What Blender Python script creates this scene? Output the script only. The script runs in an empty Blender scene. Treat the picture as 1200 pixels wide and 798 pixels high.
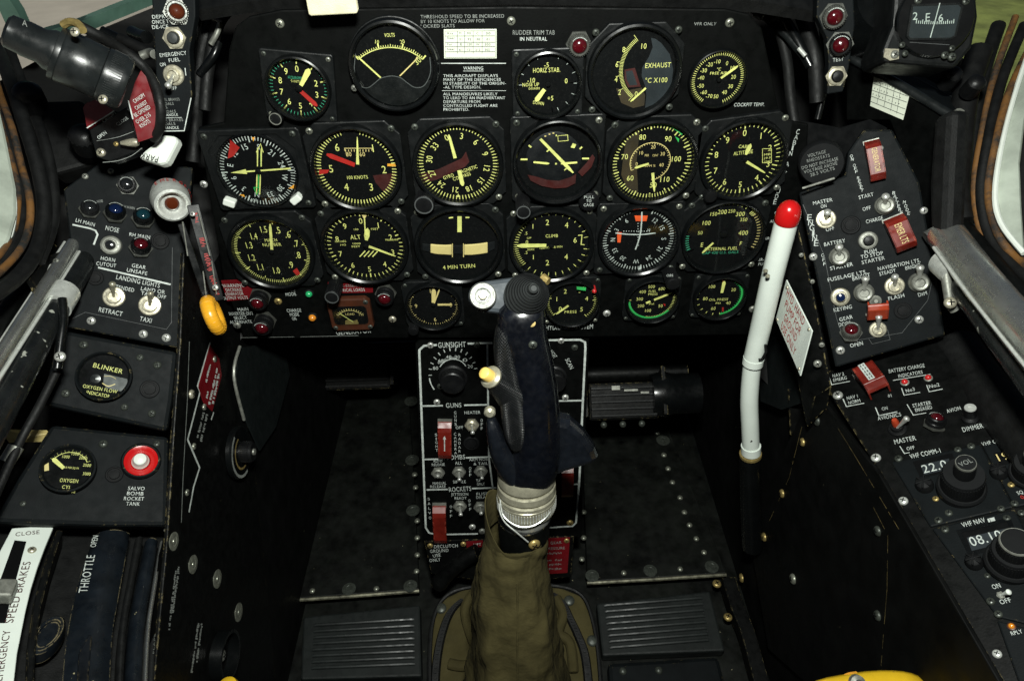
import bpy, bmesh, math, random
from mathutils import Vector as V, Matrix as Mx, Quaternion
random.seed(7)
PI = math.pi
sc = bpy.context.scene
C = sc.collection
# ------------------------------------------------------------------ camera: 24 mm lens, looking down into the cockpit
FP = 800.0                      # focal length in photograph pixels (1200 wide)
PITCH = math.radians(39.0); ROLL = math.radians(1.9)
FW = V((0, math.cos(PITCH), -math.sin(PITCH)))
R0 = V((1, 0, 0)); U0 = V((0, math.sin(PITCH), math.cos(PITCH)))
RT = R0*math.cos(ROLL) - U0*math.sin(ROLL)
UP = R0*math.sin(ROLL) + U0*math.cos(ROLL)
CAM = V((0, 0, 1.2))            # eye height above the ground of the cockpit model
def ray(px, py): return FW + RT*((px-600)/FP) + UP*((399-py)/FP)
def F(px, py, d): return CAM + ray(px, py)*d

cam_data = bpy.data.cameras.new('camera'); cam = bpy.data.objects.new('camera', cam_data); C.objects.link(cam)
cam_data.lens = 36.0*FP/1200.0; cam_data.sensor_width = 36; cam_data.clip_start = 0.01; cam_data.clip_end = 900
cam.matrix_world = Mx(((RT.x, UP.x, -FW.x, CAM.x), (RT.y, UP.y, -FW.y, CAM.y), (RT.z, UP.z, -FW.z, CAM.z), (0, 0, 0, 1)))
sc.camera = cam

# ------------------------------------------------------------------ materials
MATS = {}
def mat(name, c, rough=.5, metal=0., var=.25, scale=45, bump=0., bscale=500, spec=.5, chips=None, edge=None, coat=0., rvar=.12, emit=None, trans=0.):
    m = bpy.data.materials.new(name); m.use_nodes = True
    nt = m.node_tree; n = nt.nodes; l = nt.links
    b = n['Principled BSDF']
    geo = n.new('ShaderNodeNewGeometry')
    pos = geo.outputs['Position']
    nz = n.new('ShaderNodeTexNoise'); nz.inputs['Scale'].default_value = scale; nz.inputs['Detail'].default_value = 5; nz.inputs['Roughness'].default_value = .62
    l.new(pos, nz.inputs['Vector'])
    mix = n.new('ShaderNodeMix'); mix.data_type = 'RGBA'
    mr = n.new('ShaderNodeMapRange'); mr.inputs[1].default_value = .3; mr.inputs[2].default_value = .7
    l.new(nz.outputs['Fac'], mr.inputs[0]); l.new(mr.outputs[0], mix.inputs[0])
    mix.inputs[6].default_value = (*[x*(1-var) for x in c], 1); mix.inputs[7].default_value = (*[min(1, x*(1+var)) for x in c], 1)
    col = mix.outputs[2]
    b.inputs['Metallic'].default_value = metal
    b.inputs['Specular IOR Level'].default_value = spec
    b.inputs['Coat Weight'].default_value = coat; b.inputs['Coat Roughness'].default_value = .12
    if trans: b.inputs['Transmission Weight'].default_value = trans
    rr = n.new('ShaderNodeMapRange'); rr.inputs[3].default_value = max(.02, rough-rvar); rr.inputs[4].default_value = min(1, rough+rvar)
    nz2 = n.new('ShaderNodeTexNoise'); nz2.inputs['Scale'].default_value = scale*2.7; nz2.inputs['Detail'].default_value = 4
    l.new(pos, nz2.inputs['Vector']); l.new(nz2.outputs['Fac'], rr.inputs[0]); rr.inputs[1].default_value = .3; rr.inputs[2].default_value = .7
    l.new(rr.outputs[0], b.inputs['Roughness'])
    def thr(src, a, bb):
        t = n.new('ShaderNodeMapRange'); t.inputs[1].default_value = a; t.inputs[2].default_value = bb; l.new(src, t.inputs[0]); return t.outputs[0]
    if edge:                                  # paint worn off along the edges
        w, ec, hi = edge
        bv = n.new('ShaderNodeBevel'); bv.samples = 6; bv.inputs['Radius'].default_value = w
        dt = n.new('ShaderNodeVectorMath'); dt.operation = 'DOT_PRODUCT'
        l.new(bv.outputs[0], dt.inputs[0]); l.new(geo.outputs['Normal'], dt.inputs[1])
        e = thr(dt.outputs['Value'], .985, .90)
        en = n.new('ShaderNodeTexNoise'); en.inputs['Scale'].default_value = 140; en.inputs['Detail'].default_value = 6; en.inputs['Roughness'].default_value = .75
        l.new(pos, en.inputs['Vector'])
        e2 = thr(en.outputs['Fac'], hi, hi+.05)
        mu = n.new('ShaderNodeMath'); mu.operation = 'MULTIPLY'; l.new(e, mu.inputs[0]); l.new(e2, mu.inputs[1])
        mx = n.new('ShaderNodeMix'); mx.data_type = 'RGBA'; l.new(mu.outputs[0], mx.inputs[0]); l.new(col, mx.inputs[6]); mx.inputs[7].default_value = (*ec, 1)
        col = mx.outputs[2]
    if chips:                                 # small chips and flecks of dust
        cs, ct, cc = chips
        cn = n.new('ShaderNodeTexNoise'); cn.inputs['Scale'].default_value = cs; cn.inputs['Detail'].default_value = 3
        l.new(pos, cn.inputs['Vector'])
        k = thr(cn.outputs['Fac'], ct, ct+.015)
        mx = n.new('ShaderNodeMix'); mx.data_type = 'RGBA'; l.new(k, mx.inputs[0]); l.new(col, mx.inputs[6]); mx.inputs[7].default_value = (*cc, 1)
        col = mx.outputs[2]
    l.new(col, b.inputs['Base Color'])
    if bump:
        bn = n.new('ShaderNodeTexNoise'); bn.inputs['Scale'].default_value = bscale; bn.inputs['Detail'].default_value = 3
        l.new(pos, bn.inputs['Vector'])
        bp = n.new('ShaderNodeBump'); bp.inputs['Strength'].default_value = bump; bp.inputs['Distance'].default_value = .0008
        l.new(bn.outputs['Fac'], bp.inputs['Height']); l.new(bp.outputs[0], b.inputs['Normal'])
    if emit:
        b.inputs['Emission Color'].default_value = (*emit[0], 1); b.inputs['Emission Strength'].default_value = emit[1]
    MATS[name] = m
    return m
BRASS = (.27, .22, .10)
mat('panel_black', (.0013, .0016, .0015), .6, var=.35, bump=.12, spec=.10, chips=(420, .80, (.10, .10, .08)))
mat('console_black', (.0046, .0060, .0067), .60, var=.25, rvar=.05, bump=.15, bscale=900, spec=.10, edge=(.0016, BRASS, .57), chips=(300, .80, (.25, .22, .1)))
mat('worn_black', (.0022, .0025, .0024), .5, var=.4, bump=.15, spec=.16, edge=(.0022, BRASS, .52), chips=(180, .775, (.30, .27, .14)))
mat('wall_black', (.0016, .0018, .0017), .6, var=.6, scale=14, bump=.2, bscale=160, spec=.16, chips=(210, .775, (.2, .19, .12)))
mat('floor_black', (.0050, .0058, .0048), .52, var=.85, scale=28, bump=.25, bscale=120, spec=.25, chips=(170, .745, (.30, .28, .17)))
mat('case_black', (.0044, .0052, .0054), .46, var=.25, bump=.15, bscale=1200, spec=.26, edge=(.0010, (.07, .07, .065), .56))
mat('bezel_black', (.0032, .0038, .0040), .26, var=.25, rvar=.06, bump=.03, bscale=1500, spec=.42)
mat('dial_black', (.0013, .0016, .0019), .8, var=.25, spec=.12)
mat('dial_sphere', (.006, .0068, .008), .5, var=.2, spec=.3)
mat('knob_black', (.0055, .0058, .0062), .4, var=.3, bump=.2, bscale=900, spec=.28)
mat('rubber_black', (.0042, .0045, .0045), .6, var=.4, bump=.3, bscale=700, spec=.3)
mat('lume_yellow', (.66, .66, .20), .6, var=.22, scale=130)
mat('cream_bar', (.62, .50, .20), .55, var=.12)
mat('white_ink', (.47, .51, .48), .6, var=.32, scale=170)
mat('dim_ink', (.20, .215, .20), .6, var=.35, scale=160)
mat('grey_ink', (.06, .065, .065), .6, var=.3)
mat('green_ink', (.03, .42, .09), .6)
mat('teal_ink', (.04, .30, .17), .6)
mat('red_ink', (.36, .014, .010), .55)
mat('dark_red_ink', (.040, .0035, .0028), .6, var=.3)  # speed brake lettering, and red reflections painted on dial faces
mat('flag_orange', (.72, .09, .02), .55)
mat('brown_ink', (.028, .018, .005), .7, var=.4)  # small print, and brown glass tints painted on dial faces
mat('slate_ink', (.019, .024, .028), .65, var=.25, spec=.2)
mat('lining_grey', (.0055, .0078, .0078), .75, var=.3, spec=.12, bump=.15, bscale=300)
mat('orange_ink', (.75, .33, .03), .55)
mat('paint_white', (.70, .76, .70), .32, var=.06, scale=25, bump=.04, chips=(85, .735, (.03, .025, .02)), coat=.25)
mat('white_plastic', (.70, .74, .68), .35, var=.06)
mat('paper', (.66, .70, .58), .75, var=.12, scale=30)
mat('knob_red', (.46, .008, .008), .16, var=.08, coat=.5)
mat('placard_red', (.13, .005, .008), .35, var=.2, coat=.15)
mat('guard_red', (.15, .012, .007), .33, var=.35, chips=(130, .74, (.05, .012, .01)), edge=(.0008, (.32, .05, .03), .5), coat=.2)
mat('guard_orange', (.34, .040, .014), .3, var=.2, coat=.2)
mat('lens_red', (.055, .0025, .005), .08, coat=.8)
mat('lens_bright_red', (.50, .020, .02), .15, coat=.6)
mat('lens_amber', (.30, .07, .01), .15, coat=.5)
mat('lens_brown', (.06, .012, .004), .15, coat=.5)
mat('lens_blue', (.004, .011, .045), .1, coat=.6)
mat('lens_teal', (.004, .022, .030), .1, coat=.6)
mat('lens_green', (.02, .34, .12), .2, coat=.5)
mat('lens_orange', (.62, .22, .02), .2, coat=.5)
mat('lens_black', (.01, .011, .012), .12, coat=.5)
mat('steel', (.56, .57, .53), .34, .55, var=.2, scale=160)
mat('bright_steel', (.62, .64, .60), .36, .45, var=.15, scale=200)
mat('dull_steel', (.24, .245, .215), .48, .5, var=.35, scale=160)
mat('nickel', (.50, .47, .36), .34, .6, var=.2, scale=200)
mat('brass', (.40, .30, .11), .42, .6, var=.3, scale=200)
mat('cream_metal', (.42, .40, .30), .34, .55, var=.25, scale=110)
mat('rail_metal', (.74, .75, .71), .27, .93, var=.10, rvar=.06, scale=35)
mat('lamp_ring', (.085, .088, .078), .45, .5, var=.3, scale=200)
mat('chipped_tube', (.0075, .0085, .0088), .26, var=.4, bump=.08, spec=.45, chips=(75, .66, (.30, .31, .27)))
mat('cap_black', (.0065, .007, .0075), .62, var=.25, rvar=.04, spec=.13)
mat('ring_steel', (.25, .255, .235), .5, .3, var=.15, scale=200)
mat('edge_brass', (.16, .12, .045), .6, .2, var=.95, scale=260)
mat('rivet_grey', (.26, .27, .22), .35, .6, var=.4, scale=200)
mat('washer_grey', (.055, .062, .052), .42, .4, var=.4, scale=200)
mat('grip_blue_lit', (.0055, .0068, .0095), .30, var=.35, scale=70, coat=.6, bump=.04, bscale=300)  # lighter copy of the grip blue, puts its edge highlights into the colour
mat('grip_blue', (.0028, .0034, .0054), .30, var=.4, scale=70, coat=.7, bump=.05, bscale=300, chips=(420, .80, (.04, .04, .04)))
mat('grip_hat', (.030, .033, .033), .5, var=.2, bump=.1, spec=.3)
mat('head_grey', (.042, .050, .058), .55, var=.25, spec=.25)
mat('brown_case', (.055, .017, .008), .4, var=.3)
mat('yellow_paint', (.74, .47, .02), .3, var=.12, coat=.2, chips=(110, .70, (.05, .04, .03)))
mat('button_yellow', (.80, .55, .14), .35, var=.1)
mat('orange_ring', (.72, .34, .018), .30, var=.15, coat=.3)
mat('lamp_body', (.0095, .0112, .0115), .30, var=.35, bump=.06, spec=.45, chips=(160, .77, (.2, .2, .18)))
mat('teal_frame', (.055, .11, .085), .5, var=.2)
mat('pale_skin', (.36, .40, .34), .45, var=.3, scale=24, bump=.2, bscale=120)
mat('webbing', (.62, .58, .40), .85, var=.2, bump=.6, bscale=900)
mat('worn_blue', (.0036, .0048, .0066), .45, var=.4, bump=.15, spec=.2, edge=(.0009, (.16, .13, .07), .48), chips=(140, .775, (.30, .28, .17)))
mat('ground_concrete', (.43, .41, .35), .85, var=.12, scale=1.6, bump=.2, bscale=40)
mat('grass_green', (.16, .20, .05), .9, var=.5, scale=2)
mat('map_yellow', (.60, .52, .14), .6); mat('map_green', (.05, .25, .10), .6); mat('map_red', (.20, .01, .02), .5)

def rust():
    m = mat('rusty_seal', (.012, .012, .011), .7, var=.5, bump=.5, bscale=220)
    n = m.node_tree.nodes; l = m.node_tree.links; b = n['Principled BSDF']
    src = b.inputs['Base Color'].links[0].from_socket
    g = n.new('ShaderNodeNewGeometry'); nz = n.new('ShaderNodeTexNoise'); nz.inputs['Scale'].default_value = 30; nz.inputs['Detail'].default_value = 8; nz.inputs['Roughness'].default_value = .7
    l.new(g.outputs['Position'], nz.inputs['Vector'])
    r = n.new('ShaderNodeMapRange'); r.inputs[1].default_value = .40; r.inputs[2].default_value = .56; l.new(nz.outputs['Fac'], r.inputs[0])
    mx = n.new('ShaderNodeMix'); mx.data_type = 'RGBA'; l.new(r.outputs[0], mx.inputs[0]); l.new(src, mx.inputs[6]); mx.inputs[7].default_value = (.15, .066, .014, 1)
    l.new(mx.outputs[2], b.inputs['Base Color'])
rust()
def canvas():
    m = mat('canvas_olive', (.056, .047, .0185), .92, var=.35, scale=16, spec=.15)
    n = m.node_tree.nodes; l = m.node_tree.links; b = n['Principled BSDF']
    g = n.new('ShaderNodeTexCoord'); hs = []
    for d in ('X', 'Z'):
        w = n.new('ShaderNodeTexWave'); w.bands_direction = d; w.inputs['Scale'].default_value = 420; w.inputs['Distortion'].default_value = .6
        l.new(g.outputs['Object'], w.inputs['Vector']); hs.append(w.outputs['Fac'])
    a = n.new('ShaderNodeMath'); a.operation = 'ADD'; l.new(hs[0], a.inputs[0]); l.new(hs[1], a.inputs[1])
    nz = n.new('ShaderNodeTexNoise'); nz.inputs['Scale'].default_value = 34; nz.inputs['Detail'].default_value = 4; l.new(g.outputs['Object'], nz.inputs['Vector'])
    b1 = n.new('ShaderNodeBump'); b1.inputs['Strength'].default_value = .7; b1.inputs['Distance'].default_value = .006; l.new(nz.outputs['Fac'], b1.inputs['Height'])
    b2 = n.new('ShaderNodeBump'); b2.inputs['Strength'].default_value = .10; b2.inputs['Distance'].default_value = .0006; l.new(a.outputs[0], b2.inputs['Height']); l.new(b1.outputs[0], b2.inputs['Normal'])
    l.new(b2.outputs[0], b.inputs['Normal'])
canvas()
def glass():
    m = bpy.data.materials.new('dial_glass'); m.use_nodes = True; n = m.node_tree.nodes; l = m.node_tree.links
    n.remove(n['Principled BSDF']); out = n['Material Output']
    t = n.new('ShaderNodeBsdfTransparent'); t.inputs[0].default_value = (.95, .97, .96, 1)
    g = n.new('ShaderNodeBsdfGlossy'); g.inputs['Roughness'].default_value = .04
    f = n.new('ShaderNodeFresnel'); f.inputs[0].default_value = 1.45
    nz = n.new('ShaderNodeTexNoise'); nz.inputs['Scale'].default_value = 90; geo = n.new('ShaderNodeNewGeometry'); l.new(geo.outputs['Position'], nz.inputs['Vector'])
    r = n.new('ShaderNodeMapRange'); r.inputs[3].default_value = .02; r.inputs[4].default_value = .08; l.new(nz.outputs['Fac'], r.inputs[0]); l.new(r.outputs[0], g.inputs['Roughness'])
    mx = n.new('ShaderNodeMixShader'); bk = n.new('ShaderNodeMath'); bk.operation = 'SUBTRACT'; bk.inputs[0].default_value = 1; l.new(geo.outputs['Backfacing'], bk.inputs[1]); ml = n.new('ShaderNodeMath'); ml.operation = 'MULTIPLY'; l.new(f.outputs[0], ml.inputs[0]); l.new(bk.outputs[0], ml.inputs[1]); l.new(ml.outputs[0], mx.inputs[0]); l.new(t.outputs[0], mx.inputs[1]); l.new(g.outputs[0], mx.inputs[2]); df = n.new('ShaderNodeBsdfDiffuse'); df.inputs[0].default_value = (.5, .5, .45, 1); dn = n.new('ShaderNodeTexNoise'); dn.inputs['Scale'].default_value = 420; dn.inputs['Detail'].default_value = 4; l.new(geo.outputs['Position'], dn.inputs['Vector']); dr = n.new('ShaderNodeMapRange'); dr.inputs[1].default_value = .45; dr.inputs[2].default_value = .85; dr.inputs[1].default_value = .52; dr.inputs[3].default_value = .0004; dr.inputs[4].default_value = .010; l.new(dn.outputs['Fac'], dr.inputs[0]); m2 = n.new('ShaderNodeMixShader'); l.new(dr.outputs[0], m2.inputs[0]); l.new(mx.outputs[0], m2.inputs[1]); l.new(df.outputs[0], m2.inputs[2]); l.new(m2.outputs[0], out.inputs[0])
    MATS['dial_glass'] = m
glass()

# ------------------------------------------------------------------ lettering: outlines of the built-in font
GL = {}
def glyph(ch):
    if ch in GL: return GL[ch]
    def mk(s):
        c = bpy.data.curves.new('t', 'FONT'); c.body = s; c.size = 1; c.resolution_u = 3; c.fill_mode = 'FRONT'; c.offset = .001
        o = bpy.data.objects.new('t', c); C.objects.link(o)
        dg = bpy.context.evaluated_depsgraph_get(); e = o.evaluated_get(dg); me = e.to_mesh()
        vs = [(v.co.x, v.co.y) for v in me.vertices]; fs = [tuple(p.vertices) for p in me.polygons]
        e.to_mesh_clear(); bpy.data.objects.remove(o); bpy.data.curves.remove(c)
        return vs, fs
    if 'bar' not in GL:
        vb, _ = mk('|'); GL['bar'] = max(v[0] for v in vb)
        vh, _ = mk('H'); GL['cap'] = max(v[1] for v in vh)
    if ch == ' ': GL[ch] = ([], [], .36/1.0); return GL[ch]
    vs, fs = mk(ch); va, _ = mk(ch+'|')
    k = 1/GL['cap']
    GL[ch] = ([(x*k, y*k) for x, y in vs], fs, (max(v[0] for v in va)-GL['bar'])*k)
    return GL[ch]
def text_width(s, track=0.06):
    return sum(glyph(c)[2]+track for c in s)-track

# ------------------------------------------------------------------ mesh builder
class MB:
    def __init__(s): s.v = []; s.f = []; s.sm = []
    def add(s, vs, fs, smooth=False, M=None):
        o = len(s.v)
        s.v += [(M @ V(p)) if M is not None else V(p) for p in vs]
        s.f += [tuple(i+o for i in f) for f in fs]; s.sm += [smooth]*len(fs)
        return s
    def box(s, c, d, M=None):
        x, y, z = c; a, b, h = d[0]/2, d[1]/2, d[2]/2
        vs = [(x+i*a, y+j*b, z+k*h) for k in (-1, 1) for j in (-1, 1) for i in (-1, 1)]
        return s.add(vs, [(0, 2, 3, 1), (4, 5, 7, 6), (0, 1, 5, 4), (2, 6, 7, 3), (0, 4, 6, 2), (1, 3, 7, 5)], False, M)
    def lathe(s, prof, n=32, M=None, closed=False):
        vs = []; fs = []; m = len(prof)
        for i in range(n):
            a = 2*PI*i/n
            vs += [(r*math.cos(a), r*math.sin(a), z) for r, z in prof]
        for i in range(n):
            j = (i+1) % n
            for k in range(m if closed else m-1):
                k2 = (k+1) % m
                fs.append((i*m+k, j*m+k, j*m+k2, i*m+k2))
        if not closed:
            if prof[0][0] > 1e-9: fs.append(tuple(i*m for i in range(n-1, -1, -1)))
            if prof[-1][0] > 1e-9: fs.append(tuple(i*m+m-1 for i in range(n)))
        return s.add(vs, fs, True, M)
    def disc(s, r, z, n=48, M=None, c=(0, 0)):
        return s.add([(c[0]+r*math.cos(2*PI*i/n), c[1]+r*math.sin(2*PI*i/n), z) for i in range(n)], [tuple(range(n))], False, M)
    def poly(s, pts, z=0., M=None):
        ar = sum(pts[i][0]*pts[(i+1) % len(pts)][1]-pts[(i+1) % len(pts)][0]*pts[i][1] for i in range(len(pts)))
        if ar < 0: pts = pts[::-1]
        return s.add([(x, y, z) for x, y in pts], [tuple(range(len(pts)))], False, M)
    def prism(s, pts, z0, z1, M=None):
        ar = sum(pts[i][0]*pts[(i+1) % len(pts)][1]-pts[(i+1) % len(pts)][0]*pts[i][1] for i in range(len(pts)))
        if ar < 0: pts = pts[::-1]
        n = len(pts)
        vs = [(x, y, z0) for x, y in pts]+[(x, y, z1) for x, y in pts]
        fs = [tuple(range(n-1, -1, -1)), tuple(range(n, 2*n))]+[(i, (i+1) % n, n+(i+1) % n, n+i) for i in range(n)]
        return s.add(vs, fs, False, M)
    def stroke(s, pts, w, z=0., M=None, closed=False):
        P = [V((p[0], p[1])) for p in pts]; n = len(P); L = []; Rr = []
        for i in range(n):
            a = P[i-1] if (i > 0 or closed) else None; b = P[(i+1) % n] if (i < n-1 or closed) else None
            d1 = (P[i]-a).normalized() if a is not None else None; d2 = (b-P[i]).normalized() if b is not None else None
            if d1 is None: d1 = d2
            if d2 is None: d2 = d1
            t = (d1+d2)
            t = t.normalized() if t.length > 1e-6 else d1
            nn = V((-t.y, t.x)); k = min(1.8, 1/max(.3, nn.dot(V((-d1.y, d1.x)))))
            L.append(P[i]+nn*w/2*k); Rr.append(P[i]-nn*w/2*k)
        vs = [(p.x, p.y, z) for p in L]+[(p.x, p.y, z) for p in Rr]
        m = n if closed else n-1
        return s.add(vs, [(i, n+i, n+(i+1) % n, (i+1) % n) for i in range(m)], False, M)
    def tube(s, pts, r, n=12, M=None, caps=True):
        P = [V(p) for p in pts]; m = len(P); vs = []; fs = []
        rs = r if isinstance(r, (list, tuple)) else [r]*m
        t0 = (P[1]-P[0]).normalized(); nrm = t0.orthogonal().normalized()
        for i in range(m):
            t = ((P[min(i+1, m-1)]-P[max(i-1, 0)])).normalized()
            nrm = (nrm - t*nrm.dot(t)).normalized(); b = t.cross(nrm)
            for k in range(n):
                a = 2*PI*k/n; vs.append(P[i]+(nrm*math.cos(a)+b*math.sin(a))*rs[i])
        for i in range(m-1):
            for k in range(n):
                k2 = (k+1) % n; fs.append((i*n+k, i*n+k2, (i+1)*n+k2, (i+1)*n+k))
        if caps: fs += [tuple(range(n-1, -1, -1)), tuple((m-1)*n+k for k in range(n))]
        return s.add(vs, fs, True, M)
    def loft(s, rings, caps=True, M=None):
        n = len(rings[0]); vs = [p for r in rings for p in r]; fs = []
        for i in range(len(rings)-1):
            for k in range(n):
                k2 = (k+1) % n; fs.append((i*n+k, i*n+k2, (i+1)*n+k2, (i+1)*n+k))
        if caps: fs += [tuple(range(n-1, -1, -1)), tuple((len(rings)-1)*n+k for k in range(n))]
        return s.add(vs, fs, True, M)
    def text(s, st, p, h, w=None, ang=0., z=0., align='C', slant=0., track=.06):
        """text with cap height h; w = total width; p = baseline anchor"""
        tw = text_width(st, track)
        if tw <= 0: return s
        kx = (w/tw) if w else h*.85
        x0 = {'C': -tw/2, 'L': 0, 'R': -tw}[align]
        ca, sa = math.cos(ang), math.sin(ang)
        x = x0
        for ch in st:
            vs, fs, adv = glyph(ch)
            o = []
            for gx, gy in vs:
                X = (x+gx)*kx+slant*gy*h; Y = gy*h
                o.append((p[0]+X*ca-Y*sa, p[1]+X*sa+Y*ca, z))
            if o: s.add(o, fs)
            x += adv+track
        return s
    def mesh(s, name, m, sharp=35, bevel=0):
        me = bpy.data.meshes.new(name)
        me.from_pydata([tuple(p) for p in s.v], [], s.f)
        me.polygons.foreach_set('use_smooth', s.sm)
        if any(s.sm): me.set_sharp_from_angle(angle=math.radians(sharp))
        me.materials.append(MATS[m]); me.update()
        return me
    def build(s, name, m, parent=None, bevel=0, sub=0, sharp=35):
        if not s.f: return None
        o = bpy.data.objects.new(name, s.mesh(name, m, sharp)); C.objects.link(o)
        if parent is not None: o.parent = parent
        if bevel:
            b = o.modifiers.new('bevel', 'BEVEL'); b.width = bevel; b.segments = 2; b.limit_method = 'ANGLE'; b.angle_limit = math.radians(40)
        if sub:
            q = o.modifiers.new('sub', 'SUBSURF'); q.levels = sub; q.render_levels = sub
        return o
def tag(o, label=None, cat=None, group=None, kind=None):
    if label: o['label'] = label
    if cat: o['category'] = cat
    if group: o['group'] = group
    if kind: o['kind'] = kind
    return o
def thing(name, label, cat, M=None, group=None):
    o = bpy.data.objects.new(name, None); C.objects.link(o); o.empty_display_size = .02
    if M is not None: o.matrix_world = M
    return tag(o, label, cat, group)
CACHE = {}
def part(root, name, key, make, m, scale=None, loc=None, quat=None, sharp=35):
    k = (key, m)
    if k not in CACHE:
        b = MB(); make(b); CACHE[k] = b.mesh(name, m, sharp)
    o = bpy.data.objects.new(name, CACHE[k]); C.objects.link(o); o.parent = root
    if scale is not None: o.scale = scale if not isinstance(scale, (int, float)) else (scale,)*3
    if loc is not None: o.location = loc
    if quat is not None: o.rotation_mode = 'QUATERNION'; o.rotation_quaternion = quat
    return o

# ------------------------------------------------------------------ planes the cockpit is made of
class Pl:
    def __init__(s, o, n, u=(1, 0, 0)):
        s.o = V(o); s.n = V(n).normalized()
        if s.n.dot(CAM-s.o) < 0: s.n = -s.n
        u = V(u); s.u = (u-s.n*u.dot(s.n)).normalized(); s.v = s.n.cross(s.u)
    @staticmethod
    def three(a, b, c, u=(1, 0, 0)):
        A, B, D = F(*a), F(*b), F(*c)
        return Pl(A, (B-A).cross(D-A), u)
    def hit(s, px, py, lift=0.):
        d = ray(px, py); t = (s.o+s.n*lift-CAM).dot(s.n)/d.dot(s.n)
        return CAM+d*t
    def sx(s, px, py): return (s.hit(px+1, py)-s.hit(px-1, py)).length/2
    def sy(s, px, py): return (s.hit(px, py+1)-s.hit(px, py-1)).length/2
    def M(s, px, py, rot=0., lift=0.):
        p = s.hit(px, py, lift); a = math.radians(rot)
        u = s.u*math.cos(a)+s.v*math.sin(a); v = s.n.cross(u)
        return Mx(((u.x, v.x, s.n.x, p.x), (u.y, v.y, s.n.y, p.y), (u.z, v.z, s.n.z, p.z), (0, 0, 0, 1)))

SCREW = {}
def mk_screw(b):      # pan head with a cross slot
    b.lathe([(1, 0), (1, .18), (.86, .42), (.55, .58), (.0, .62)], 20)
def mk_slot(b):
    b.box((0, 0, .60), (1.1, .2, .1)); b.box((0, 0, .595), (.2, 1.1, .1))
def screw(root, loc, r, m='dull_steel', rot=None, normal=None):
    q = Quaternion((0, 0, 1), random.random()*3 if rot is None else rot)
    if normal is not None: q = V((0, 0, 1)).rotation_difference(normal) @ q
    o = part(root, 'screw', 'screw', mk_screw, m, r, loc, q)
    part(o, 'slot', 'slot', mk_slot, 'dial_black')
    return o
def mk_rivet(b): b.lathe([(1, 0), (.92, .3), (.6, .58), (0, .68)], 14)
def mk_washer(b): b.lathe([(1, 0), (1, .1), (.55, .16), (.5, .1), (.3, .12), (.27, .24), (0, .26)], 22)

class Panel:
    def __init__(s, name, label, cat, pl, px, mat_='console_black', thick=.004, bevel=.0012, part_name='plate'):
        s.pl = pl
        cx = sum(p[0] for p in px)/len(px); cy = sum(p[1] for p in px)/len(px)
        s.Mt = pl.M(cx, cy); s.Mi = s.Mt.inverted()
        s.root = thing(name, label, cat, s.Mt)
        b = MB(); b.prism([s.L(*p) for p in px], -thick, 0); b.build(part_name, mat_, s.root, bevel=bevel)
        s.mb = {}; s.last = {}; s.blk = {}
    def L(s, px, py, lift=0.):
        q = s.Mi @ s.pl.hit(px, py, lift); return (q.x, q.y)
    def m(s, col):
        return s.mb.setdefault(col, MB())
    def lab(s, st, x0, y0, x1, y1, h=6, col='white_ink', z=.0004, slant=0.):
        lx, ly = s.last.get(col, ((x0, y0), (x0, y0)))[0]
        p0 = s.last.get(col, ((x0, y0), (x1, y1)))
        if min(math.hypot(x0-q[0], y0-q[1]) for q in p0) > 26: s.blk[col] = s.blk.get(col, 0)+1
        s.last[col] = ((x0, y0), (x1, y1))
        col_ = (col, s.blk.get(col, 0))
        a = V(s.L(x0, y0)); b = V(s.L(x1, y1)); d = b-a
        if h <= 5: h *= .86
        hh = h*s.pl.sy((x0+x1)/2, (y0+y1)/2)
        # height measured perpendicular to the baseline
        s.mb.setdefault(col_, MB()).text(st, a, hh, d.length, math.atan2(d.y, d.x), z, 'L', slant)
    def labv(s, st, x0, y0, x1, y1, h=5.5, w=4.5, col='white_ink'):   # letters stacked downwards
        n = len(st)
        for i, ch in enumerate(st):
            if ch == ' ': continue
            t = i/(n-1); x = x0+(x1-x0)*t; y = y0+(y1-y0)*t
            s.lab(ch, x-w/2, y+h/2, x+w/2, y+h/2, h, col)
    def line(s, pts, wpx=2, col='white_ink', z=.0004, closed=False):
        q = [s.L(*p) for p in pts]; s.m(col).stroke(q, wpx*s.pl.sx(*pts[0]), z, closed=closed)
    def fill(s, pts, col, z=.0003):
        s.m(col).poly([s.L(*p) for p in pts], z)
    def screw(s, px, py, rpx, m='dull_steel'):
        x, y = s.L(px, py); return screw(s.root, (x, y, 0), rpx*min(s.pl.sx(px, py), s.pl.sy(px, py)), m)
    def done(s):
        for c, b in s.mb.items():
            if isinstance(c, tuple): b.build('lettering', c[0], s.root); continue
            b.build({'white_ink': 'white_lines', 'dim_ink': 'faded_lines', 'red_ink': 'red_lines'}.get(c, c.replace('_ink', '')+'_marking'), c, s.root)
        return s

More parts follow.
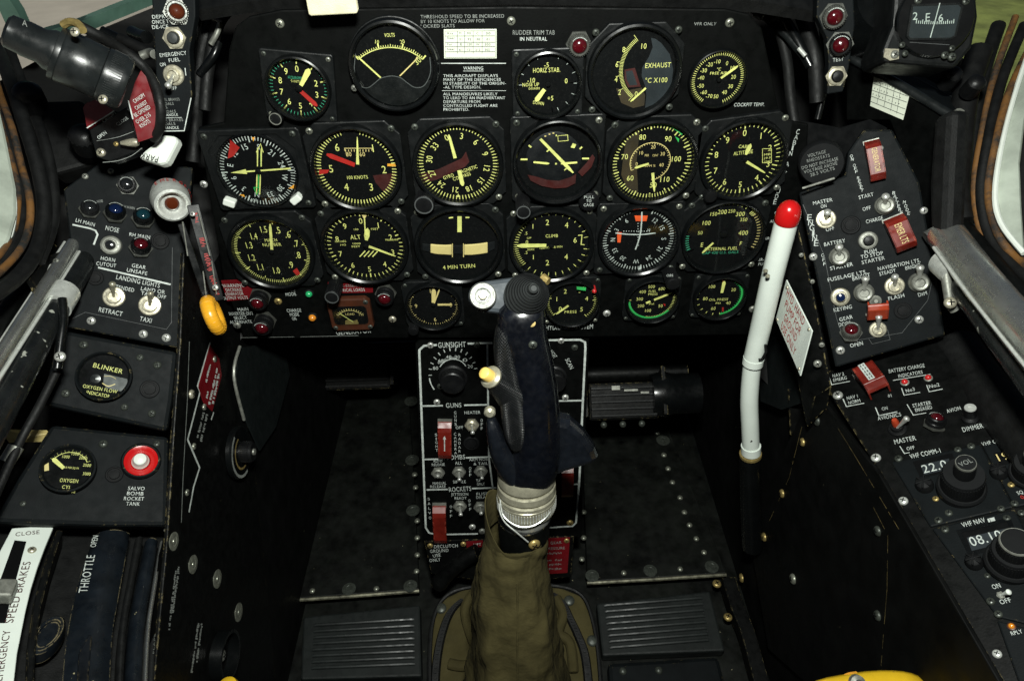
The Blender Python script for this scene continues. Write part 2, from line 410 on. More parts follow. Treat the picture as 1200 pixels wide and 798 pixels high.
# ------------------------------------------------------------------ round instruments
def octo(w, h, c):
    return [(w, -h+c), (w, h-c), (w-c, h), (-w+c, h), (-w, h-c), (-w, -h+c), (-w+c, -h), (w-c, -h)]
def rrect(w, h, r, n=4):
    o = []
    for cx, cy, a in ((w-r, h-r, 0), (-w+r, h-r, 90), (-w+r, -h+r, 180), (w-r, -h+r, 270)):
        for i in range(n+1):
            t = math.radians(a+90*i/n); o.append((cx+r*math.cos(t), cy+r*math.sin(t)))
    return o
FACE = .0068
class Dial:
    def __init__(s, name, label, pl, cx, cy, Rpx, shape='octo', fl=None, rot=0., depth=.013, cat='gauge', screws=True, face='dial_black', ring=.13, bez='bezel_black', flange_mat='case_black'):
        s.pl = pl; s.Mt = pl.M(cx, cy, rot); s.Mi = s.Mt.inverted(); s.cx = cx; s.cy = cy
        # the face sits above the panel: correct its centre for the small parallax
        q = s.Mi @ pl.hit(cx, cy, FACE); s.Mt = s.Mt @ Mx.Translation((q.x, q.y, 0)); s.Mi = s.Mt.inverted()
        s.R = R = Rpx*pl.sx(cx, cy); s.mb = {}; s.k = 0
        s.root = thing(name, label, cat, s.Mt)
        w, h = fl if fl else (1.2, 1.2)
        if shape:
            pts = {'octo': octo(R*w, R*h, R*.34), 'square': octo(R*w, R*h, R*.07), 'rr': rrect(R*w, R*h, R*.32), 'oct2': octo(R*w, R*h, R*.5), 'round': [(R*w*math.cos(t*PI/24), R*h*math.sin(t*PI/24)) for t in range(48)]}[shape]
            MB().prism(pts, 0, .0058).build('flange', flange_mat, s.root, bevel=.0012)
            if screws:
                for i, j in ((1, 1), (-1, 1), (-1, -1), (1, -1)):
                    f = .86 if shape in ('square', 'rr') else .83
                    screw(s.root, (i*R*w*f, j*R*h*f, .0056), R*.085, random.choice(['washer_grey', 'rivet_grey', 'washer_grey']))
        k = 1+ring
        MB().lathe([(R*k, .004), (R*k, depth-.002), (R*(k-.02), depth), (R*(1+ring*.45), depth+.0006), (R*1.01, depth-.001), (R*.985, FACE-.0003), (R*.99, .004)], 56, closed=True).build('bezel', bez, s.root)
        MB().disc(R*1.0, FACE-.0004, 56).build('dial_face', face, s.root)
    def L(s, px, py):
        q = s.Mi @ s.pl.hit(px, py, FACE); return (q.x, q.y)
    def m(s, c): return s.mb.setdefault(c, MB())
    def z(s): s.k += 1; return FACE+.00004*s.k
    def pol(s, ang, r): a = math.radians(ang); return (s.R*r*math.sin(a), s.R*r*math.cos(a))
    def ticks(s, a0, a1, n, r0=.86, r1=.97, w=.025, c='lume_yellow', every=0, rl=None, wl=None, skip=()):
        full = abs(abs(a1-a0)-360) < .1; b = s.m(c)
        for i in range(n if full else n+1):
            a = a0+(a1-a0)*i/n
            if any(lo <= a % 360 <= hi for lo, hi in skip): continue
            big = every and i % every == 0
            b.stroke([s.pol(a, rl if (big and rl) else r0), s.pol(a, r1)], s.R*.66*((wl or w*1.6) if big else w), FACE)
    def num(s, st, px, py, h=7, ang=0., c='lume_yellow', w=None):
        x, y = s.L(px, py); hh = h*s.pl.sx(px, py); a = math.radians(ang)
        s.m(c).text(st, (x+math.sin(a)*hh/2, y-math.cos(a)*hh/2), hh, (w*s.pl.sx(px, py) if w else None), a, FACE+.0001)
    def nums(s, lst, a0, step, r=.72, h=.2, c='lume_yellow', radial=False):
        for i, st in enumerate(lst):
            a = a0+step*i; p = s.pol(a, r); hh = s.R*h; t = math.radians(-a) if radial else 0
            s.m(c).text(st, (p[0]+math.sin(t)*hh/2, p[1]-math.cos(t)*hh/2), hh, None, t, FACE+.0001)
    def arc(s, a0, a1, r, w=.03, c='lume_yellow', n=28, ctr=None, z=None):
        P = []
        for i in range(n+1):
            a = math.radians(a0+(a1-a0)*i/n); P.append((s.R*r*math.sin(a)+(ctr[0] if ctr else 0), s.R*r*math.cos(a)+(ctr[1] if ctr else 0)))
        s.m(c).stroke(P, s.R*w, FACE+(z or .00005))
    def line(s, pts, wpx, c='lume_yellow', z=.00012): s.m(c).stroke([s.L(*p) for p in pts], wpx*s.pl.sx(s.cx, s.cy), FACE+z)
    def fill(s, pts, c, z=-.0002): s.m(c).poly([s.L(*p) for p in pts], FACE+z)
    def needle(s, x0, y0, x1, y1, w=3, c='lume_yellow', tip=.35, z=.0014, name='needle', shape=None):
        a = V(s.L(x0, y0)); b = V(s.L(x1, y1)); d = (b-a); n = V((-d.y, d.x)).normalized()*w*s.pl.sx(s.cx, s.cy)/2
        z += s.k*.0005; s.k += 1
        if shape == 'arrow':
            q = a+d*.74; pts = [a+n*.6, q+n*.6, q+n*2, b, q-n*2, q-n*.6, a-n*.6]
        elif shape == 'blade':
            q = a+d*.35; pts = [a+n*.5, q+n, a+d*.8+n*.9, b, a+d*.8-n*.9, q-n, a-n*.5]
        else: pts = [a+n, a+d*.85+n*max(tip, .3)*1.3, b+n*tip*.5, b-n*tip*.5, a+d*.85-n*max(tip, .3)*1.3, a-n]
        MB().prism([(p.x, p.y) for p in pts], FACE+z-.0004, FACE+z).build(name, c, s.root)
    def hub(s, px, py, rpx, c='dial_black'):
        p = s.L(px, py); r = rpx*s.pl.sx(px, py)
        MB().lathe([(r, FACE+.0003), (r, FACE+.0028), (r*.7, FACE+.0034), (0, FACE+.0035)], 20, Mx.Translation((p[0], p[1], 0))).build('hub', c, s.root)
    def knob(s, px, py, rpx, length=.016, m='knob_black', name='knob', ringm=None):
        q = s.Mi @ s.pl.hit(px, py, .012); r = rpx*s.pl.sx(px, py)
        b = MB()
        n = 40; prof = [(r*.7, .003), (r, .005), (r, length-.001), (r*.9, length), (r*.6, length+.0004), (0, length+.0004)]
        b.lathe(prof, 26, Mx.Translation((q.x, q.y, 0)))
        for i in range(22):
            a = 2*PI*i/22; b.box((q.x+r*math.cos(a), q.y+r*math.sin(a), .5*(length+.005)), (r*.12, r*.12, length-.007), None)
        o = b.build(name, m, s.root)
        if ringm: MB().lathe([(r*.98, length+.0001), (r*.98, length+.0009), (r*.86, length+.0009), (r*.86, length+.0001)], 30, Mx.Translation((q.x, q.y, 0)), closed=True).build('knob_rim', ringm, o)
        return o
    def done(s, glass=True):
        for c, b in s.mb.items():
            b.build('markings' if c in ('lume_yellow',) else c.replace('_ink', '')+'_marking', c, s.root)
        if glass: MB().disc(s.R*1.0, .0112, 48).build('glass', 'dial_glass', s.root)
        return s

# ------------------------------------------------------------------ small controls
def aim(pl, M, px, py, h):
    q = M.inverted() @ pl.hit(px, py, h); return V(q)
def mk_nut(b):
    b.prism([(1.0*math.cos(i*PI/3), 1.0*math.sin(i*PI/3)) for i in range(6)], 0, .38)
    b.lathe([(.82, .36), (.82, .5), (.66, .62), (.5, .62), (.5, .36)], 24)
def mk_collar(b):    # tall wide collar
    b.lathe([(1.08, 0), (1.08, .35), (1.0, .5), (.92, .6), (.88, 1.0), (.74, 1.15), (.5, 1.1), (.45, .7)], 28)
def mk_ring(b): b.lathe([(1.05, 0), (1.05, .22), (.95, .32), (.72, .34), (.66, .7), (.5, .72), (.46, .4)], 28)
def mk_lever(b): b.lathe([(.0, 0), (.45, .02), (.42, .1), (.62, .5), (.92, .84), (1.0, .92), (.8, .985), (0, 1.0)], 18)
def toggle(label, pl, px, py, tx, ty, rpx=10, h=None, kind='nut', m='nickel', lm='steel', lr=.30, group='toggle switches', name='toggle_switch', cat='toggle switch'):
    M = pl.M(px, py); r = rpx*pl.sx(px, py)
    root = thing(name, label, cat, M, group)
    mk = {'nut': mk_nut, 'collar': mk_collar, 'ring': mk_ring}[kind]
    part(root, 'mounting_nut' if kind == 'nut' else 'collar', kind, mk, m, r)
    h = h or r*2.0
    v = aim(pl, M, tx, ty, h)
    b0 = V((0, 0, r*.3)); d = v-b0
    part(root, 'lever', 'lever', mk_lever, lm, (r*lr, r*lr, d.length), b0, V((0, 0, 1)).rotation_difference(d.normalized()))
    return root
def mk_lampring(b):
    b.lathe([(1.0, 0), (1.0, .5), (.94, .58), (.94, .95), (.86, 1.05), (.70, 1.05), (.66, .9)], 30)
    for i in range(30):
        a = 2*PI*i/30; b.box((.96*math.cos(a), .96*math.sin(a), .76), (.08, .08, .34), None)
def mk_lens(b): b.lathe([(.70, .86), (.64, 1.06), (.48, 1.2), (.26, 1.28), (0, 1.31)], 24)
def mk_nut2(b): b.prism([(1.22*math.cos(i*PI/3), 1.22*math.sin(i*PI/3)) for i in range(6)], 0, .26)
def mk_lampmark(b):
    for i in range(11):
        a = math.radians(40+i*10); b.box((.78*math.cos(a), .78*math.sin(a), 1.052), (.09, .07, .02), Mx.Identity(4))
def lamp(label, pl, px, py, rpx, lens, ring='bezel_black', group='indicator lamps', nut=True, marks=True, name='indicator_lamp', cat='indicator lamp', tx=None, ty=None, tall=1.0):
    M = pl.M(px, py); r = rpx*pl.sx(px, py)
    if tx is not None:
        v = aim(pl, M, tx, ty, r*1.5); q = V((0, 0, 1)).rotation_difference(v.normalized()).to_matrix().to_4x4(); M = M @ q
    root = thing(name, label, cat, M, group)
    s = (r, r, r*tall)
    part(root, 'ring', 'lampring', mk_lampring, {'dull_steel': 'lamp_ring'}.get(ring, ring), s)
    part(root, 'lens', 'lens', mk_lens, lens, s)
    if nut: part(root, 'nut', 'nut2', mk_nut2, 'lamp_ring', r)
    if marks: part(root, 'lettering', 'lampmark', mk_lampmark, 'white_ink', s)
    return root
def mk_led(b): b.lathe([(.8, .2), (.8, .6), (.6, 1.0), (.3, 1.18), (0, 1.22)], 18)
def mk_ledring(b): b.lathe([(1.1, 0), (1.1, .3), (.95, .4), (.8, .4)], 20)
def led(label, pl, px, py, rpx, lens, ring='case_black', group='small indicator lights'):
    root = thing('indicator_light', label, 'indicator light', pl.M(px, py), group); r = rpx*pl.sx(px, py)
    part(root, 'ring', 'ledring', mk_ledring, ring, r); part(root, 'lens', 'led', mk_led, lens, r); return root
def mk_btnring(b): b.lathe([(1, 0), (1, .25), (.93, .42), (.78, .5), (.62, .5), (.58, .3)], 30)
def mk_btncap(b): b.lathe([(.52, .1), (.52, .75), (.44, .9), (.2, .96), (0, .97)], 24)
def button(label, pl, px, py, rpx, cap='knob_black', ring='nickel', name='push_button', group='push buttons', nut=False, capk=1.0):
    root = thing(name, label, 'push button', pl.M(px, py), group); r = rpx*pl.sx(px, py)
    part(root, 'ring', 'btnring', mk_btnring, ring, r); part(root, 'cap', 'btncap', mk_btncap, cap, (r*capk, r*capk, r))
    if nut: part(root, 'nut', 'nut2', mk_nut2, ring, (r*.95, r*.95, r))
    return root
def mk_plug(b):
    b.lathe([(1, 0), (1, .12), (.9, .2), (.78, .2), (.74, .06), (.62, .06), (.58, .26), (.3, .3), (0, .3)], 28)
    for i in range(6):
        a = 2*PI*i/6; b.box((.48*math.cos(a), .48*math.sin(a), .26), (.16, .16, .12), None)
def plug(label, pl, px, py, rpx, m='cap_black', name='blanking_plug', group='black round plugs in the panels'):
    root = thing(name, label, 'blanking plug', pl.M(px, py), group); r = rpx*pl.sx(px, py)
    part(root, 'body', 'plug', mk_plug, m, r); return root
def guard(label, pl, hx, hy, tx, ty, wpx, m='guard_red', h=.016, txt=None, tcol='white_ink', up=0., name='guarded_switch', inner=True, txt_h=.34, arrow=False, group='red switch guards'):
    """red hinged switch cover from hinge pixel to tip pixel"""
    A = pl.hit(hx, hy); B = pl.hit(tx, ty); d = B-A; L = d.length; x = d.normalized(); n = pl.n; y = n.cross(x)
    M = Mx(((x.x, y.x, n.x, A.x), (x.y, y.y, n.y, A.y), (x.z, y.z, n.z, A.z), (0, 0, 0, 1)))
    root = thing(name, label, 'switch guard', M, group); w = wpx*pl.sx(tx, ty)/2
    b = MB(); t = .0016
    prof = [(0, .002), (0, h*.45), (L*.10, h*.85), (L*.2, h), (L*.84, h), (L*.97, h*.72), (L, h*.62)]
    R = Mx(((1, 0, 0, 0), (0, 0, -1, 0), (0, 1, 0, 0), (0, 0, 0, 1)))
    if up: b_up = Mx.Rotation(-math.radians(up), 4, 'Y')
    else: b_up = Mx.Identity(4)
    side = prof+[(L, .0015), (L*.93, .0015), (L*.80, h*.55), (L*.5, h*.5), (L*.3, .002)]
    for sgn in (-1, 1):
        o = -w if sgn < 0 else w-t
        bb = MB(); ar = side
        bb.prism(ar, -t, 0)
        b.add([(v.x, -v.z+o, v.y) for v in bb.v], [f[::-1] for f in bb.f], False, b_up)
    n_ = len(prof)
    vs = []
    for q, dz in ((0, 0), (1, -t)):
        for (px_, pz_) in prof: vs += [(px_, -w+.0002, pz_+dz), (px_, w-.0002, pz_+dz)]
    fs = []
    for i in range(n_-1):
        a = 2*i; fs.append((a, a+2, a+3, a+1)); a2 = 2*n_+2*i; fs.append((a2, a2+1, a2+3, a2+2))
    fs += [(0, 1, 2*n_+1, 2*n_), (2*n_-2, 4*n_-2, 4*n_-1, 2*n_-1)]
    b.add(vs, fs, False, b_up)
    b.build('cover', m, root, bevel=.0005)
    MB().box((L*.02, 0, .002), (L*.10, w*2.1, .004)).build('hinge', 'dull_steel', root)
    if inner: MB().lathe([(w*.6, 0), (w*.6, .003), (w*.35, .004), (w*.2, h*.6), (0, h*.6)], 18, Mx.Translation((L*.6, 0, 0))).build('switch_base', 'dull_steel', root)
    if txt:
        tb = MB(); tb.text(txt, (L*.5, -w*txt_h), w*2*txt_h, L*.6, 0, 0, 'C')
        o = MB(); o.add([(v.x, v.y, h+.0004) for v in tb.v], tb.f, False, b_up); o.build('lettering', tcol, root)
    if arrow:
        o = MB(); o.poly([(L*.3, -w*.08), (L*.3, w*.08), (L*.72, w*.08), (L*.72, -w*.08)], h+.0004); o.poly([(L*.28, w*.0), (L*.38, w*.25), (L*.38, -w*.25)], h+.0005)
        o.build('arrow_marking', 'white_ink', root)
    return root
def knurl(b, r, z0, z1, n, M=None, k=.06):
    for i in range(n):
        a = 2*PI*i/n
        b.box((0, 0, 0), (r*k, r*2*PI/n*.55, z1-z0), (M or Mx.Identity(4)) @ Mx.Rotation(a, 4, 'Z') @ Mx.Translation((r, 0, (z0+z1)/2)))
def spl(pts, n=8):
    """Catmull-Rom through 3-D or 2-D points"""
    P = [V(p) for p in pts]; o = []
    for i in range(len(P)-1):
        p0 = P[max(i-1, 0)]; p1 = P[i]; p2 = P[i+1]; p3 = P[min(i+2, len(P)-1)]
        for k in range(n):
            t = k/n; o.append(.5*((2*p1)+(p2-p0)*t+(2*p0-5*p1+4*p2-p3)*t*t+(3*p1-p0-3*p2+p3)*t**3))
    o.append(P[-1]); return o
def pxtube(name, m, pts, rpx, parent=None, n=12, sm=6):
    """tube through (px, py, depth)"""
    q = spl([F(*p) for p in pts], sm); d = sum(p[2] for p in pts)/len(pts)
    b = MB(); b.tube(q, rpx*d/FP, n); return b.build(name, m, parent)
# ================================================================== MAIN INSTRUMENT PANEL
MAIN = Pl((0, .614, 1.2), (0, -1, 0))
mp = Panel('instrument_panel', 'matte black main instrument panel carrying the rows of dials', 'instrument panel', MAIN,
    [(292, 20), (330, 12), (600, 8), (850, 11), (878, 17), (893, 34), (905, 90), (915, 140), (948, 146), (944, 200), (934, 300), (915, 392), (600, 396), (286, 397), (262, 330), (232, 150), (262, 144), (268, 60), (276, 32)], 'panel_black', .004, .0015)
for x, y in ((328, 28), (599, 25), (855, 27)): mp.screw(x, y, 5.5, 'rivet_grey')
for x, y, k in ((326, 353, 'brass'), (460, 374, 'nickel'), (278, 381, 'dull_steel'), (711, 367, 'steel'), (882, 362, 'dull_steel'), (239, 216, 'steel')): mp.screw(x, y, 4.5, k)
mp.lab('THRESHOLD SPEED TO BE INCREASED', 493, 22, 591, 21, 4.6, 'dim_ink'); mp.lab('BY 10 KNOTS TO ALLOW FOR', 493, 27.5, 568, 26.5, 4.4, 'dim_ink'); mp.lab('LOCKED SLATS', 493, 33, 533, 32.3, 4.4, 'dim_ink')
mp.lab('RUDDER TRIM TAB', 600.5, 41, 650, 41, 5.2, 'dim_ink'); mp.lab('IN NEUTRAL', 609, 48, 641, 48, 5, 'white_ink')
mp.lab('VFR ONLY', 813, 30, 839, 30, 4, 'dim_ink'); mp.lab('COCKPIT TEMP.', 859.5, 125, 895.5, 124.5, 4.6)
mp.line([(517, 74.5), (593, 74.5)], 1); mp.lab('WARNING', 543, 82, 566.5, 82, 4.4); mp.line([(543, 83.5), (566.5, 83.5)], .5)
for i, (t, x) in enumerate((('THIS AIRCRAFT DISPLAYS', 583.5), ('MANY OF THE DEFICIENCES', 587), ('IN STABILITY OF THE ORIGIN-', 593), ('-AL TYPE DESIGN.', 564))): mp.lab(t, 519.5, 90.7+i*4.45, x, 90.5+i*4.45, 3.7)
mp.line([(518, 106.5), (593, 106.5)], .5)
for i, (t, x) in enumerate((('ALL MANOEUVRES LIKELY', 583), ('TO LEAD TO AN INADVERTANT', 592), ('DEPARTURE FROM', 563), ('CONTROLLED FLIGHT ARE', 583), ('PROHIBITED.', 550))): mp.lab(t, 519.5, 112+i*4.5, x, 112+i*4.5, 3.7)
for i, t in enumerate('CABIN ALTITUDE'):
    k = i/13
    if t != ' ': mp.lab(t, 932-27*k, 157.5+82*k, 936.5-27*k, 157.3+82*k, 5.4)
for i, (t, x0, x1) in enumerate((('METER', 911, 922), ('CALIB', 907, 922), ('FT', 908, 916), ('AIR-FT', 902, 915), ('70', 908, 914), ('60', 906, 912), ('50', 905, 911), ('AIR-25', 895, 907), ('70', 902, 908), ('60', 900, 906), ('50', 899, 905), ('30', 897, 903), ('AIR-35', 886, 900), ('FULL', 888, 899))): mp.lab(t, x0, 246+i*5, x1, 245.5+i*5, 3.7)
mp.lab('HYDRAULIC SYSTEM', 639, 386.5, 695, 385, 5.4); mp.lab('GENERATOR', 394.5, 392.5, 435, 389.5, 5.4)
for i, (t, a, b_) in enumerate((('MAIN', 279, 292), ('INVERTER OUT', 269, 297.5), ('SELECT', 275, 290), ('ALTERNATE', 270, 296))): mp.lab(t, a, 364.5+i*4.9, b_, 363.7+i*4.9, 4)
mp.lab('START', 334, 341.7, 347, 341.2, 4, 'dim_ink'); mp.lab('MODE', 335, 346.8, 347.5, 346, 4.2)
for i, (t, a, b_) in enumerate((('CHARGE', 336.5, 353.5), ('MODE', 340, 351), ('ON', 343, 348))): mp.lab(t, a, 365.7+i*4.8, b_, 365.2+i*4.8, 4.2)
mp.line([(282, 395.5), (345, 394.5)], .5, 'dim_ink'); mp.line([(352, 394.5), (420, 393)], .6, 'dim_ink')
mp.done()

def placard(label, pl, px, m, name='placard', thick=.0008, lift=.0):
    P = Panel(name, label, 'placard', pl, px, m, thick, .0002); return P
# red placards on the main panel
MP1 = Pl(MAIN.o+V((0, -.0010, 0)), (0, -1, 0))
p = placard('red WARNING placard about decreasing generator output volts', MP1, [(259, 329), (298, 327), (300, 350), (266, 353)], 'placard_red')
for i, (t, a, b_, h) in enumerate((('WARNING', 261.5, 287, 4.6), ('DECREASE', 265, 284.5, 3.9), ('GENERATOR', 264.5, 286, 3.9), ('OUTPUT VOLTS', 262, 291, 3.9))): p.lab(t, a, 337+i*4.7, b_, 336+i*4.7, h)
p.done()
p = placard('red placard about non essential electrical loads above the loadmeter', MP1, [(384, 331), (437, 331), (437, 343), (384, 344)], 'placard_red')
p.lab('NON-ESSENTIAL', 391, 336.5, 430, 336, 3.4, 'dim_ink'); p.lab('ELECTRICAL LOADS', 390, 342, 428, 341, 4); p.done()
# paper correction card
p = placard('small white paper table of figures above the WARNING text', MP1, [(520, 35), (582, 34.5), (582, 69), (520.5, 69)], 'paper', 'paper_card')
for y in (42.5, 50, 55, 61): p.line([(522, y), (580, y-.2)], .5, 'grey_ink')
for x in (536, 544.5, 554.5, 565): p.line([(x, 37), (x, 63)], .5, 'grey_ink')
p.line([(521.5, 36.7), (580.5, 36.3), (580.5, 67.3), (522, 67.5)], .4, 'grey_ink', closed=True)
for t, x, y, w in (('Kts', 524, 40.5, 7), ('M', 538, 40.5, 3), ('90', 547, 40.5, 5), ('C', 558, 40.5, 3), ('30', 569, 40.5, 6), ('Steer', 524, 46, 9), ('For', 524, 53.5, 6), ('E', 539, 53.5, 2.5), ('120', 547, 53.5, 6), ('W', 558, 53.5, 4), ('300', 568, 53.5, 7), ('Steer', 524, 59, 9), ('31', 538, 47.5, 4.5), ('92', 548, 47.5, 4.5), ('182', 557, 47.5, 6), ('01', 570, 47.5, 4.5), ('61', 538, 59.8, 4.5), ('121', 547, 59.8, 6), ('212', 557, 59.8, 6), ('302', 568, 59.8, 6)): p.lab(t, x, y, x+w, y, 2.9, 'grey_ink')
p.done()

# ---- row 1
d = Dial('accelerometer', 'square accelerometer with white numerals, a yellow and a red needle, top row left', MAIN, 350, 103, 33.5, 'square', (1.25, 1.2), -7, cat='accelerometer')
d.ticks(0, 360, 50, .88, .98, .028, 'teal_ink'); d.ticks(0, 360, 10, .80, .98, .05)
d.nums(list('0123456789'), 0, 36, .64, .21)
d.num('ACCELEROMETER', 347, 91.5, 3, 0, 'teal_ink', 19); d.num('G UNITS', 346, 95.5, 2.8, 0, 'lume_yellow', 10)
d.needle(352, 106, 372, 124, 4.5, 'red_ink', .9, name='red_needle'); d.needle(353, 100, 363, 80.5, 4.2, 'lume_yellow', 1.2); d.hub(351, 103, 4)
d.knob(323.5, 138.5, 7.2, .014, 'knob_black', 'reset_knob', 'dull_steel'); d.done()

d = Dial('voltmeter', 'large round black voltmeter with a curved volt scale and notched lower cover', MAIN, 462, 77, 46, 'round', (1.16, 1.16), 0, screws=False, cat='voltmeter')
cx0, cy0 = 457.5, 113; ar = lambda a, r: (cx0+r*math.sin(math.radians(a)), cy0-r*math.cos(math.radians(a)))
d.line([ar(-41+82*i/30, 57) for i in range(31)], 1.1)
for i in range(31):
    a = -41+82*i/30; d.line([ar(a, 57), ar(a, 63 if i % 10 == 0 else (61 if i % 5 == 0 else 60))], 1.6 if i % 10 == 0 else .8)
d.num('VOLTS', 456.5, 41.5, 4, 0, 'lume_yellow', 12); d.num('10', 441.5, 49.5, 4.2, -12); d.num('20', 471.5, 49.2, 4.2, 10); d.num('30', 489.5, 72, 6, 38)
lob = spl([(417.5, 62), (416, 78), (418, 92), (424, 100), (432, 101.5), (440, 96), (446, 91), (455, 88.3), (462, 88), (470, 90), (478, 96), (486, 101), (495, 100.5), (501, 94), (505, 82), (504, 66)], 5)
d.needle(446.5, 91, 419, 66, 1.7, 'lume_yellow', .8); d.line([(468, 90), (487, 71), (489, 67)], 1.3, 'cream_bar')
cv = MB(); pts = [d.L(*q) for q in spl([(418, 92), (424, 100), (432, 101.5), (440, 96), (446, 91), (455, 88.3), (462, 88), (470, 90), (478, 96), (486, 101), (495, 100.5), (501, 94)], 5)]+[d.pol(a, .985) for a in (112, 125, 140, 155, 170, 180, 190, 205, 220, 235, 248)]
cv.prism(pts, FACE, FACE+.0034); cv.build('lower_cover', 'case_black', d.root, bevel=.0006)
d.m('grey_ink').stroke([d.L(*q) for q in lob], d.R*.02, FACE+.0036)
for x, y in ((415, 104), (503.5, 103), (457, 27)): 
    q = d.L(x, y); screw(d.root, (q[0], q[1], .0056), d.R*.085, 'dull_steel')
d.num('V', 458, 100, 4, 0, 'grey_ink'); d.num('28', 459, 108, 4, 0, 'grey_ink'); d.num('6', 459, 115, 4, 0, 'grey_ink'); d.done()

d = Dial('trim_gauge', 'square HORIZ STAB trim gauge with needle at nose down', MAIN, 642, 99, 34.5, 'square', (1.2, 1.14), 0)
d.ticks(0, 360, 16, .87, .97, .022, 'white_ink', skip=((171, 265),)); d.ticks(88, 88, 1, .72, .97, .04); d.ticks(-92, -92, 1, .80, .97, .04); d.ticks(170, 170, 1, .78, .97, .04); d.ticks(0, 0, 1, .86, .99, .05)
d.num('-5', 640.5, 76.5, 5.5); d.num('-10', 622.5, 94.5, 5.2); d.num('0', 663.5, 95.2, 5.5); d.num('+5', 645, 115.5, 5.2)
d.num('HORIZ STAB.', 640.5, 82.5, 5, 0, 'lume_yellow', 32); d.num('NOSE UP', 621.8, 99.5, 4, 0, 'lume_yellow', 19.5); d.num('DEGREES', 626, 104, 2.3, 0, 'lume_yellow', 13); d.num('DOWN', 631, 121, 3.8, -10, 'lume_yellow', 13)
d.needle(638, 104.5, 627.5, 118.5, 4.4, 'lume_yellow', 1); d.hub(642, 98, 3); d.done()
lamp('dark red rudder trim lamp with lettered ring above the HORIZ STAB gauge', MAIN, 678, 51, 12.5, 'lens_red', 'dull_steel')

d = Dial('exhaust_gauge', 'large EXHAUST temperature gauge with grey half plate and red sector', MAIN, 743, 84, 48, 'oct2', (1.16, 1.09), 0, cat='temperature gauge')
d.fill([(763, 45), (765, 56), (760, 68), (752.5, 80), (752, 90), (756, 101), (757.5, 112), (756, 127), (768, 122), (780, 112), (787, 98), (789, 82), (785, 64), (775, 51), (768, 46)], 'slate_ink')
d.fill([(732, 82), (744, 80), (751, 102), (736, 103), (732, 94)], 'dark_red_ink', -.00015); d.fill([(722, 104), (738, 106), (752, 103), (756, 112), (755, 124), (742, 127), (728, 121)], 'brown_ink', -.0001)  # reddish and brown reflections of the glass, painted as fixed sectors
d.fill([(733.5, 84), (741, 83), (747, 100), (738, 100.5), (734.5, 94)], 'slate_ink', -.00012)
c2 = d.L(769, 80); 
for i in range(46):
    a = math.radians(-38-104*i/45); rr = d.R*.80; g = d.R*(.17 if i % 9 == 0 else .09)
    p0 = (c2[0]+rr*math.sin(a), c2[1]+rr*math.cos(a)); p1 = (c2[0]+(rr+g)*math.sin(a), c2[1]+(rr+g)*math.cos(a)); d.m('lume_yellow').stroke([p0, p1], d.R*.012, FACE)
for t, x, y in (('10', 754, 54.5), ('8', 731, 58.5), ('6', 723, 76), ('4', 722, 93.5), ('2', 726, 108.5), ('0', 745.5, 110.5)): d.num(t, x, y, 5.8)
d.num('EXHAUST', 771, 76.8, 5.4, 0, 'lume_yellow', 30); d.num('°C X100', 769, 94.3, 5.4, 0, 'lume_yellow', 26)
d.needle(756.5, 103, 738.5, 119, 2.2, 'lume_yellow', .8); d.done()

d = Dial('air_temperature_gauge', 'small round FREE AIR temperature dial without flange at the right end of the top row', MAIN, 841, 93, 30.5, None, None, 0, .010, cat='temperature gauge', ring=.10)
d.ticks(-150, 158, 62, .86, .97, .032)
for t, x, y in (('0', 852, 74.5), ('-10', 840.5, 72.5), ('-20', 831.5, 76), ('-30', 824.5, 83), ('-40', 821.5, 91.5), ('-50', 821, 101), ('-60', 824.5, 108.5), ('-70', 831, 113), ('50', 839, 113.3), ('40', 849, 108.5), ('30', 856, 101.5), ('20', 859.5, 90.5), ('10', 858, 80)): d.num(t, x, y, 4.4)
d.num('°C', 842.5, 81.5, 3.4); d.num('FREE AIR', 842, 86, 3, 0, 'lume_yellow', 20); d.needle(843, 92.5, 864.5, 77, 2.4, 'lume_yellow', .9); d.hub(842, 93, 2.6); d.done()

# ---- row 2
d = Dial('radio_magnetic_indicator', 'square bearing indicator with two white corner buttons and a green double needle', MAIN, 302, 201, 44, 'square', (1.32, 1.14), 0, .009, cat='bearing indicator', ring=.06)
oc = octo(d.R*1.16, d.R*1.04, d.R*.42)
MB().stroke(oc, d.R*.05, .0075, closed=True).build('octagonal_frame', 'case_black', d.root)
d.ticks(0, 360, 72, .86, .97, .028, 'white_ink', every=6, rl=.80)
d.nums(['15', 'S', '21', '24', 'W', '30', '33', 'N', '3', '6', 'E', '12'], -14, 30, .70, .15, 'white_ink', True)
d.fill([(267, 186), (270, 164), (281, 173), (274, 183)], 'red_ink', .0004)
d.needle(341, 197, 271, 202, 3, 'lume_yellow', .5, shape='arrow')
for a in ((301.5, 206), (305.5, 206)): d.needle(a[0]-.5, 228-1, a[0]+.2, 204, 1.1, 'lume_yellow', 1, z=.0010, name='double_needle')
for a in ((302.5, 194), (307, 194)): d.needle(a[0], 194, a[0]+.2, 172, 1.1, 'lume_yellow', 1, z=.0010, name='double_needle')
d.line([(298, 219), (305, 219), (301.5, 227.5), (298, 219)], 1, 'green_ink', .0018); d.line([(301, 178), (306, 168), (309, 178)], 1, 'lume_yellow', .0018); d.line([(303, 219), (303.5, 204)], .8, 'green_ink', .0012); d.line([(306, 194), (306, 178)], .8, 'green_ink', .0012)
d.hub(303, 200, 3.2)
for t, x, y, c, w in (('VOR', 297.5, 235, 'white_ink', 9), ('VOR', 321.5, 234, 'white_ink', 9)): d.num(t, x, y, 3.8, 0, c, w)
d.num('ADF', 262.5, 207, 3.2, -90, 'white_ink', 9); d.num('ADF', 347, 201, 3.2, 90, 'white_ink', 9)
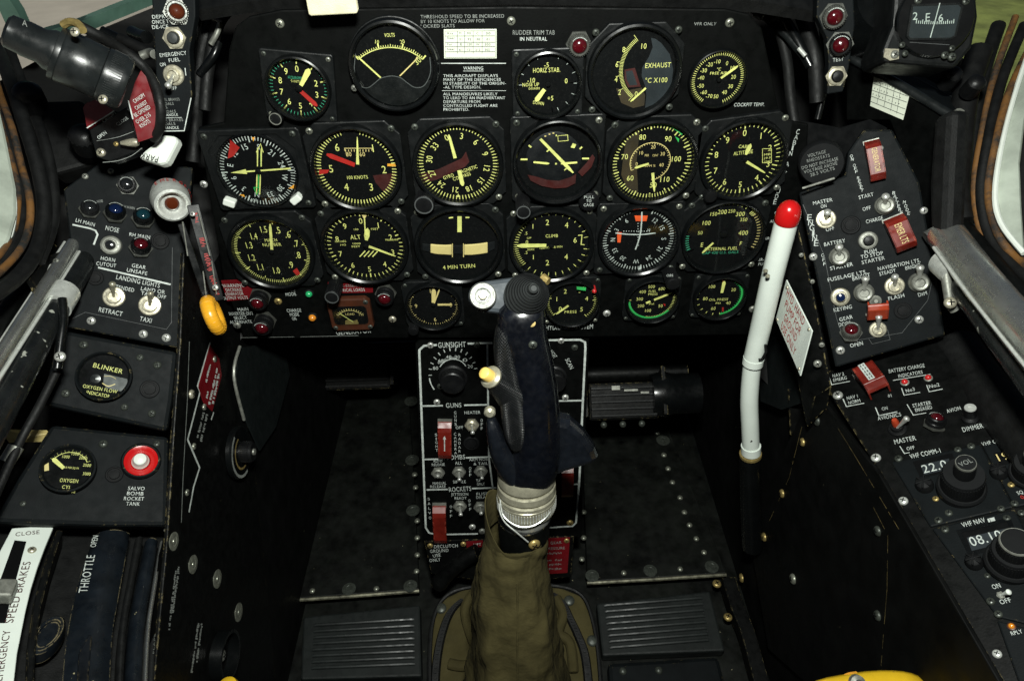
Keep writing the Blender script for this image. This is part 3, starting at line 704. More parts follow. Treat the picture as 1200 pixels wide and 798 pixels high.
for p_ in ([(280, 228), (286, 228), (287, 231)], [(338, 221), (345, 216), (344, 221)], [(295, 161), (299, 161), (297, 166)]): d.fill(p_, 'orange_ink', .0003)
for x, y, a in ((269, 237.5, -25), (347, 233.5, 35)):
    q = d.Mi @ MAIN.hit(x, y, .010); w = d.R*.16
    o = MB().prism(rrect(w, w*.62, w*.3), .004, .013, Mx.Translation((q.x, q.y, 0)) @ Mx.Rotation(math.radians(a), 4, 'Z')).build('selector_button', 'white_plastic', d.root, bevel=.0012)
d.done()

d = Dial('airspeed_indicator', 'airspeed dial reading in 100 knots with a red and a yellow needle', MAIN, 418, 197, 47, 'octo', (1.18, 1.16), 0, cat='airspeed indicator')
d.ticks(35, 330, 60, .87, .98, .035); d.ticks(-30, 34, 13, .87, .98, .030, skip=((345, 360), (0, 12)))
for t, x, y in (('1', 437, 174), ('2', 450, 199), ('3', 435, 219.5), ('4', 406, 219.5), ('5', 388, 198), ('6', 395, 173)): d.num(t, x, y, 9)
d.num('100 KNOTS', 418.5, 208, 4.2, 0, 'lume_yellow', 25)
d.line([(404, 177), (404, 174), (436, 174), (436, 177)], .8, 'cream_bar')
for i in range(9): d.line([(405+i*3.4, 178), (405+i*3.4, 175.5)], .8, 'cream_bar')
d.num('80', 408.5, 181, 5.2, 0, 'cream_bar'); d.num('60', 424.5, 181, 5.2, 0, 'cream_bar')
d.fill([(437, 206), (463, 203), (458, 221), (450, 226), (440, 214)], 'dark_red_ink'); d.fill([(374, 199), (386, 199), (384, 203), (374, 205)], 'red_ink', .0002); d.fill([(454, 192), (464, 192), (464, 195), (454, 195)], 'orange_ink', .0002)  # the dark red sector is a glass reflection put into the face colour
d.needle(416, 193, 383, 180.5, 5, 'red_ink', .9, name='red_needle'); d.needle(419.5, 192, 419, 160, 3.6, 'lume_yellow', .3); d.done()

d = Dial('gyro_compass', 'GYRO MAGNETIC COMPASS dial with a dark red band across its card', MAIN, 537, 192, 46.5, 'octo', (1.18, 1.16), 0, cat='compass')
d.ticks(-18, 342, 72, .87, .98, .030); d.nums(['0', '3', '6', '9', '12', '15', '18', '21', '24', '27', '30', '33'], -19, 30, .72, .15, 'lume_yellow', True)
d.fill([(491, 209), (494, 215), (512, 211), (545, 196), (550, 190), (546, 178), (541, 186), (515, 198), (492, 205)], 'dark_red_ink')  # red reflection crossing the glass, painted on the card
d.num('GYRO', 525.5, 207, 4.2, 18, 'lume_yellow', 13); d.num('MAGNETIC', 548, 199, 4.2, 18, 'lume_yellow', 24); d.num('COMPASS', 541, 207, 4.2, 18, 'lume_yellow', 22)
d.needle(533.5, 185, 526, 157.5, 3.8, 'lume_yellow', .6); d.needle(538, 199, 542.5, 217, 4.2, 'lume_yellow', .9); d.fill([(535, 231), (539, 231), (537, 227)], 'lume_yellow', .0002)
d.knob(497.5, 236, 11, .020, 'knob_black', 'setting_knob', 'grey_ink'); d.done()

d = Dial('artificial_horizon', 'artificial horizon with OFF flag, tilted yellow bar and dark red lower arc', MAIN, 653, 188, 47, 'square', (1.14, 1.12), 0, .016, cat='artificial horizon', ring=.10)
q = d.L(649, 186); MB().lathe([(d.R*.68, FACE-.0002), (d.R*.62, FACE+.0006), (d.R*.35, FACE+.0013), (0, FACE+.0015)], 48, Mx.Translation((q[0], q[1], 0))).build('horizon_ball', 'dial_sphere', d.root)
d.fill([(618, 204), (628, 206), (641, 210), (655, 211), (668, 207), (675, 203), (674, 214), (664, 219), (650, 220), (634, 217), (622, 211)], 'dark_red_ink', .0020); d.fill([(677, 201), (687, 190), (694, 180), (697, 184), (693, 195), (682, 206)], 'dark_red_ink', .0020)  # dark red reflection low in the glass, drawn as fixed patches
for P_ in ([(610, 186), (618, 186)], [(682, 185), (690, 185)], [(619.5, 169.5), (622.5, 172)], [(679, 174), (682, 171.5)], [(651, 158), (652.5, 158)]): d.line(P_, 2, 'lume_yellow', .002)
for i, a in enumerate((-28, -18, -9)): d.line([(653+30*math.sin(math.radians(a))-1, 188-33*math.cos(math.radians(a))), (653+30*math.sin(math.radians(a))+1, 188-33*math.cos(math.radians(a)))], 1.4, 'cream_bar', .002)
d.fill([(668.5, 172), (671, 167), (675, 168.5), (673, 173)], 'lume_yellow', .0021); d.line([(653.5, 158.5), (665, 157.5), (665.5, 164), (654, 165), (653.5, 158.5)], .6, 'lume_yellow', .002); d.num('OFF', 659.5, 161.3, 4.4, 3, 'lume_yellow', 9.5); 
d.needle(625, 188.8, 643.5, 190.5, 2, 'lume_yellow', 1, .0030, 'horizon_bar'); d.needle(676, 188.8, 657, 190.5, 2, 'lume_yellow', 1, .0030, 'horizon_bar'); d.needle(633, 161.5, 671.5, 201, 3, 'lume_yellow', 1, .0026, 'bank_bar')
d.line([(650.3, 190.5), (652.3, 190.5)], 2, 'lume_yellow', .0032); d.line([(640.5, 176.5), (643, 174)], 1.6, 'lume_yellow', .0032); d.line([(661, 198), (664, 195.5)], 1.6, 'lume_yellow', .0032)
d.knob(612.5, 236, 8, .034, 'knob_black', 'caging_knob', 'grey_ink')
kn = d.knob(690, 236.5, 11, .014, 'knob_black', 'caging_knob'); q = d.Mi @ MAIN.hit(690, 236, .0145)
tb = MB()
for i, t in enumerate(('PULL', 'TO', 'CAGE')): tb.text(t, (q.x, q.y+(.0031-.0042*i)), .0030, .0022*len(t)*1.15, 0, .0149)
tb.build('lettering', 'white_ink', kn); d.done()

d = Dial('tachometer', 'engine speed dial in percent with a small inner dial and green arc', MAIN, 764, 190, 46.5, 'octo', (1.18, 1.16), 0, cat='tachometer')
d.fill([(735, 157), (750, 150), (746, 190), (748, 228), (735, 222), (728, 205), (731, 180)], 'brown_ink')  # brown tint of the glass, painted on the face as a patch
d.ticks(152, 178, 6, .87, .97, .025); d.ticks(178, 388, 42, .87, .97, .030, every=5, rl=.84); d.ticks(396, 512, 20, .87, .97, .030, every=5, rl=.82)
for t, x, y in (('50', 765.5, 217), ('60', 738.5, 209), ('70', 732, 184), ('80', 753, 161), ('90', 783, 163), ('100', 792, 186.5), ('110', 778.5, 210.5)): d.num(t, x, y, 6.2)
d.arc(-12, 44, .955, .05, 'green_ink'); d.fill([(791, 160), (796, 163), (795, 167)], 'green_ink', .0002); d.ticks(90, 90, 1, .78, 1.0, .06, 'red_ink'); d.ticks(52, 52, 1, .86, .98, .05, 'red_ink')
sc2 = d.L(762, 190)
d.arc(-115, 170, .50, .018, 'cream_bar', ctr=sc2)
for i in range(38):
    a = math.radians(-115+285*i/37); d.m('cream_bar').stroke([(sc2[0]+d.R*.50*math.sin(a), sc2[1]+d.R*.50*math.cos(a)), (sc2[0]+d.R*(.43 if i % 8 == 0 else .46)*math.sin(a), sc2[1]+d.R*(.43 if i % 8 == 0 else .46)*math.cos(a))], d.R*.014, FACE)
for t, x, y in (('0', 746, 192.5), ('10', 751, 179.5), ('20', 765.5, 172.5), ('30', 776.5, 180.5), ('40', 775, 193.5)): d.num(t, x, y, 4.2, 0, 'cream_bar')
d.num('PER', 758, 182.3, 2.6, 0, 'cream_bar', 5); d.num('CENT', 768, 182.3, 2.6, 0, 'cream_bar', 7); d.num('RPM %', 762, 194.5, 2.6, 0, 'cream_bar', 12)
d.needle(760, 191.5, 743.5, 196.5, 2.4, 'lume_yellow', .9, name='small_needle'); d.needle(764.5, 202, 766.5, 224, 3.4, 'lume_yellow', .5); d.done()

d = Dial('cabin_altimeter', 'round ALTITUDE dial in the second row beside the CABIN ALTITUDE lettering', MAIN, 870, 187, 44, 'octo', (1.2, 1.16), 6, cat='altimeter')
d.ticks(0, 360, 50, .87, .97, .028, every=5, rl=.83); d.nums(list('0123456789'), 0, 36, .72, .165)
d.num('CABIN', 873, 172, 4, -8, 'lume_yellow', 15); d.num('ALTITUDE', 871, 179, 4.4, 0, 'lume_yellow', 22); 
for i in range(4): d.num(('INCHES', 'MB', '29.9', '1013')[i], 899, 177+i*4.2, 2.6, 0, 'brown_ink' if i == 0 else 'lume_yellow', 8)
d.line([(893.5, 174.5), (904, 174.5), (904, 191), (893.5, 191), (893.5, 174.5)], .6, 'lume_yellow')
d.needle(873.5, 181, 879.5, 168, 5, 'lume_yellow', .4, shape='blade'); d.needle(874.5, 189, 896, 202, 3.2, 'lume_yellow', .5); d.hub(872, 186, 3); d.knob(832, 229.5, 7, .016); d.done()

# ---- row 3
d = Dial('machmeter', 'MACH NUMBER dial with close yellow ticks and a short red mark', MAIN, 319, 295, 44, 'octo', (1.2, 1.16), 0, cat='machmeter')
d.ticks(10, 352, 110, .90, .98, .022); d.ticks(14, 334, 10, .84, .98, .03)
for t, x, y in (('.5', 325.5, 270), ('.6', 337, 275), ('.7', 346.5, 285.5), ('.8', 349, 299), ('.9', 340.5, 310.5), ('1.0', 323.5, 317), ('1.1', 305, 313), ('1.2', 294.5, 302), ('1.3', 291.5, 287.5), ('1.4', 297, 277), ('1.5', 308.5, 269)): d.num(t, x, y, 8.4, w=9 if len(t) > 2 else 6.5)
d.num('MACH', 317.5, 281.5, 4, 0, 'lume_yellow', 15); d.num('NUMBER', 318.5, 286.8, 4, 0, 'lume_yellow', 22)
d.fill([(343, 317.5), (348, 314), (352, 321), (348, 323)], 'red_ink', .0002); d.needle(319, 292, 316.8, 262, 3.2, 'lume_yellow', .7); d.hub(319, 294, 2.6); d.done()

d = Dial('altimeter', 'altimeter in the third row with four yellow hatch lines below its centre', MAIN, 428, 288, 45, 'octo', (1.16, 1.14), 0, cat='altimeter')
d.ticks(0, 360, 50, .88, .97, .028, every=5, rl=.85); d.nums(list('0123456789'), 0, 36, .72, .155)
d.num('ALT', 416.5, 278, 5.6, 0, 'lume_yellow', 12); d.num('100', 417, 269, 2.4, 0, 'lume_yellow', 6); d.num('FEET', 439, 268.5, 2.4, 0, 'lume_yellow', 9)
for x, y, t, w in ((399, 283, 'INCHES', 13), (402, 287, 'HG', 7), (459, 281, 'MILLIBARS', 15), (417.5, 285.5, '1000', 10), (417, 289, 'FEET', 10)): d.num(t, x, y, 2.3, 0, 'lume_yellow', w)
for i in range(4): d.line([(421.5+i*5, 301), (428+i*5, 294)], 1.3)
d.needle(429.5, 281, 431, 266.5, 6, 'lume_yellow', .4, shape='blade'); d.needle(432.5, 288, 464, 299.5, 3, 'lume_yellow', .5); d.needle(428.5, 275, 427.5, 253, 1.2, 'lume_yellow', .9); d.fill([(424, 252), (430, 252), (427, 257.5)], 'cream_bar', .0003)
d.hub(429, 287, 3); d.knob(392.5, 337, 8, .030, 'knob_black', 'setting_knob', 'grey_ink'); d.done()

d = Dial('turn_and_slip_indicator', '4 MIN TURN indicator with a pale curved slip tube and black ball', MAIN, 538, 287, 45.5, 'octo', (1.16, 1.14), 0, cat='turn indicator')
d.num('4 MIN TURN', 538, 312.5, 5, 2, 'lume_yellow', 38); d.fill([(536, 253.5), (541, 253.5), (541, 272), (536, 272)], 'lume_yellow', .0004); d.line([(526, 255.5), (531, 255)], 1.6); d.line([(545.5, 255), (550, 255)], 1.6)
b1 = [(504.5, 285.5), (513, 286.3), (522, 286.6), (529.5, 286.2), (529.5, 298), (521, 297.5), (512, 297), (504.5, 295.5)]; b2 = [(544, 286.2), (553, 285.8), (562, 285), (571.5, 283.5), (571.5, 295.5), (562, 297), (553, 298), (544, 298)]
for q in (b1, b2): MB().prism([d.L(*p_) for p_ in q], FACE, FACE+.002).build('slip_tube', 'cream_bar', d.root, bevel=.0008)
for q in ([(495, 285), (504, 286), (504, 295), (495, 293)], [(572, 284), (580, 282.5), (580, 291), (572, 295)], [(531, 287), (543, 287), (543, 297), (531, 297)]): MB().prism([d.L(*p_) for p_ in q], FACE, FACE+.0016).build('slip_tube', 'lens_black', d.root, bevel=.0006)
d.line([(530.3, 284), (530.3, 300)], 1, 'cream_bar', .0025); d.line([(543.3, 284), (543.3, 300)], 1, 'cream_bar', .0025)
d.done()

d = Dial('vertical_speed_indicator', 'CLIMB rate dial with a thick yellow needle pointing left to zero', MAIN, 646, 287, 43.5, 'octo', (1.18, 1.14), 0, cat='climb indicator')
d.ticks(-88, -40, 10, .88, .98, .025); d.ticks(-128, -92, 9, .88, .98, .025); d.ticks(-40, 78, 10, .88, .98, .026); d.ticks(100, 220, 10, .88, .98, .026); d.ticks(-40, -40, 1, .80, .98, .04); d.ticks(0, 0, 1, .86, .98, .045); d.ticks(180, 180, 1, .86, .98, .045); d.ticks(-130, -130, 1, .8, .98, .04)
for t, x, y, h in (('1', 624.5, 265.5, 6), ('2', 641.5, 260.8, 7), ('4', 664, 264, 7), ('6', 674, 281.5, 7), ('4', 663.5, 301, 7), ('2', 641.5, 308, 7), ('1', 625, 301.5, 6), ('.5', 616.5, 273.5, 3.8), ('.5', 616.5, 296, 3.8), ('0', 617.5, 284, 5)): d.num(t, x, y, h)
d.line([(677.5, 276), (682, 275.5), (681, 286.5), (685, 287)], 1.1); d.num('CLIMB', 646.5, 276.5, 4, 0, 'lume_yellow', 14.5); d.num('1000 FT PER MIN', 645.5, 290, 2.7, 3, 'lume_yellow', 27); d.num('DOWN', 622, 292.5, 2.4, 0, 'lume_yellow', 8); d.num('UP', 620, 279, 2.4, 0, 'lume_yellow', 5)
d.needle(640, 287, 606, 287.5, 4, 'lume_yellow', 1); d.hub(646, 287, 3); d.done()

d = Dial('course_deviation_indicator', 'course indicator with two orange flags and white crossed needles', MAIN, 748, 281, 42, 'square', (1.17, 1.12), 0, cat='course indicator')
d.ticks(20, 340, 64, .87, .97, .028, 'white_ink', every=6, rl=.83)
for t, a in (('6', -32), ('3', -62), ('N', -88), ('33', -118), ('30', -147), ('W', 180), ('24', 150), ('21', 118), ('S', 90), ('15', 60), ('12', 34)):
    p_ = d.pol(a, .70); hh = d.R*.13; ra = math.radians(-a); d.m('white_ink').text(t, (p_[0]+math.sin(ra)*hh/2, p_[1]-math.cos(ra)*hh/2), hh, None, ra, FACE)
d.fill([(743.5, 252.5), (759, 252.5), (757.5, 259), (745, 259)], 'flag_orange', .0006); d.fill([(723, 272), (728.5, 272), (727, 284), (723.5, 284)], 'flag_orange', .0006)
d.num('NAV', 751, 255.8, 2.8, 0, 'brown_ink', 9); d.num('GS', 725.8, 278, 2.8, -90, 'brown_ink', 6)
d.line(spl([(752, 248), (751.5, 262), (749.5, 277), (744.5, 292)], 6), 1.5, 'white_ink', .001); d.line(spl([(721, 272.5), (735, 274), (752, 274.3), (768, 272.5)], 6), 1.5, 'white_ink', .0012)
for i in range(9):
    if i != 4: d.line([(748.5, 262+i*3.2), (747, 262+i*3.2)], .8, 'white_ink')
for i in range(11): d.line([(731+i*3, 271.6), (731+i*3, 270.4)], .8, 'white_ink')
d.fill([(750, 311), (747, 318), (752, 318)], 'white_ink', .0002); d.num('10', 760, 269.5, 3, 0, 'white_ink')
kn = d.knob(785, 322.5, 7.5, .030, 'knob_black', 'course_knob'); q = d.Mi @ MAIN.hit(785, 323, .031)
tb = MB(); tb.text('OBS', (q.x, q.y-.0015), .003, .0070, 0, .0308); tb.build('lettering', 'white_ink', kn); d.done()

d = Dial('fuel_gauge', 'EXTERNAL FUEL gauge with needle resting below E', MAIN, 847, 277, 44, 'octo', (1.12, 1.10), 0, cat='fuel gauge', ring=.09)
d.ticks(-118, -88, 7, .88, .97, .03, 'teal_ink'); d.ticks(50, 118, 13, .88, .97, .026, 'cream_bar'); d.ticks(-118, -118, 1, .80, .97, .045); d.ticks(-90, -90, 1, .82, .97, .045); d.ticks(118, 118, 1, .8, .97, .045); d.ticks(88, 88, 1, .82, .97, .045); d.ticks(42, 48, 2, .86, .97, .03); d.ticks(-60, -60, 1, .88, .97, .04); d.ticks(-30, 30, 8, .90, .97, .03)
for t, x, y, h in (('100', 827.5, 261.5, 5.4), ('150', 836, 251, 4.6), ('200', 846.5, 248.5, 5.4), ('250', 857.5, 247.5, 4.2), ('300', 867.5, 251, 5.4), ('350', 871.5, 257.5, 4.4), ('400', 871, 273, 5.6), ('50', 820.5, 273, 4.4), ('E', 822.5, 287, 5.4), ('F', 868, 285.5, 5.2)): d.num(t, x, y, h)
d.num('EXTERNAL FUEL', 845, 291.5, 4, 0, 'lume_yellow', 38); d.num('CAP 430 U.S. GALS', 844, 296, 3.4, 0, 'teal_ink', 42)
d.needle(835.5, 284, 822.5, 296, 2.2, 'lume_yellow', .9); d.hub(848, 273, 4.5); d.done()

# ---- row 4
d = Dial('clock', 'small round clock with four numerals in the bottom row', MAIN, 508, 358, 29, 'rr', (1.2, 1.14), 0, cat='clock')
d.ticks(0, 360, 60, .90, .96, .022, 'cream_bar', every=5, rl=.86); d.nums(['12', '3', '6', '9'], 0, 90, .70, .18, 'cream_bar')
d.needle(508, 354, 508.5, 338.5, 4, 'cream_bar', 1); d.needle(513, 356, 530, 356, 2.4, 'cream_bar', .8); d.needle(509, 354, 515, 338, 1.3, 'cream_bar', 1); d.hub(508, 356, 2.5); d.knob(485, 384, 5.5, .020); d.done()
d = Dial('hydraulic_gauge', 'small hydraulic PRESS gauge in the bottom row beside the stick head, with a green mark', MAIN, 670, 354, 29, 'rr', (1.15, 1.14), 0, cat='pressure gauge')
d.ticks(-130, 140, 45, .89, .97, .028, every=9, rl=.83)
for t, x, y in (('0', 656.5, 362), ('1', 652.5, 350.5), ('2', 662.5, 341.5), ('3', 679.5, 340.5), ('4', 687.5, 350), ('5', 681.5, 362.5)): d.num(t, x, y, 6)
d.num('PRESS', 668.5, 365.5, 3.8, 0, 'lume_yellow', 14.5); d.fill([(675, 331), (686, 332), (685.5, 336), (675, 334.5)], 'green_ink', .0078); d.needle(666, 357.5, 651.5, 367.5, 2.3, 'lume_yellow', .8)
q = d.Mi @ MAIN.hit(696.5, 341.5, .014); MB().lathe([(.0024, .003), (.0024, .0145), (.001, .016), (0, .016)], 14, Mx.Translation((q.x, q.y, 0))).build('red_pip', 'lens_bright_red', d.root); d.done()
d = Dial('fuel_pressure_gauge', 'small FUEL PRESS gauge with green lower arc and needle pointing right', MAIN, 764, 351, 27.5, 'rr', (1.18, 1.14), 0, cat='pressure gauge')
d.arc(-95, -190, .95, .09, 'green_ink'); d.arc(128, 170, .95, .09, 'green_ink'); d.ticks(70, 190, 26, .87, .97, .03); d.ticks(-90, 70, 6, .87, .97, .045)
for t, x, y in (('500', 763.5, 336), ('600', 775.5, 338.5), ('400', 753, 342), ('300', 749.5, 350.5), ('200', 751, 358.5), ('100', 759, 364), ('50', 774, 358.5)): d.num(t, x, y, 4)
d.num('FUEL', 764.5, 341.3, 3, 0, 'lume_yellow', 9); d.num('PRESS', 765, 344.8, 3, 0, 'lume_yellow', 11); d.num('PSI', 763.5, 356, 2.6, 0, 'lume_yellow', 6)
d.fill([(777, 355.5), (780, 356.5), (779, 359)], 'red_ink', .0003); d.needle(757, 354.5, 787, 342.5, 2.6, 'lume_yellow', .7); d.hub(764, 351, 2.2); d.done()
d = Dial('oil_pressure_gauge', 'small OIL PRESS gauge, last in the bottom row, needle pointing up', MAIN, 843, 347.5, 27, 'rr', (1.18, 1.14), 0, cat='pressure gauge')
d.arc(22, 170, .95, .07, 'green_ink'); d.ticks(25, 165, 20, .86, .93, .028, 'green_ink'); d.ticks(170, 300, 7, .87, .97, .04); d.ticks(-60, 10, 3, .87, .97, .04)
for t, x, y in (('100', 834, 336), ('20', 859.5, 339.5), ('40', 853.5, 355), ('60', 836, 361.5), ('80', 826.5, 350)): d.num(t, x, y, 4.2)
d.num('OIL PRESS', 842, 351, 3.2, 0, 'lume_yellow', 22); d.num('PSI', 841.5, 355.3, 2.5, 0, 'lume_yellow', 6); d.fill([(846, 360), (848, 360), (848, 365), (846, 365)], 'red_ink', .0003); d.fill([(846.5, 328), (849.5, 328), (849, 332), (847, 332)], 'red_ink', .0002); d.needle(845.5, 342.5, 848.5, 329, 3, 'lume_yellow', 1); d.done()

# generator load meter: brown rectangular meter
Mt = MAIN.M(412, 364.5); s_ = MAIN.sx(412, 362); g = thing('generator_loadmeter', 'small brown rectangular load meter above the GENERATOR lettering', 'load meter', Mt)
MB().prism(octo(25*s_, 20*s_*1.14, 5*s_), 0, .008).build('case', 'brown_case', g, bevel=.0015)
MB().prism(rrect(20*s_, 13*s_, 5*s_), .008, .0086).build('dial_face', 'dial_black', g)
b = MB(); b.stroke([(20*s_*.8*math.sin(a), -6*s_+17*s_*.8*math.cos(a)) for a in [(-1+i/10) for i in range(21)]], .0006, .0090)
for i in range(13):
    a = -1+i/6; b.stroke([(16*s_*math.sin(a), -6*s_+13.6*s_*math.cos(a)), (18.4*s_*math.sin(a), -6*s_+16.5*s_*math.cos(a))], .0006, .0090)
b.text('LOAD', (0, 1*s_), 3*s_, 11*s_, 0, .0090); b.text('1.25', (13*s_, 0), 2.6*s_, 6*s_, 0, .009); b.build('markings', 'cream_bar', g)
MB().prism([(-8*s_, -12*s_), (8*s_, -12*s_), (7*s_, -6*s_), (2*s_, -8*s_), (-3*s_, -5*s_), (-7*s_, -7*s_)], .0086, .0094).build('coil', 'brass', g)
b = MB(); b.prism([(1*s_, -8*s_), (2.4*s_, -8.5*s_), (-11.5*s_, 5*s_), (-12*s_, 4.5*s_)], .0094, .0098); b.build('needle', 'lume_yellow', g)
for i, j in ((-1, 1), (1, 1), (-1, -1), (1, -1)): screw(g, (i*20.5*s_, j*18*s_, .0075), 3*s_, 'washer_grey')
MB().prism(rrect(20*s_, 13*s_, 5*s_), .0102, .0104).build('glass', 'dial_glass', g)

# lamps of the main panel
lamp('tall dark red lamp with ridged ring beside the WARNING placard', MAIN, 305.5, 347, 10.5, 'lens_red', 'knob_black', tall=1.5)
lamp('dark red lamp beside the MAIN INVERTER OUT lettering', MAIN, 311, 375, 11, 'lens_red', 'knob_black', tall=1.5)
lamp('deep crimson lamp right of the loadmeter', MAIN, 452, 343, 10.5, 'lens_red', 'knob_black', tall=1.3)
led('small green light beside START MODE lettering', MAIN, 362.5, 343.5, 5, 'lens_green'); led('small orange light beside CHARGE MODE ON lettering', MAIN, 366.5, 371, 5.5, 'lens_orange')

# glareshield over the panel, webbing tab
b = MB(); A = [F(230, 12, .60), F(290, 2, .585), F(400, -4, .575), F(600, -8, .57), F(800, -5, .575), F(890, 2, .585), F(960, 14, .60)]
up = [p_+V((0, .02, .014)) for p_ in A]; bk = [p_+V((0, .22, .03)) for p_ in A]; lo = [p_+V((0, .004, -.010)) for p_ in A]; lb = [p_+V((0, .22, -.012)) for p_ in A]
b.loft([[lo[i], A[i], up[i], bk[i], lb[i]] for i in range(len(A))]); gs = b.build('glareshield', 'rubber_black'); tag(gs, 'black hood running along the top edge of the instrument panel', 'glareshield')
WB = Pl(F(390, 5, .555), (0, -1, .35))
b = MB(); n_ = 9
T = MAIN.M(389, 2, 0, .03); w_ = 30*MAIN.sx(389, 5)*.93; h_ = 17*MAIN.sy(389, 5)
for i in range(2): b.prism([(-w_, -h_*.75), (-w_*.9, -h_*.85), (w_*.93, -h_*.80), (w_, -h_*.65), (w_*.98, h_*1.6), (-w_*.98, h_*1.6)], .0-.0035*i, .003-.0035*i)
o = b.build('webbing_strap', 'webbing', None, bevel=.0012); o.matrix_world = T; tag(o, 'end of a cream woven strap hanging over the top of the panel', 'strap')
# ================================================================== COCKPIT SHELL
def sheet(name, m, pts, kind='structure', thick=.004, bevel=0):
    """flat plate through 3-D points (convex, nearly planar)"""
    P = [V(p) for p in pts]; n = (P[1]-P[0]).cross(P[2]-P[0]).normalized()
    b = MB(); k = len(P); b.add(P+[p-n*thick for p in P], [tuple(range(k)), tuple(range(2*k-1, k-1, -1))]+[(i, k+i, k+(i+1) % k, (i+1) % k) for i in range(k)])
    o = b.build(name, m, None, bevel=bevel); return tag(o, kind=kind) if kind else o
FZ = .30
FLOOR = Pl((0, .6, FZ), (0, 0, 1))
sheet('floor', 'floor_black', [(-.60, -.32, FZ-.034), (.60, -.32, FZ-.034), (.60, 1.3, FZ-.034), (-.60, 1.3, FZ-.034)])
sheet('wall_front', 'wall_black', [(-.40, 1.16, FZ-.03), (.40, 1.16, FZ-.03), (.40, 1.10, 1.10), (-.40, 1.10, 1.10)])
WLp = Pl((-.318, .5, .6), (1, 0, 0), (0, 1, 0)); WRp = Pl((.327, .5, .6), (-1, 0, 0), (0, -1, 0))
def walled(name, pl, x, px):
    top = [pl.hit(*p) for p in px]; top = [V((x, 1.2, top[0].z))]+top
    b = MB(); k = len(top); vs = top+[V((p.x, p.y, FZ-.03)) for p in top]; b.add(vs, [(i, i+1, k+i+1, k+i) for i in range(k-1)]); o = b.build(name, 'wall_black'); tag(o, kind='structure')
walled('wall_left', WLp, -.318, [(238, 330), (214, 330), (208, 410), (199, 520), (196, 616), (186, 650), (178, 720), (168, 830)])
walled('wall_right', WRp, .327, [(930, 300), (958, 400), (962, 444), (1033, 556), (1122, 710), (1204, 850)])
# side linings behind the consoles, up to the canopy sills
sheet('sun_block_back', 'wall_black', [(-.66, -.34, .2), (.66, -.34, .2), (.62, -.34, 1.68), (-.62, -.34, 1.68)])  # unseen bulkhead, added wide and high to block the sun
sheet('wall_aft_left', 'wall_black', [(-.52, -.34, .2), (-.52, .16, .2), (-.52, .16, .86), (-.52, -.34, .86)])
sheet('wall_aft_right', 'wall_black', [(.52, .16, .2), (.52, -.34, .2), (.52, -.34, .86), (.52, .16, .86)])
sheet('wall_outer_left', 'wall_black', [(-.57, -.34, .2), (-.57, 1.2, .2), (-.57, 1.2, .78), (-.57, -.34, .78)])
sheet('wall_outer_right', 'wall_black', [(.57, 1.2, .2), (.57, -.34, .2), (.57, -.34, .78), (.57, 1.2, .78)])
# world outside
o = MB().poly([(-400, -400), (3.2, -400), (3.2, 600), (-400, 600)], -1.25).build('ground', 'ground_concrete'); tag(o, kind='structure')
o = MB().poly([(3.2, -400), (400, -400), (400, 600), (3.2, 600)], -1.25).build('lawn', 'grass_green'); tag(o, kind='structure')

# ---- foot plates
def footplate(label, px, rv, wsh):
    P = Panel('foot_plate', label, 'foot plate', FLOOR, px, 'floor_black', .012, .0012)
    for x, y in rv: part(P.root, 'rivet', 'rivet', mk_rivet, 'rivet_grey', 3.4*FLOOR.sx(x, y), (*P.L(x, y), 0))
    for x, y in wsh: part(P.root, 'countersunk_screw', 'washer', mk_washer, 'washer_grey', (8*FLOOR.sx(x, y), 8*FLOOR.sx(x, y), .006), (*P.L(x, y), 0))
    a, b = px[0], px[1]; q = [V((*P.L(*a), 0)), V((*P.L(*b), 0))]
    MB().tube([q[0]+V((0, -.001, -.003)), (q[0]+q[1])/2+V((0, -.0016, -.003)), q[1]+V((0, -.001, -.003))], .0028, 8).build('edge_strip', 'worn_edge', P.root)
    return P.done()
mat('worn_edge', (.16, .155, .11), .5, .5, var=.9, scale=60)
footplate('left floor foot plate with a row of grey rivets down both edges', [(329, 702), (491, 690), (489, 640), (485, 560), (480, 480), (474, 425), (384, 425), (375, 455)],
    [(370, 489), (369, 499), (366, 511), (363, 523), (359, 551), (357.5, 567), (353, 592), (349, 616), (344, 637), (339, 657), (335, 673), (366, 692), (441, 689.5), (488, 669), (489, 650), (489, 630), (489, 610), (487, 571), (486, 556)],
    [(371, 473), (361, 534), (351, 603), (330, 694), (409, 690), (481, 686.5), (483, 539), (484, 598), (482, 470)])
footplate('right floor foot plate with rivets beside the white pump lever', [(688, 681), (851, 671), (832, 620), (806, 560), (775, 480), (756, 425), (680, 425), (684, 560)],
    [(770, 507), (778, 533), (783, 549), (788, 565), (797, 583), (802, 600), (808, 615), (816, 631), (825, 647), (797, 666.5), (731, 671), (682, 655), (684, 630), (684, 600)],
    [(777, 516), (834, 664), (762, 668.5), (694, 674.5)])
mat('heel_grey', (.011, .0135, .013), .55, var=.3, bump=.15, spec=.25); mat('rib_highlight_grey', (.020, .0235, .023), .45, var=.3, spec=.4)  # ribs get a lighter grey in place of their highlights
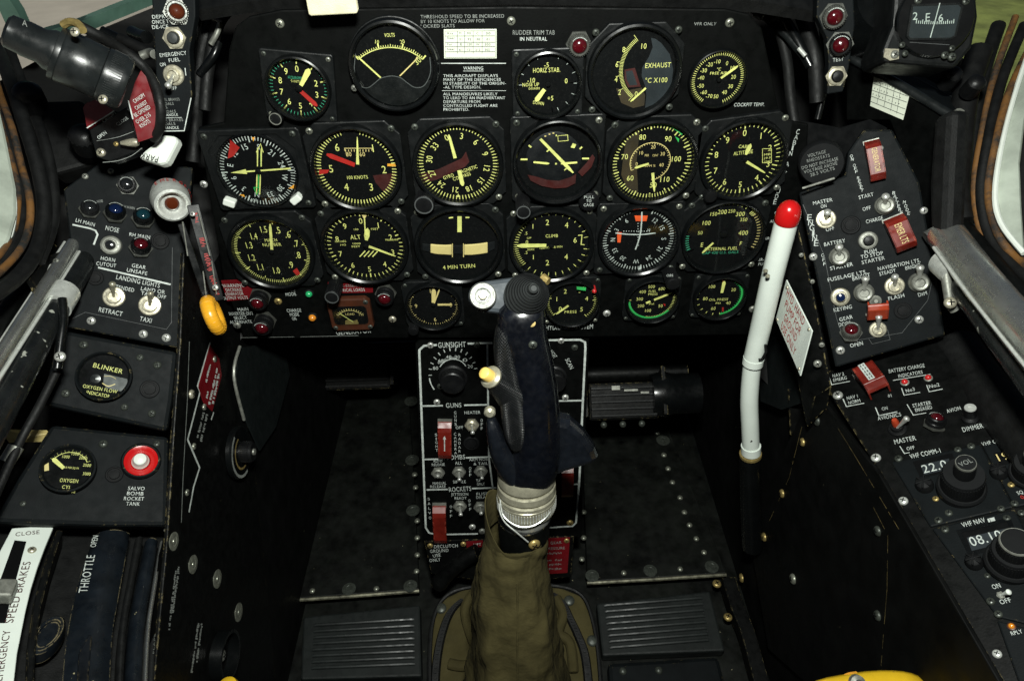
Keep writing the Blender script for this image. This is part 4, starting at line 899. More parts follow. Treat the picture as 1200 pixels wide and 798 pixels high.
# ---- heel pads
HEEL = Pl((0, .45, FZ-.012), (0, -.10, 1))
def heelpad(label, px, rows, slope_px):
    P = Panel('heel_pad', label, 'heel pad', HEEL, px, 'heel_grey', .02, .003)
    (x0, y0), (x1, y1), (x2, y2), (x3, y3) = rows
    b = MB(); n = 8
    for i in range(n):
        t = i/(n-1); A = V((x0, y0)).lerp(V((x3, y3)), t); B = V((x1, y1)).lerp(V((x2, y2)), t)
        a = V((*P.L(*A), .0015)); c = V((*P.L(*B), .0015)); b.tube([a, a.lerp(c, .02)+V((0, 0, .0012)), a.lerp(c, .98)+V((0, 0, .0012)), c], .0024, 8)
    b.build('ribs', 'rib_highlight_grey', P.root)
    return P.done()
heelpad('left ribbed heel pad on the floor', [(355, 722), (492, 708), (494, 792), (352, 796)], [(369, 733), (485, 726), (486, 778), (366, 783)], 0)
heelpad('right ribbed heel pad on the floor', [(699, 706), (832, 692), (850, 762), (706, 768)], [(708, 710), (822, 701), (830, 750), (715, 759)], 0)
for lab_, px in (('black kick tray below the left heel pad', [(352, 799), (496, 796), (498, 840), (348, 846)]), ('black kick tray with bolts below the right heel pad', [(712, 776), (842, 768), (858, 830), (716, 840)])):
    P = Panel('kick_tray', lab_, 'kick tray', HEEL, px, 'console_black', .02, .006)
    if px[0][0] > 600:
        for x, y in ((730, 786), (772, 785)): part(P.root, 'bolt', 'rivet', mk_rivet, 'washer_grey', 4.5*HEEL.sx(x, y), (*P.L(x, y), 0))
    P.done()
# side frames bolted along the floor edges
for lab_, A, B, bolts in (('black angle strip with screws left of the left heel pad', [(328, 706), (314, 730), (304, 770), (296, 830)], None, [(321, 714), (308, 770)]), ('black angle strip with brass screws right of the right heel pad', [(846, 676), (856, 710), (868, 740), (884, 800)], None, [(840, 684), (853, 723)])):
    q = spl([HEEL.hit(x, y, .012) for x, y in A], 4); b = MB(); d_ = V((-.02, 0, 0)) if A[0][0] < 600 else V((.02, 0, 0))
    b.loft([[p, p+d_, p+d_-V((0, 0, .02)), p-V((0, 0, .02))] for p in q]); root = thing('angle_strip', lab_, 'strip', Mx.Translation(q[0])); o = b.build('strip', 'worn_black', root, bevel=.001); o.matrix_parent_inverse = root.matrix_world.inverted()
    for x, y in bolts:
        s_ = screw(root, HEEL.hit(x, y, .012)-q[0], 5*HEEL.sx(x, y), 'brass' if x > 600 else 'steel')
# ---- rudder pedals
def pedal(label, x0, x1, y, d, ribs, tube_=False):
    pl = Pl(F((x0+x1)/2, y, d), (0, -.75, .66)); M = pl.M((x0+x1)/2, y); k = pl.sx((x0+x1)/2, y); w = (x1-x0)*k; root = thing('rudder_pedal', label, 'rudder pedal', M, 'rudder pedals')
    MB().box((0, 0, -.01), (w, .055, .02)).build('tread', 'worn_black', root, bevel=.004)
    b = MB()
    for i in range(ribs): b.box((0, -.020+.040*i/(ribs-1), .0018), (w*.94, .0040, .0046))
    b.build('ribs', 'rubber_black' if not tube_ else 'case_black', root, bevel=.0008)
    for sg in (-1, 1):
        MB().prism([(-.03, -.02), (.03, -.02), (.026, .03), (-.02, .05)], -.003, .003, Mx.Translation((sg*(w/2+.006), 0, -.01)) @ Mx.Rotation(PI/2, 4, 'Y')).build('side_bracket', 'worn_black', root, bevel=.001)
    MB().lathe([(.012, -w/2-.05), (.012, w/2+.05)], 18, Mx.Translation((0, .04, -.03)) @ Mx.Rotation(PI/2, 4, 'Y')).build('cross_tube', 'worn_black', root)
    return root
r_ = pedal('left ribbed rudder pedal at the far end of the footwell', 379, 457, 438, 1.16, 5)
screw(r_, (-.075, -.005, .0), .006, 'dull_steel'); screw(r_, (-.074, -.03, .0), .006, 'dull_steel')
r_ = pedal('right ribbed rudder pedal beside the armament pedestal', 690, 772, 470, 1.0, 5, True)
MB().lathe([(.0, -.02), (.030, -.02), (.034, .0), (.030, .012), (.030, .05), (.0, .05)], 28, Mx.Translation((.062, .008, -.012)) @ Mx.Rotation(PI/2, 4, 'Y')).build('end_drum', 'bezel_black', r_)
b = MB(); b.box((-.012, .020, .006), (.012, .006, .004)); b.box((.01, .016, .006), (.02, .003, .003)); b.box((.03, .012, .006), (.012, .003, .003)); b.build('bright_wear', 'dull_steel', r_)
for i in range(3): part(r_, 'stud', 'rivet', mk_rivet, 'washer_grey', .005, (-.03+.028*i, -.034, -.004))
# dark grey lining piece beside the left pedal
LIN = Pl((-.316, .5, .6), (1, 0, 0), (0, 1, 0))
o = sheet('canvas_lining', 'lining_grey', [LIN.hit(x, y, .004) for x, y in ((279, 408), (332, 399), (338, 440), (322, 500), (303, 528), (288, 495), (274, 450))], None, .002); tag(o, 'dark grey lining sheet on the left wall under the panel', 'lining')
b = MB(); b.tube(spl([LIN.hit(x, y, .010) for x, y in ((281, 406), (274, 440), (286, 492))], 5), .0018, 8); o = b.build('edging_strip', 'dull_steel'); tag(o, 'thin metal edging of the dark grey lining on the left wall', 'edging')

# ================================================================== ARMAMENT PEDESTAL
PT = F(588, 398, .80)
PED = Pl(PT, (0, -math.cos(math.radians(11)), math.sin(math.radians(11))))
pd = Panel('armament_pedestal', 'black centre switch panel outlined in white behind the control stick', 'switch panel', PED, [(486, 397), (691, 394), (681, 629), (496, 633)], 'panel_black', .05, .0015)
pd.line([(512, 404), (497, 405), (491.5, 410), (491.5, 416), (497, 565), (499, 618), (503, 624), (512, 626), (560, 625)], 2.6); pd.line([(548, 402.5), (577, 402)], 2.6)
pd.line([(571, 403), (573, 537), (578, 575)], 2.2); pd.line([(494, 475.5), (519, 475)], 2.2); pd.line([(544, 474.5), (572, 474)], 2.2); pd.line([(497, 538), (521, 537.5)], 2.2); pd.line([(546, 536), (576, 535)], 2.2); pd.line([(500, 573.5), (525, 573)], 2.2); pd.line([(553, 572), (583, 571)], 2.2)
pd.line([(640, 398.5), (680, 398), (685.5, 401), (686, 408), (683, 470), (679, 560), (675, 612), (671, 616), (640, 618)], 2.6); pd.line([(655, 469.5), (683, 469)], 2.2); pd.line([(660, 567), (679, 567)], 2.2)
pd.lab('GUNSIGHT', 513.5, 407.5, 546, 406.5, 6.2); pd.lab('GUNS', 522.5, 477.5, 541, 477, 5.2); pd.lab('BOMBS', 523, 538.5, 545.5, 537.5, 5.2); pd.lab('ROCKETS', 526, 576, 552.5, 574.5, 5.2)
pd.lab('HEATER', 544, 485, 563, 484.5, 4); pd.lab('OFF', 534, 502.5, 543, 502, 3.8); pd.labv('GUNS', 533.5, 483, 534, 496.5, 3.8, 3); pd.labv('CAMERA', 533.5, 508, 534, 530, 3.6, 3); pd.labv('RADAR', 538.5, 509, 538.5, 528, 3.6, 3); pd.labv('SIGHT', 511, 509, 512, 527, 3.6, 3); pd.labv('OFF', 564.5, 492, 564.5, 501.5, 3.8, 3)
pd.lab('AUTO', 508, 541.5, 518.5, 541, 3.5); pd.lab('RELEASE', 506, 545.8, 521.5, 545.2, 3.5); pd.lab('ALL', 533.5, 544, 541.5, 543.7, 4); pd.lab('ARM NOSE', 550, 540, 574, 539, 3.8); pd.lab('& TAIL', 555, 544.8, 572, 544, 3.6); pd.labv('OFF', 551, 548, 551, 556, 3.6, 3)
pd.lab('MANUAL', 507, 567.5, 523, 567, 3.5); pd.lab('RELEASE', 504, 571.5, 522.5, 571, 3.5); pd.lab('SINGLE', 531, 566, 546, 565.5, 3.8); pd.lab('TAIL', 558, 564.5, 567, 564, 3.6); pd.lab('ONLY', 559, 568.5, 568, 568, 3.6)
pd.lab('JETTISON', 529, 580.5, 549, 580, 3.6); pd.lab('READY', 532.5, 585, 547, 584.5, 3.6); pd.lab('FUSE', 558, 580, 572, 579.5, 3.6); pd.lab('DELAY', 558, 584, 572, 583.5, 3.6); pd.labv('SALVO', 502.5, 584, 504, 606, 3.4, 3); pd.labv('OFF', 550, 586, 551, 596, 3.6, 3); pd.labv('OFF', 528.5, 593, 528.5, 604, 3.6, 3)
pd.lab('NIGHT', 643, 412, 649, 420, 5); pd.lab('SCAN', 662, 421, 668, 433, 5); pd.lab('OFF', 655, 432, 659, 441, 3.6)
# gunsight dial scale
for i, (t, x, y) in enumerate((('80', 510.5, 431), ('60', 516.5, 422.5), ('40', 526, 418), ('20', 536, 418), ('0', 545, 421.5), ('20', 551, 429))):
    pd.lab(t, x-3.2, y+2, x+3.2, y+2, 4.2)
for i in range(13):
    a = math.radians(-95+i*14.5); pd.line([(531+25*math.sin(a), 437-26*math.cos(a)), (531+29*math.sin(a), 437-30*math.cos(a))], 1)
pd.line([(531+17.5*math.sin(math.radians(a)), 438-17.5*math.cos(math.radians(a))) for a in range(-62, 66, 8)], 1.2)
pd.line([(531+28*math.sin(math.radians(a)), 439-28*math.cos(math.radians(a))) for a in range(-128, -92, 6)], 1.4)
pd.lab('WINGSPAN', 514, 427, 524, 421.5, 3); pd.lab('FEET', 527, 420.5, 536, 420.5, 2.6)
for x, y, m_ in ((504.5, 404.5, 'steel'), (657.5, 399, 'steel'), (559, 404, 'washer_grey'), (512, 471, 'steel'), (662.5, 465.5, 'steel'), (553.5, 617, 'steel'), (668, 612, 'brass'), (673.5, 407, 'washer_grey'), (516, 452.5, 'washer_grey'), (565, 622, 'dull_steel')): pd.screw(x, y, 4, m_)
pd.done()
def rotary(label, pl, px, py, rpx, h, m='knob_black', n=24, name='rotary_control', pointer=True):
    M = pl.M(px, py); r = rpx*pl.sx(px, py); root = thing(name, label, 'knob', M)
    b = MB(); b.lathe([(r, 0), (r, h*.25), (r*.86, h*.32), (r*.82, h*.94), (r*.74, h), (0, h)], 40); knurl(b, r*.83, h*.36, h*.9, n); b.build('knob', m, root)
    if pointer: MB().box((0, r*.5, h+.0002), (r*.08, r*.55, .0004)).build('pointer_line', 'white_ink', root)
    return root
k_ = rotary('large black gunsight wingspan knob inside its white scale', PED, 531, 441, 17, .018, n=30, pointer=False)
rotary('black rotary knob with SCAN lettering right of the stick', PED, 649, 440, 15, .02, pointer=False)
guard('narrow red guard with white arrow in the GUNS block', PED, 521.5, 492, 522, 533, 15.5, 'guard_red', .012, arrow=True)
o = Mx.Translation((0, 0, 0)); 
guard('faded red guard in the ROCKETS block at the lower left of the pedestal', PED, 515, 590, 517, 631, 15, 'guard_red', .014)
guard('red guard with lettering low on the right of the pedestal', PED, 664.5, 545, 664, 578, 14, 'guard_red', .012)
toggle('HEATER toggle switch beside the red GUNS guard', PED, 553, 497, 554, 508, 8.5, kind='nut')
for x, y, tx, ty, l in ((513.5, 553, 513, 558, 'toggle switch between AUTO RELEASE and MANUAL RELEASE'), (538, 552, 538.5, 563, 'BOMBS toggle switch between ALL and SINGLE'), (563.5, 551, 565, 561, 'ARM NOSE & TAIL toggle switch'), (539, 592, 540, 604, 'JETTISON READY toggle switch in the ROCKETS block'), (563, 593, 564, 602, 'FUSE DELAY toggle switch beside the canvas boot')): toggle(l, PED, x, y, tx, ty, 8, kind='nut', m='dull_steel')
plug('black round plug below the HEATER switch', PED, 552.5, 519, 9.5)
# declutch panel below
PD2 = Pl(PED.hit(588, 632, .002), (0, -.95, .30))
p2 = Panel('declutch_control', 'small black DECLUTCH GROUND USE ONLY panel with a lumpy black handle under the pedestal', 'panel', PD2, [(497, 634), (673, 628), (669, 676), (590, 684), (505, 672)], 'worn_black', .03, .001)
for i, (t, a, b_) in enumerate((('DECLUTCH', 508.5, 537), ('GROUND', 504, 526), ('USE', 507.5, 517), ('ONLY', 503.5, 516.5))): p2.lab(t, a, 642+i*5.4, b_, 640.5+i*5.4, 4.2)
for x, y in ((504, 639), (543, 637), (664, 633)): p2.screw(x, y, 3.4, 'brass')
p2.done()
PD3 = Pl(PD2.o+PD2.n*.001, PD2.n)
p = placard('small red strip placard beside the DECLUTCH lettering', PD3, [(546, 634.5), (566, 633), (566, 640.5), (547, 642)], 'placard_red')
p.lab('LIFT', 555, 639, 564, 638.3, 3); p.done()
p = placard('red placard with lines of white lettering right of the boot below the pedestal', PD3, [(633, 631), (668, 629.5), (665, 671), (634, 673)], 'placard_red')
def scrib(P, x0, y0, x1, y1, h, col='dim_ink', step=1.7):
    """lettering too small to read in the photograph: short pen marks"""
    L = math.hypot(x1-x0, y1-y0); n = int(L/step); ux, uy = (x1-x0)/L, (y1-y0)/L; vx, vy = -uy, ux
    if vy > 0 and abs(vy) > abs(vx): vx, vy = -vx, -vy
    for i in range(n):
        if random.random() < .14: continue
        t = (i+.5)*step; a = random.uniform(0, .35)*h; b_ = random.uniform(.65, 1)*h; q = random.uniform(-.5, .5)
        P.line([(x0+ux*t+vx*a, y0+uy*t+vy*a), (x0+ux*(t+q)+vx*b_, y0+uy*(t+q)+vy*b_)], .75, col)
p.lab('GEAR', 645, 637.5, 658, 636.5, 3.6, 'dim_ink'); p.lab('PRESSURE', 640, 644, 662, 643, 3.4, 'dim_ink')
for y in (650, 658, 663, 668): scrib(p, 638, y, 660, y-1, 3)
p.done()
# black oblong declutch handle
b = MB(); q = [PD2.hit(x, y, .016) for x, y in ((512, 686), (528, 668), (545, 654), (560, 646))]; b.tube(spl(q, 5), [.010, .012, .012, .011]+[.011]*12, 14); o = b.build('handle', 'worn_black', p2.root); o.matrix_parent_inverse = p2.root.matrix_world.inverted()

# ================================================================== CONTROL STICK
S0 = V((0, .45, 1.2-.317)); AX = V((0, .035, .203)).normalized(); SN = V((0, -AX.z, AX.y))
SP = Pl(S0, SN); stick = thing('control_stick', 'dark blue pistol grip control stick with ribbed round hat and silver collar', 'control stick', SP.M(610, 640))
SI = stick.matrix_world.inverted()
def sl(px, py, lift=0.): return SI @ SP.hit(px, py, lift)
def ering(cx, y, hw, hd, off=0., n=28, e=2.4):
    c = sl(cx, y); k = SP.sx(cx, y); o = []
    for i in range(n):
        a = 2*PI*i/n; ca, sa = math.cos(a), math.sin(a)
        o.append(V((c.x+hw*k*math.copysign(abs(ca)**(2/e), ca), c.y, off+hd*k*math.copysign(abs(sa)**(2/e), sa))))
    return o
b = MB(); b.loft([ering(612, 352, 27, 26), ering(611, 366, 28, 28), ering(610.5, 385, 29, 31), ering(617, 412, 29, 33), ering(623, 440, 29, 35), ering(626, 470, 29.5, 36), ering(628, 500, 29, 36), ering(627, 525, 30, 36), ering(623, 545, 33, 35), ering(619, 556, 31, 31), ering(617, 566, 27, 27)])
b.build('grip', 'grip_blue', stick, sub=1)
mat('chequered', (.0048, .0055, .0062), .42, var=.2)
def cheq():
    m = MATS['chequered']; n = m.node_tree.nodes; l = m.node_tree.links; b = n['Principled BSDF']; tc = n.new('ShaderNodeTexCoord'); hs = []
    for d in ((1, 1, 0), (1, -1, 0)):
        mp_ = n.new('ShaderNodeVectorMath'); mp_.operation = 'DOT_PRODUCT'; mp_.inputs[1].default_value = d; l.new(tc.outputs['Object'], mp_.inputs[0])
        s_ = n.new('ShaderNodeMath'); s_.operation = 'MULTIPLY'; s_.inputs[1].default_value = 2400; l.new(mp_.outputs['Value'], s_.inputs[0])
        q = n.new('ShaderNodeMath'); q.operation = 'SINE'; l.new(s_.outputs[0], q.inputs[0]); hs.append(q)
    a = n.new('ShaderNodeMath'); a.operation = 'MAXIMUM'; l.new(hs[0].outputs[0], a.inputs[0]); l.new(hs[1].outputs[0], a.inputs[1])
    bp = n.new('ShaderNodeBump'); bp.inputs['Strength'].default_value = .9; bp.inputs['Distance'].default_value = .0008; l.new(a.outputs[0], bp.inputs['Height']); l.new(bp.outputs[0], b.inputs['Normal'])
cheq()
b = MB(); b.loft([ering(590, 374, 8, 16, .004), ering(590, 392, 12, 22, .006), ering(592, 412, 14, 26, .007), ering(598, 436, 15, 28, .007), ering(602, 470, 16, 29, .008), ering(604, 500, 15, 29, .008), ering(606, 518, 5, 20, .006)]); b.build('chequered_panel', 'chequered', stick, sub=1)
# trigger guard lobe on the left
b = MB(); b.loft([ering(575, 478, 5, 8, .012), ering(578, 490, 8, 12, .013), ering(582, 506, 11, 15, .012), ering(588, 522, 14, 18, .010), ering(596, 536, 17, 21, .007), ering(604, 550, 17, 24, .004), ering(610, 560, 14, 25, .002)]); b.build('finger_rest', 'grip_blue_lit', stick, sub=1)
b = MB(); q = sl(574, 481, .010); b.lathe([(.005, 0), (.005, .004), (.003, .006), (0, .006)], 16, Mx.Translation(q)); b.build('trigger', 'cream_metal', stick)
# weapon button on its stalk
A = sl(610, 464, .004); B = sl(577, 443, .026); d_ = B-A; R = V((0, 0, 1)).rotation_difference(d_.normalized()).to_matrix().to_4x4(); k = SP.sx(580, 440)
st = MB().lathe([(25*k, -.004), (23*k, d_.length*.3), (16*k, d_.length*.75), (11.5*k, d_.length), (0, d_.length)], 28, Mx.Translation(A) @ R).build('button_stalk', 'chequered', stick)
MB().lathe([(12*k, 0), (13*k, .0012), (13*k, .003), (10*k, .005), (0, .005)], 28, Mx.Translation(B) @ R).build('button_ring', 'cream_metal', st)
MB().lathe([(7.5*k, .004), (7.5*k, .010), (6.5*k, .0125), (3.5*k, .0138), (0, .014)], 24, Mx.Translation(B) @ R).build('button', 'button_yellow', st)
# hand rest wing on the right
pw = [sl(x, y) for x, y in ((640, 490), (655, 486), (668, 489), (684, 503), (696, 520), (700, 530), (697, 536), (680, 541), (660, 547), (646, 553), (634, 552))]
b = MB(); b.prism([(p.x, p.y) for p in pw], -.010, .010); b.build('hand_rest', 'grip_blue_lit', stick, bevel=.006)
# plate screw and wear on the front of the grip
screw(stick, sl(624.5, 404, .0215), .0036, 'washer_grey')
# head
HP = Pl(F(600, 346, .548), -FW); HM = HP.M(600, 346); HI = SI @ HM
hk = HP.sx(600, 346)
def hl(x, y): q = HM.inverted() @ HP.hit(x, y); return (q.x, q.y)
c1 = hl(566, 347); c2_ = hl(617, 347); pts = []
for i in range(13):
    a = PI/2+PI*i/12; pts.append((c1[0]+18*hk*math.cos(a), c1[1]+18*hk*math.sin(a)))
for i in range(13):
    a = -PI/2+PI*i/12; pts.append((c2_[0]+26*hk*math.cos(a), c2_[1]+25*hk*math.sin(a)))
b = MB(); b.prism(pts, -.030, -.004, HI); head = b.build('head', 'head_grey', stick, bevel=.004)
b = MB(); b.lathe([(16*hk, -.005), (16*hk, .0015), (14.5*hk, .0035), (9.5*hk, .0035), (8.5*hk, .0015), (7.5*hk, .0015), (7*hk, .0025), (5.2*hk, .0025)], 36, HI @ Mx.Translation((c1[0], c1[1], 0))); b.build('silver_ring', 'ring_steel', head)
b = MB(); b.lathe([(9.3*hk, .0012), (9.3*hk, .0038), (8.6*hk, .0038), (8.6*hk, .0012)], 36, HI @ Mx.Translation((c1[0], c1[1], 0)), closed=True); b.lathe([(13.2*hk, .003), (13.2*hk, .0038), (12.7*hk, .0038), (12.7*hk, .003)], 36, HI @ Mx.Translation((c1[0], c1[1], 0)), closed=True); b.build('ring_groove', 'washer_grey', head)
b = MB(); b.lathe([(5.2*hk, .0), (5.2*hk, .004), (3, .004)] if 0 else [(5.2*hk, 0), (5.2*hk, .0045), (4.2*hk, .0058), (0, .006)], 6, HI @ Mx.Translation((c1[0], c1[1], 0))); b.build('hex_bolt', 'nickel', head)
prof = [(26*hk, -.006)]
N = 9
for i in range(N):
    r0 = 27*hk*(1-i/N*.78); r1 = 27*hk*(1-(i+1)/N*.78); z0 = .022*(1-(1-i/N)**1.7)
    z1 = .022*(1-(1-(i+1)/N)**1.7)
    prof += [(r0, z0+.0004), (r0-.0005, z0+.0013), (r1+.0008, z1+.0006), (r1+.0004, z1-.0006)]
prof += [(27*hk*.22, .022), (27*hk*.21, .0265), (27*hk*.15, .028), (27*hk*.12, .0266), (0, .0266)]
tilt = V((.20, .16, 1)).normalized(); RQ = V((0, 0, 1)).rotation_difference(tilt).to_matrix().to_4x4()
b = MB(); b.lathe(prof, 44, HI @ Mx.Translation((c2_[0], c2_[1], 0)) @ RQ); hat = b.build('trim_hat', 'grip_hat', stick, sharp=25)
b = MB()
for i in range(N):
    r1 = 27*hk*(1-(i+1)/N*.78); z1 = .022*(1-(1-(i+1)/N)**1.7); b.lathe([(r1+.0009, z1-.0006), (r1+.0009, z1+.0005), (r1+.0002, z1+.0005), (r1+.0002, z1-.0006)], 44, HI @ Mx.Translation((c2_[0], c2_[1], 0)) @ RQ, closed=True)
b.build('grooves', 'dial_black', hat)
b = MB(); b.tube([HI @ V((*hl(620, 375), -.002)), HI @ V((*hl(621, 383), .001))], [.0052, .0040], 12); b.lathe([(.0035, 0), (.003, .003), (0, .0035)], 12, HI @ Mx.Translation((*hl(623, 379), .003))); b.build('brass_clip', 'brass', stick)
b = MB(); b.tube([HI @ V((*hl(636, 325), -.004)), HI @ V((*hl(643, 330), -.001))], [.004, .003], 10); b.build('brass_clip', 'brass', stick)
# collar
def cring(y, hw, cx=617, n=40): return ering(cx, y, hw, hw, 0, n, 2)
def coll(name, m, rows, cx=617, par=None):
    b = MB(); b.loft([cring(y, h_, cx) for y, h_ in rows]); return b.build(name, m, par or stick)
coll('collar', 'cream_metal', [(550, 33), (553, 34), (560, 34), (561, 31.5), (564, 31.5), (565, 34), (571, 34.5), (572, 32), (574, 32), (575, 34.5), (578, 34.5), (579, 33)])
kn = coll('knurled_ring', 'cream_metal', [(578, 33), (579, 34.5), (592, 34), (593, 32)])
b = MB(); k = SP.sx(617, 585)
for i in range(64):
    a = 2*PI*i/64; c = sl(617, 585.5); b.box((c.x+34.2*k*math.cos(a), c.y, 34.2*k*math.sin(a)), (.0010, 11*k, .0010))
b.build('knurling', 'steel', kn)
coll('lower_collar', 'steel', [(592, 31), (594, 30.5), (602, 29.5), (604, 28), (607, 26)])
coll('housing', 'worn_black', [(603, 26), (605, 30.5), (622, 30), (640, 27), (650, 24)], 614)
screw(stick, sl(626, 637, .0240), .0058, 'brass', 1.0, V((.25, -.1, 1)))
wire = [sl(585, 590, .012), sl(586, 600, .020), sl(592, 612, .026), sl(606, 624, .031), sl(619, 635, .030)]
b = MB(); b.tube(spl(wire, 6), .0007, 6); wire2 = [sl(586, 585, .014), sl(590, 604, .022), sl(606, 616, .030), sl(624, 616, .030), sl(640, 606, .024), sl(647, 594, .012), sl(648, 588, .006)]; b.tube(spl(wire2, 6), .0007, 6); b.build('locking_wire', 'bright_steel', stick)

# ---- canvas boot
boot = thing('canvas_boot', 'olive canvas boot gathered round the foot of the control stick', 'boot', SP.M(605, 700)); BI = boot.matrix_world.inverted()
def bring(cx, y, hw, hd, folds, ph, n=72, off=0.):
    c = BI @ SP.hit(cx, y); k = SP.sx(cx, y); o = []
    for i in range(n):
        a = 2*PI*i/n; f = 1+folds*(math.sin(5*a+ph)*.5+math.sin(9*a+ph*2.3+1)*.3+math.sin(3*a-ph)*.4)
        ca, sa = math.cos(a), math.sin(a); e = 2/2.6
        o.append(V((c.x+hw*k*f*math.copysign(abs(ca)**e, ca), c.y, off+hd*k*f*math.copysign(abs(sa)**e, sa))))
    return o
rows = [(605, 622, 35, 34, .03, 0), (604, 630, 36, 36, .035, .3), (602, 645, 37, 38, .05, .8), (602, 660, 39, 41, .075, 1.3), (601, 680, 43, 45, .085, 1.9), (602, 700, 48, 50, .085, 2.5), (603, 725, 48, 52, .085, 3.0), (603, 750, 49, 54, .08, 3.4), (604, 780, 53, 58, .08, 3.8), (604, 815, 62, 66, .06, 4.0), (604, 850, 74, 80, .05, 4.6)]
b = MB(); b.loft([bring(*r) for r in rows], caps=False); o = b.build('sleeve', 'canvas_olive', boot, sub=2); tx_ = bpy.data.textures.new('creases', 'CLOUDS'); tx_.noise_scale = .03; tx_.noise_depth = 3; dm = o.modifiers.new('creases', 'DISPLACE'); dm.texture = tx_; dm.strength = .013; dm.mid_level = .5; dm.texture_coords = 'LOCAL'
# turned-over collar of the sleeve, gaping at the upper left
def frill(t):   # top rim height varies round the stick
    o = []
    for i in range(72):
        a = 2*PI*i/72; lx = -math.cos(a-.35)
        y = 628-t*(6+38*max(0, lx)**1.5); c = BI @ SP.hit(604+t, y); k = SP.sx(603, y); hw = 36+1.5*t*max(0, lx)
        o.append(V((c.x+hw*k*math.cos(a), c.y, (36+2*t)*k*math.sin(a)*(1 if math.sin(a) > 0 else 1))))
    return o
b = MB(); rr_ = [frill(t) for t in (0, .25, .5, .75, 1.0)]; inner = [[V((p.x*.95, p.y-.001, p.z*.95)) for p in r] for r in reversed(rr_)]
b.loft(rr_+inner, caps=False); b.build('rim', 'canvas_olive', boot, sub=1)
b = MB(); sm = [(605, 650), (605.5, 680), (605, 720), (606, 760), (607, 800)]
kz = {650: 41.5, 680: 47, 720: 52.5, 760: 56, 800: 64}
b.tube(spl([BI @ SP.hit(x, y)+V((0, 0, kz[y]*SP.sx(x, y)*1.0)) for x, y in sm], 6), .0010, 8); b.build('seam', 'canvas_olive', boot)
BASE = Pl((0, .45, FZ+.004), (0, -.16, 1))
bp = Panel('boot_base', 'olive canvas floor flap with black zips and snap fasteners around the boot', 'canvas flap', BASE, [(503, 830), (504, 760), (508, 725), (520, 701), (545, 689), (600, 685), (655, 687), (682, 698), (694, 725), (701, 765), (706, 830)], 'canvas_olive', .008, .003, 'flap')
for P_ in ([(541, 705), (530, 716), (522, 732), (515, 758), (511, 790), (510, 830)], [(649, 698), (659, 708), (667, 724), (677, 745), (686, 772), (692, 830)]):
    q = [V((*bp.L(x, y), .004)) for x, y in P_]; b = MB(); pts = spl(q, 6)
    b.loft([[p+V((-.006, 0, 0)), p+V((-.004, 0, .004)), p+V((.004, 0, .004)), p+V((.006, 0, 0))] for p in pts])
    for i, p in enumerate(pts):
        if i % 1 == 0: b.box((p.x, p.y, p.z+.0045), (.004, .0022, .002))
    b.build('zip', 'rubber_black', bp.root)
for x, y in ((517, 713), (667, 704), (694, 751)): part(bp.root, 'snap_fastener', 'rivet', mk_rivet, 'washer_grey', (.0075, .0075, .004), (*bp.L(x, y), .002))
b = MB(); pts = spl([V((*bp.L(x, y), .001)) for x, y in ((503, 830), (504, 760), (508, 725), (520, 701), (545, 689), (600, 685), (655, 687), (682, 698), (694, 725), (701, 765), (706, 830))], 5); b.tube(pts, .0030, 8); b.build('piping', 'rubber_black', bp.root)
for P_ in ([(556, 695), (545, 715), (552, 745), (562, 772), (545, 781), (525, 778)], [(651, 700), (660, 720), (655, 742), (668, 755), (672, 790)]):
    b = MB(); b.tube(spl([V((*bp.L(x, y), .004)) for x, y in P_], 5), .0075, 10); b.build('fold', 'canvas_olive', bp.root, sub=1)
bp.done()
# ================================================================== LEFT SIDE
def hsheet(name, m, pl, px, label=None, cat=None, thick=.004, kind=None, bevel=0, lift=0):
    P = [pl.hit(x, y, lift) for x, y in px]; o = sheet(name, m, P, None, thick, bevel); tag(o, label, cat, None, kind); return o
LB = Pl.three((60, 100, .74), (240, 60, .80), (100, 420, .74))
hsheet('lining_left', 'wall_black', LB, [(-120, 150), (0, 95), (60, 62), (107, 39), (180, 9), (232, -14), (300, -14), (286, 392), (180, 560), (60, 660), (-120, 700)], kind='structure')
RB = Pl.three((1000, 60, .80), (1180, 120, .72), (1100, 420, .74))
hsheet('lining_right', 'wall_black', RB, [(880, 430), (880, -20), (1000, 2), (1090, 40), (1160, 96), (1200, 150), (1320, 260), (1320, 700), (1150, 700)], kind='structure')
# windscreen lower frame (teal) and canopy seal
b = MB(); q = [LB.hit(x, y, .002) for x, y in ((-60, 128), (-4, 30), (2, 24), (14, 52))]
TF = [F(18, 60, .70), F(60, 50, .73), F(107, 36, .76), F(145, 20, .79), F(182, 5, .82), F(225, -14, .86)]
b.loft([[p, p+V((0, -.006, .012)), p+V((-.012, .004, .012)), p+V((-.012, .004, -.004))] for p in TF]); WSC = thing('windscreen', 'pale teal lower corner of the windscreen frame at the upper left', 'windscreen', Mx.Translation(TF[1])); o = b.build('lower_frame', 'teal_frame', WSC); o.matrix_parent_inverse = WSC.matrix_world.inverted()
b = MB(); TF = [F(-30, -30, .62), F(0, 14, .64), F(12, 40, .65), F(22, 62, .66)]
b.loft([[p, p+V((.016, 0, .0)), p+V((.016, .012, 0)), p+V((0, .012, 0))] for p in TF]); o = b.build('post', 'teal_frame', WSC); o.matrix_parent_inverse = WSC.matrix_world.inverted()

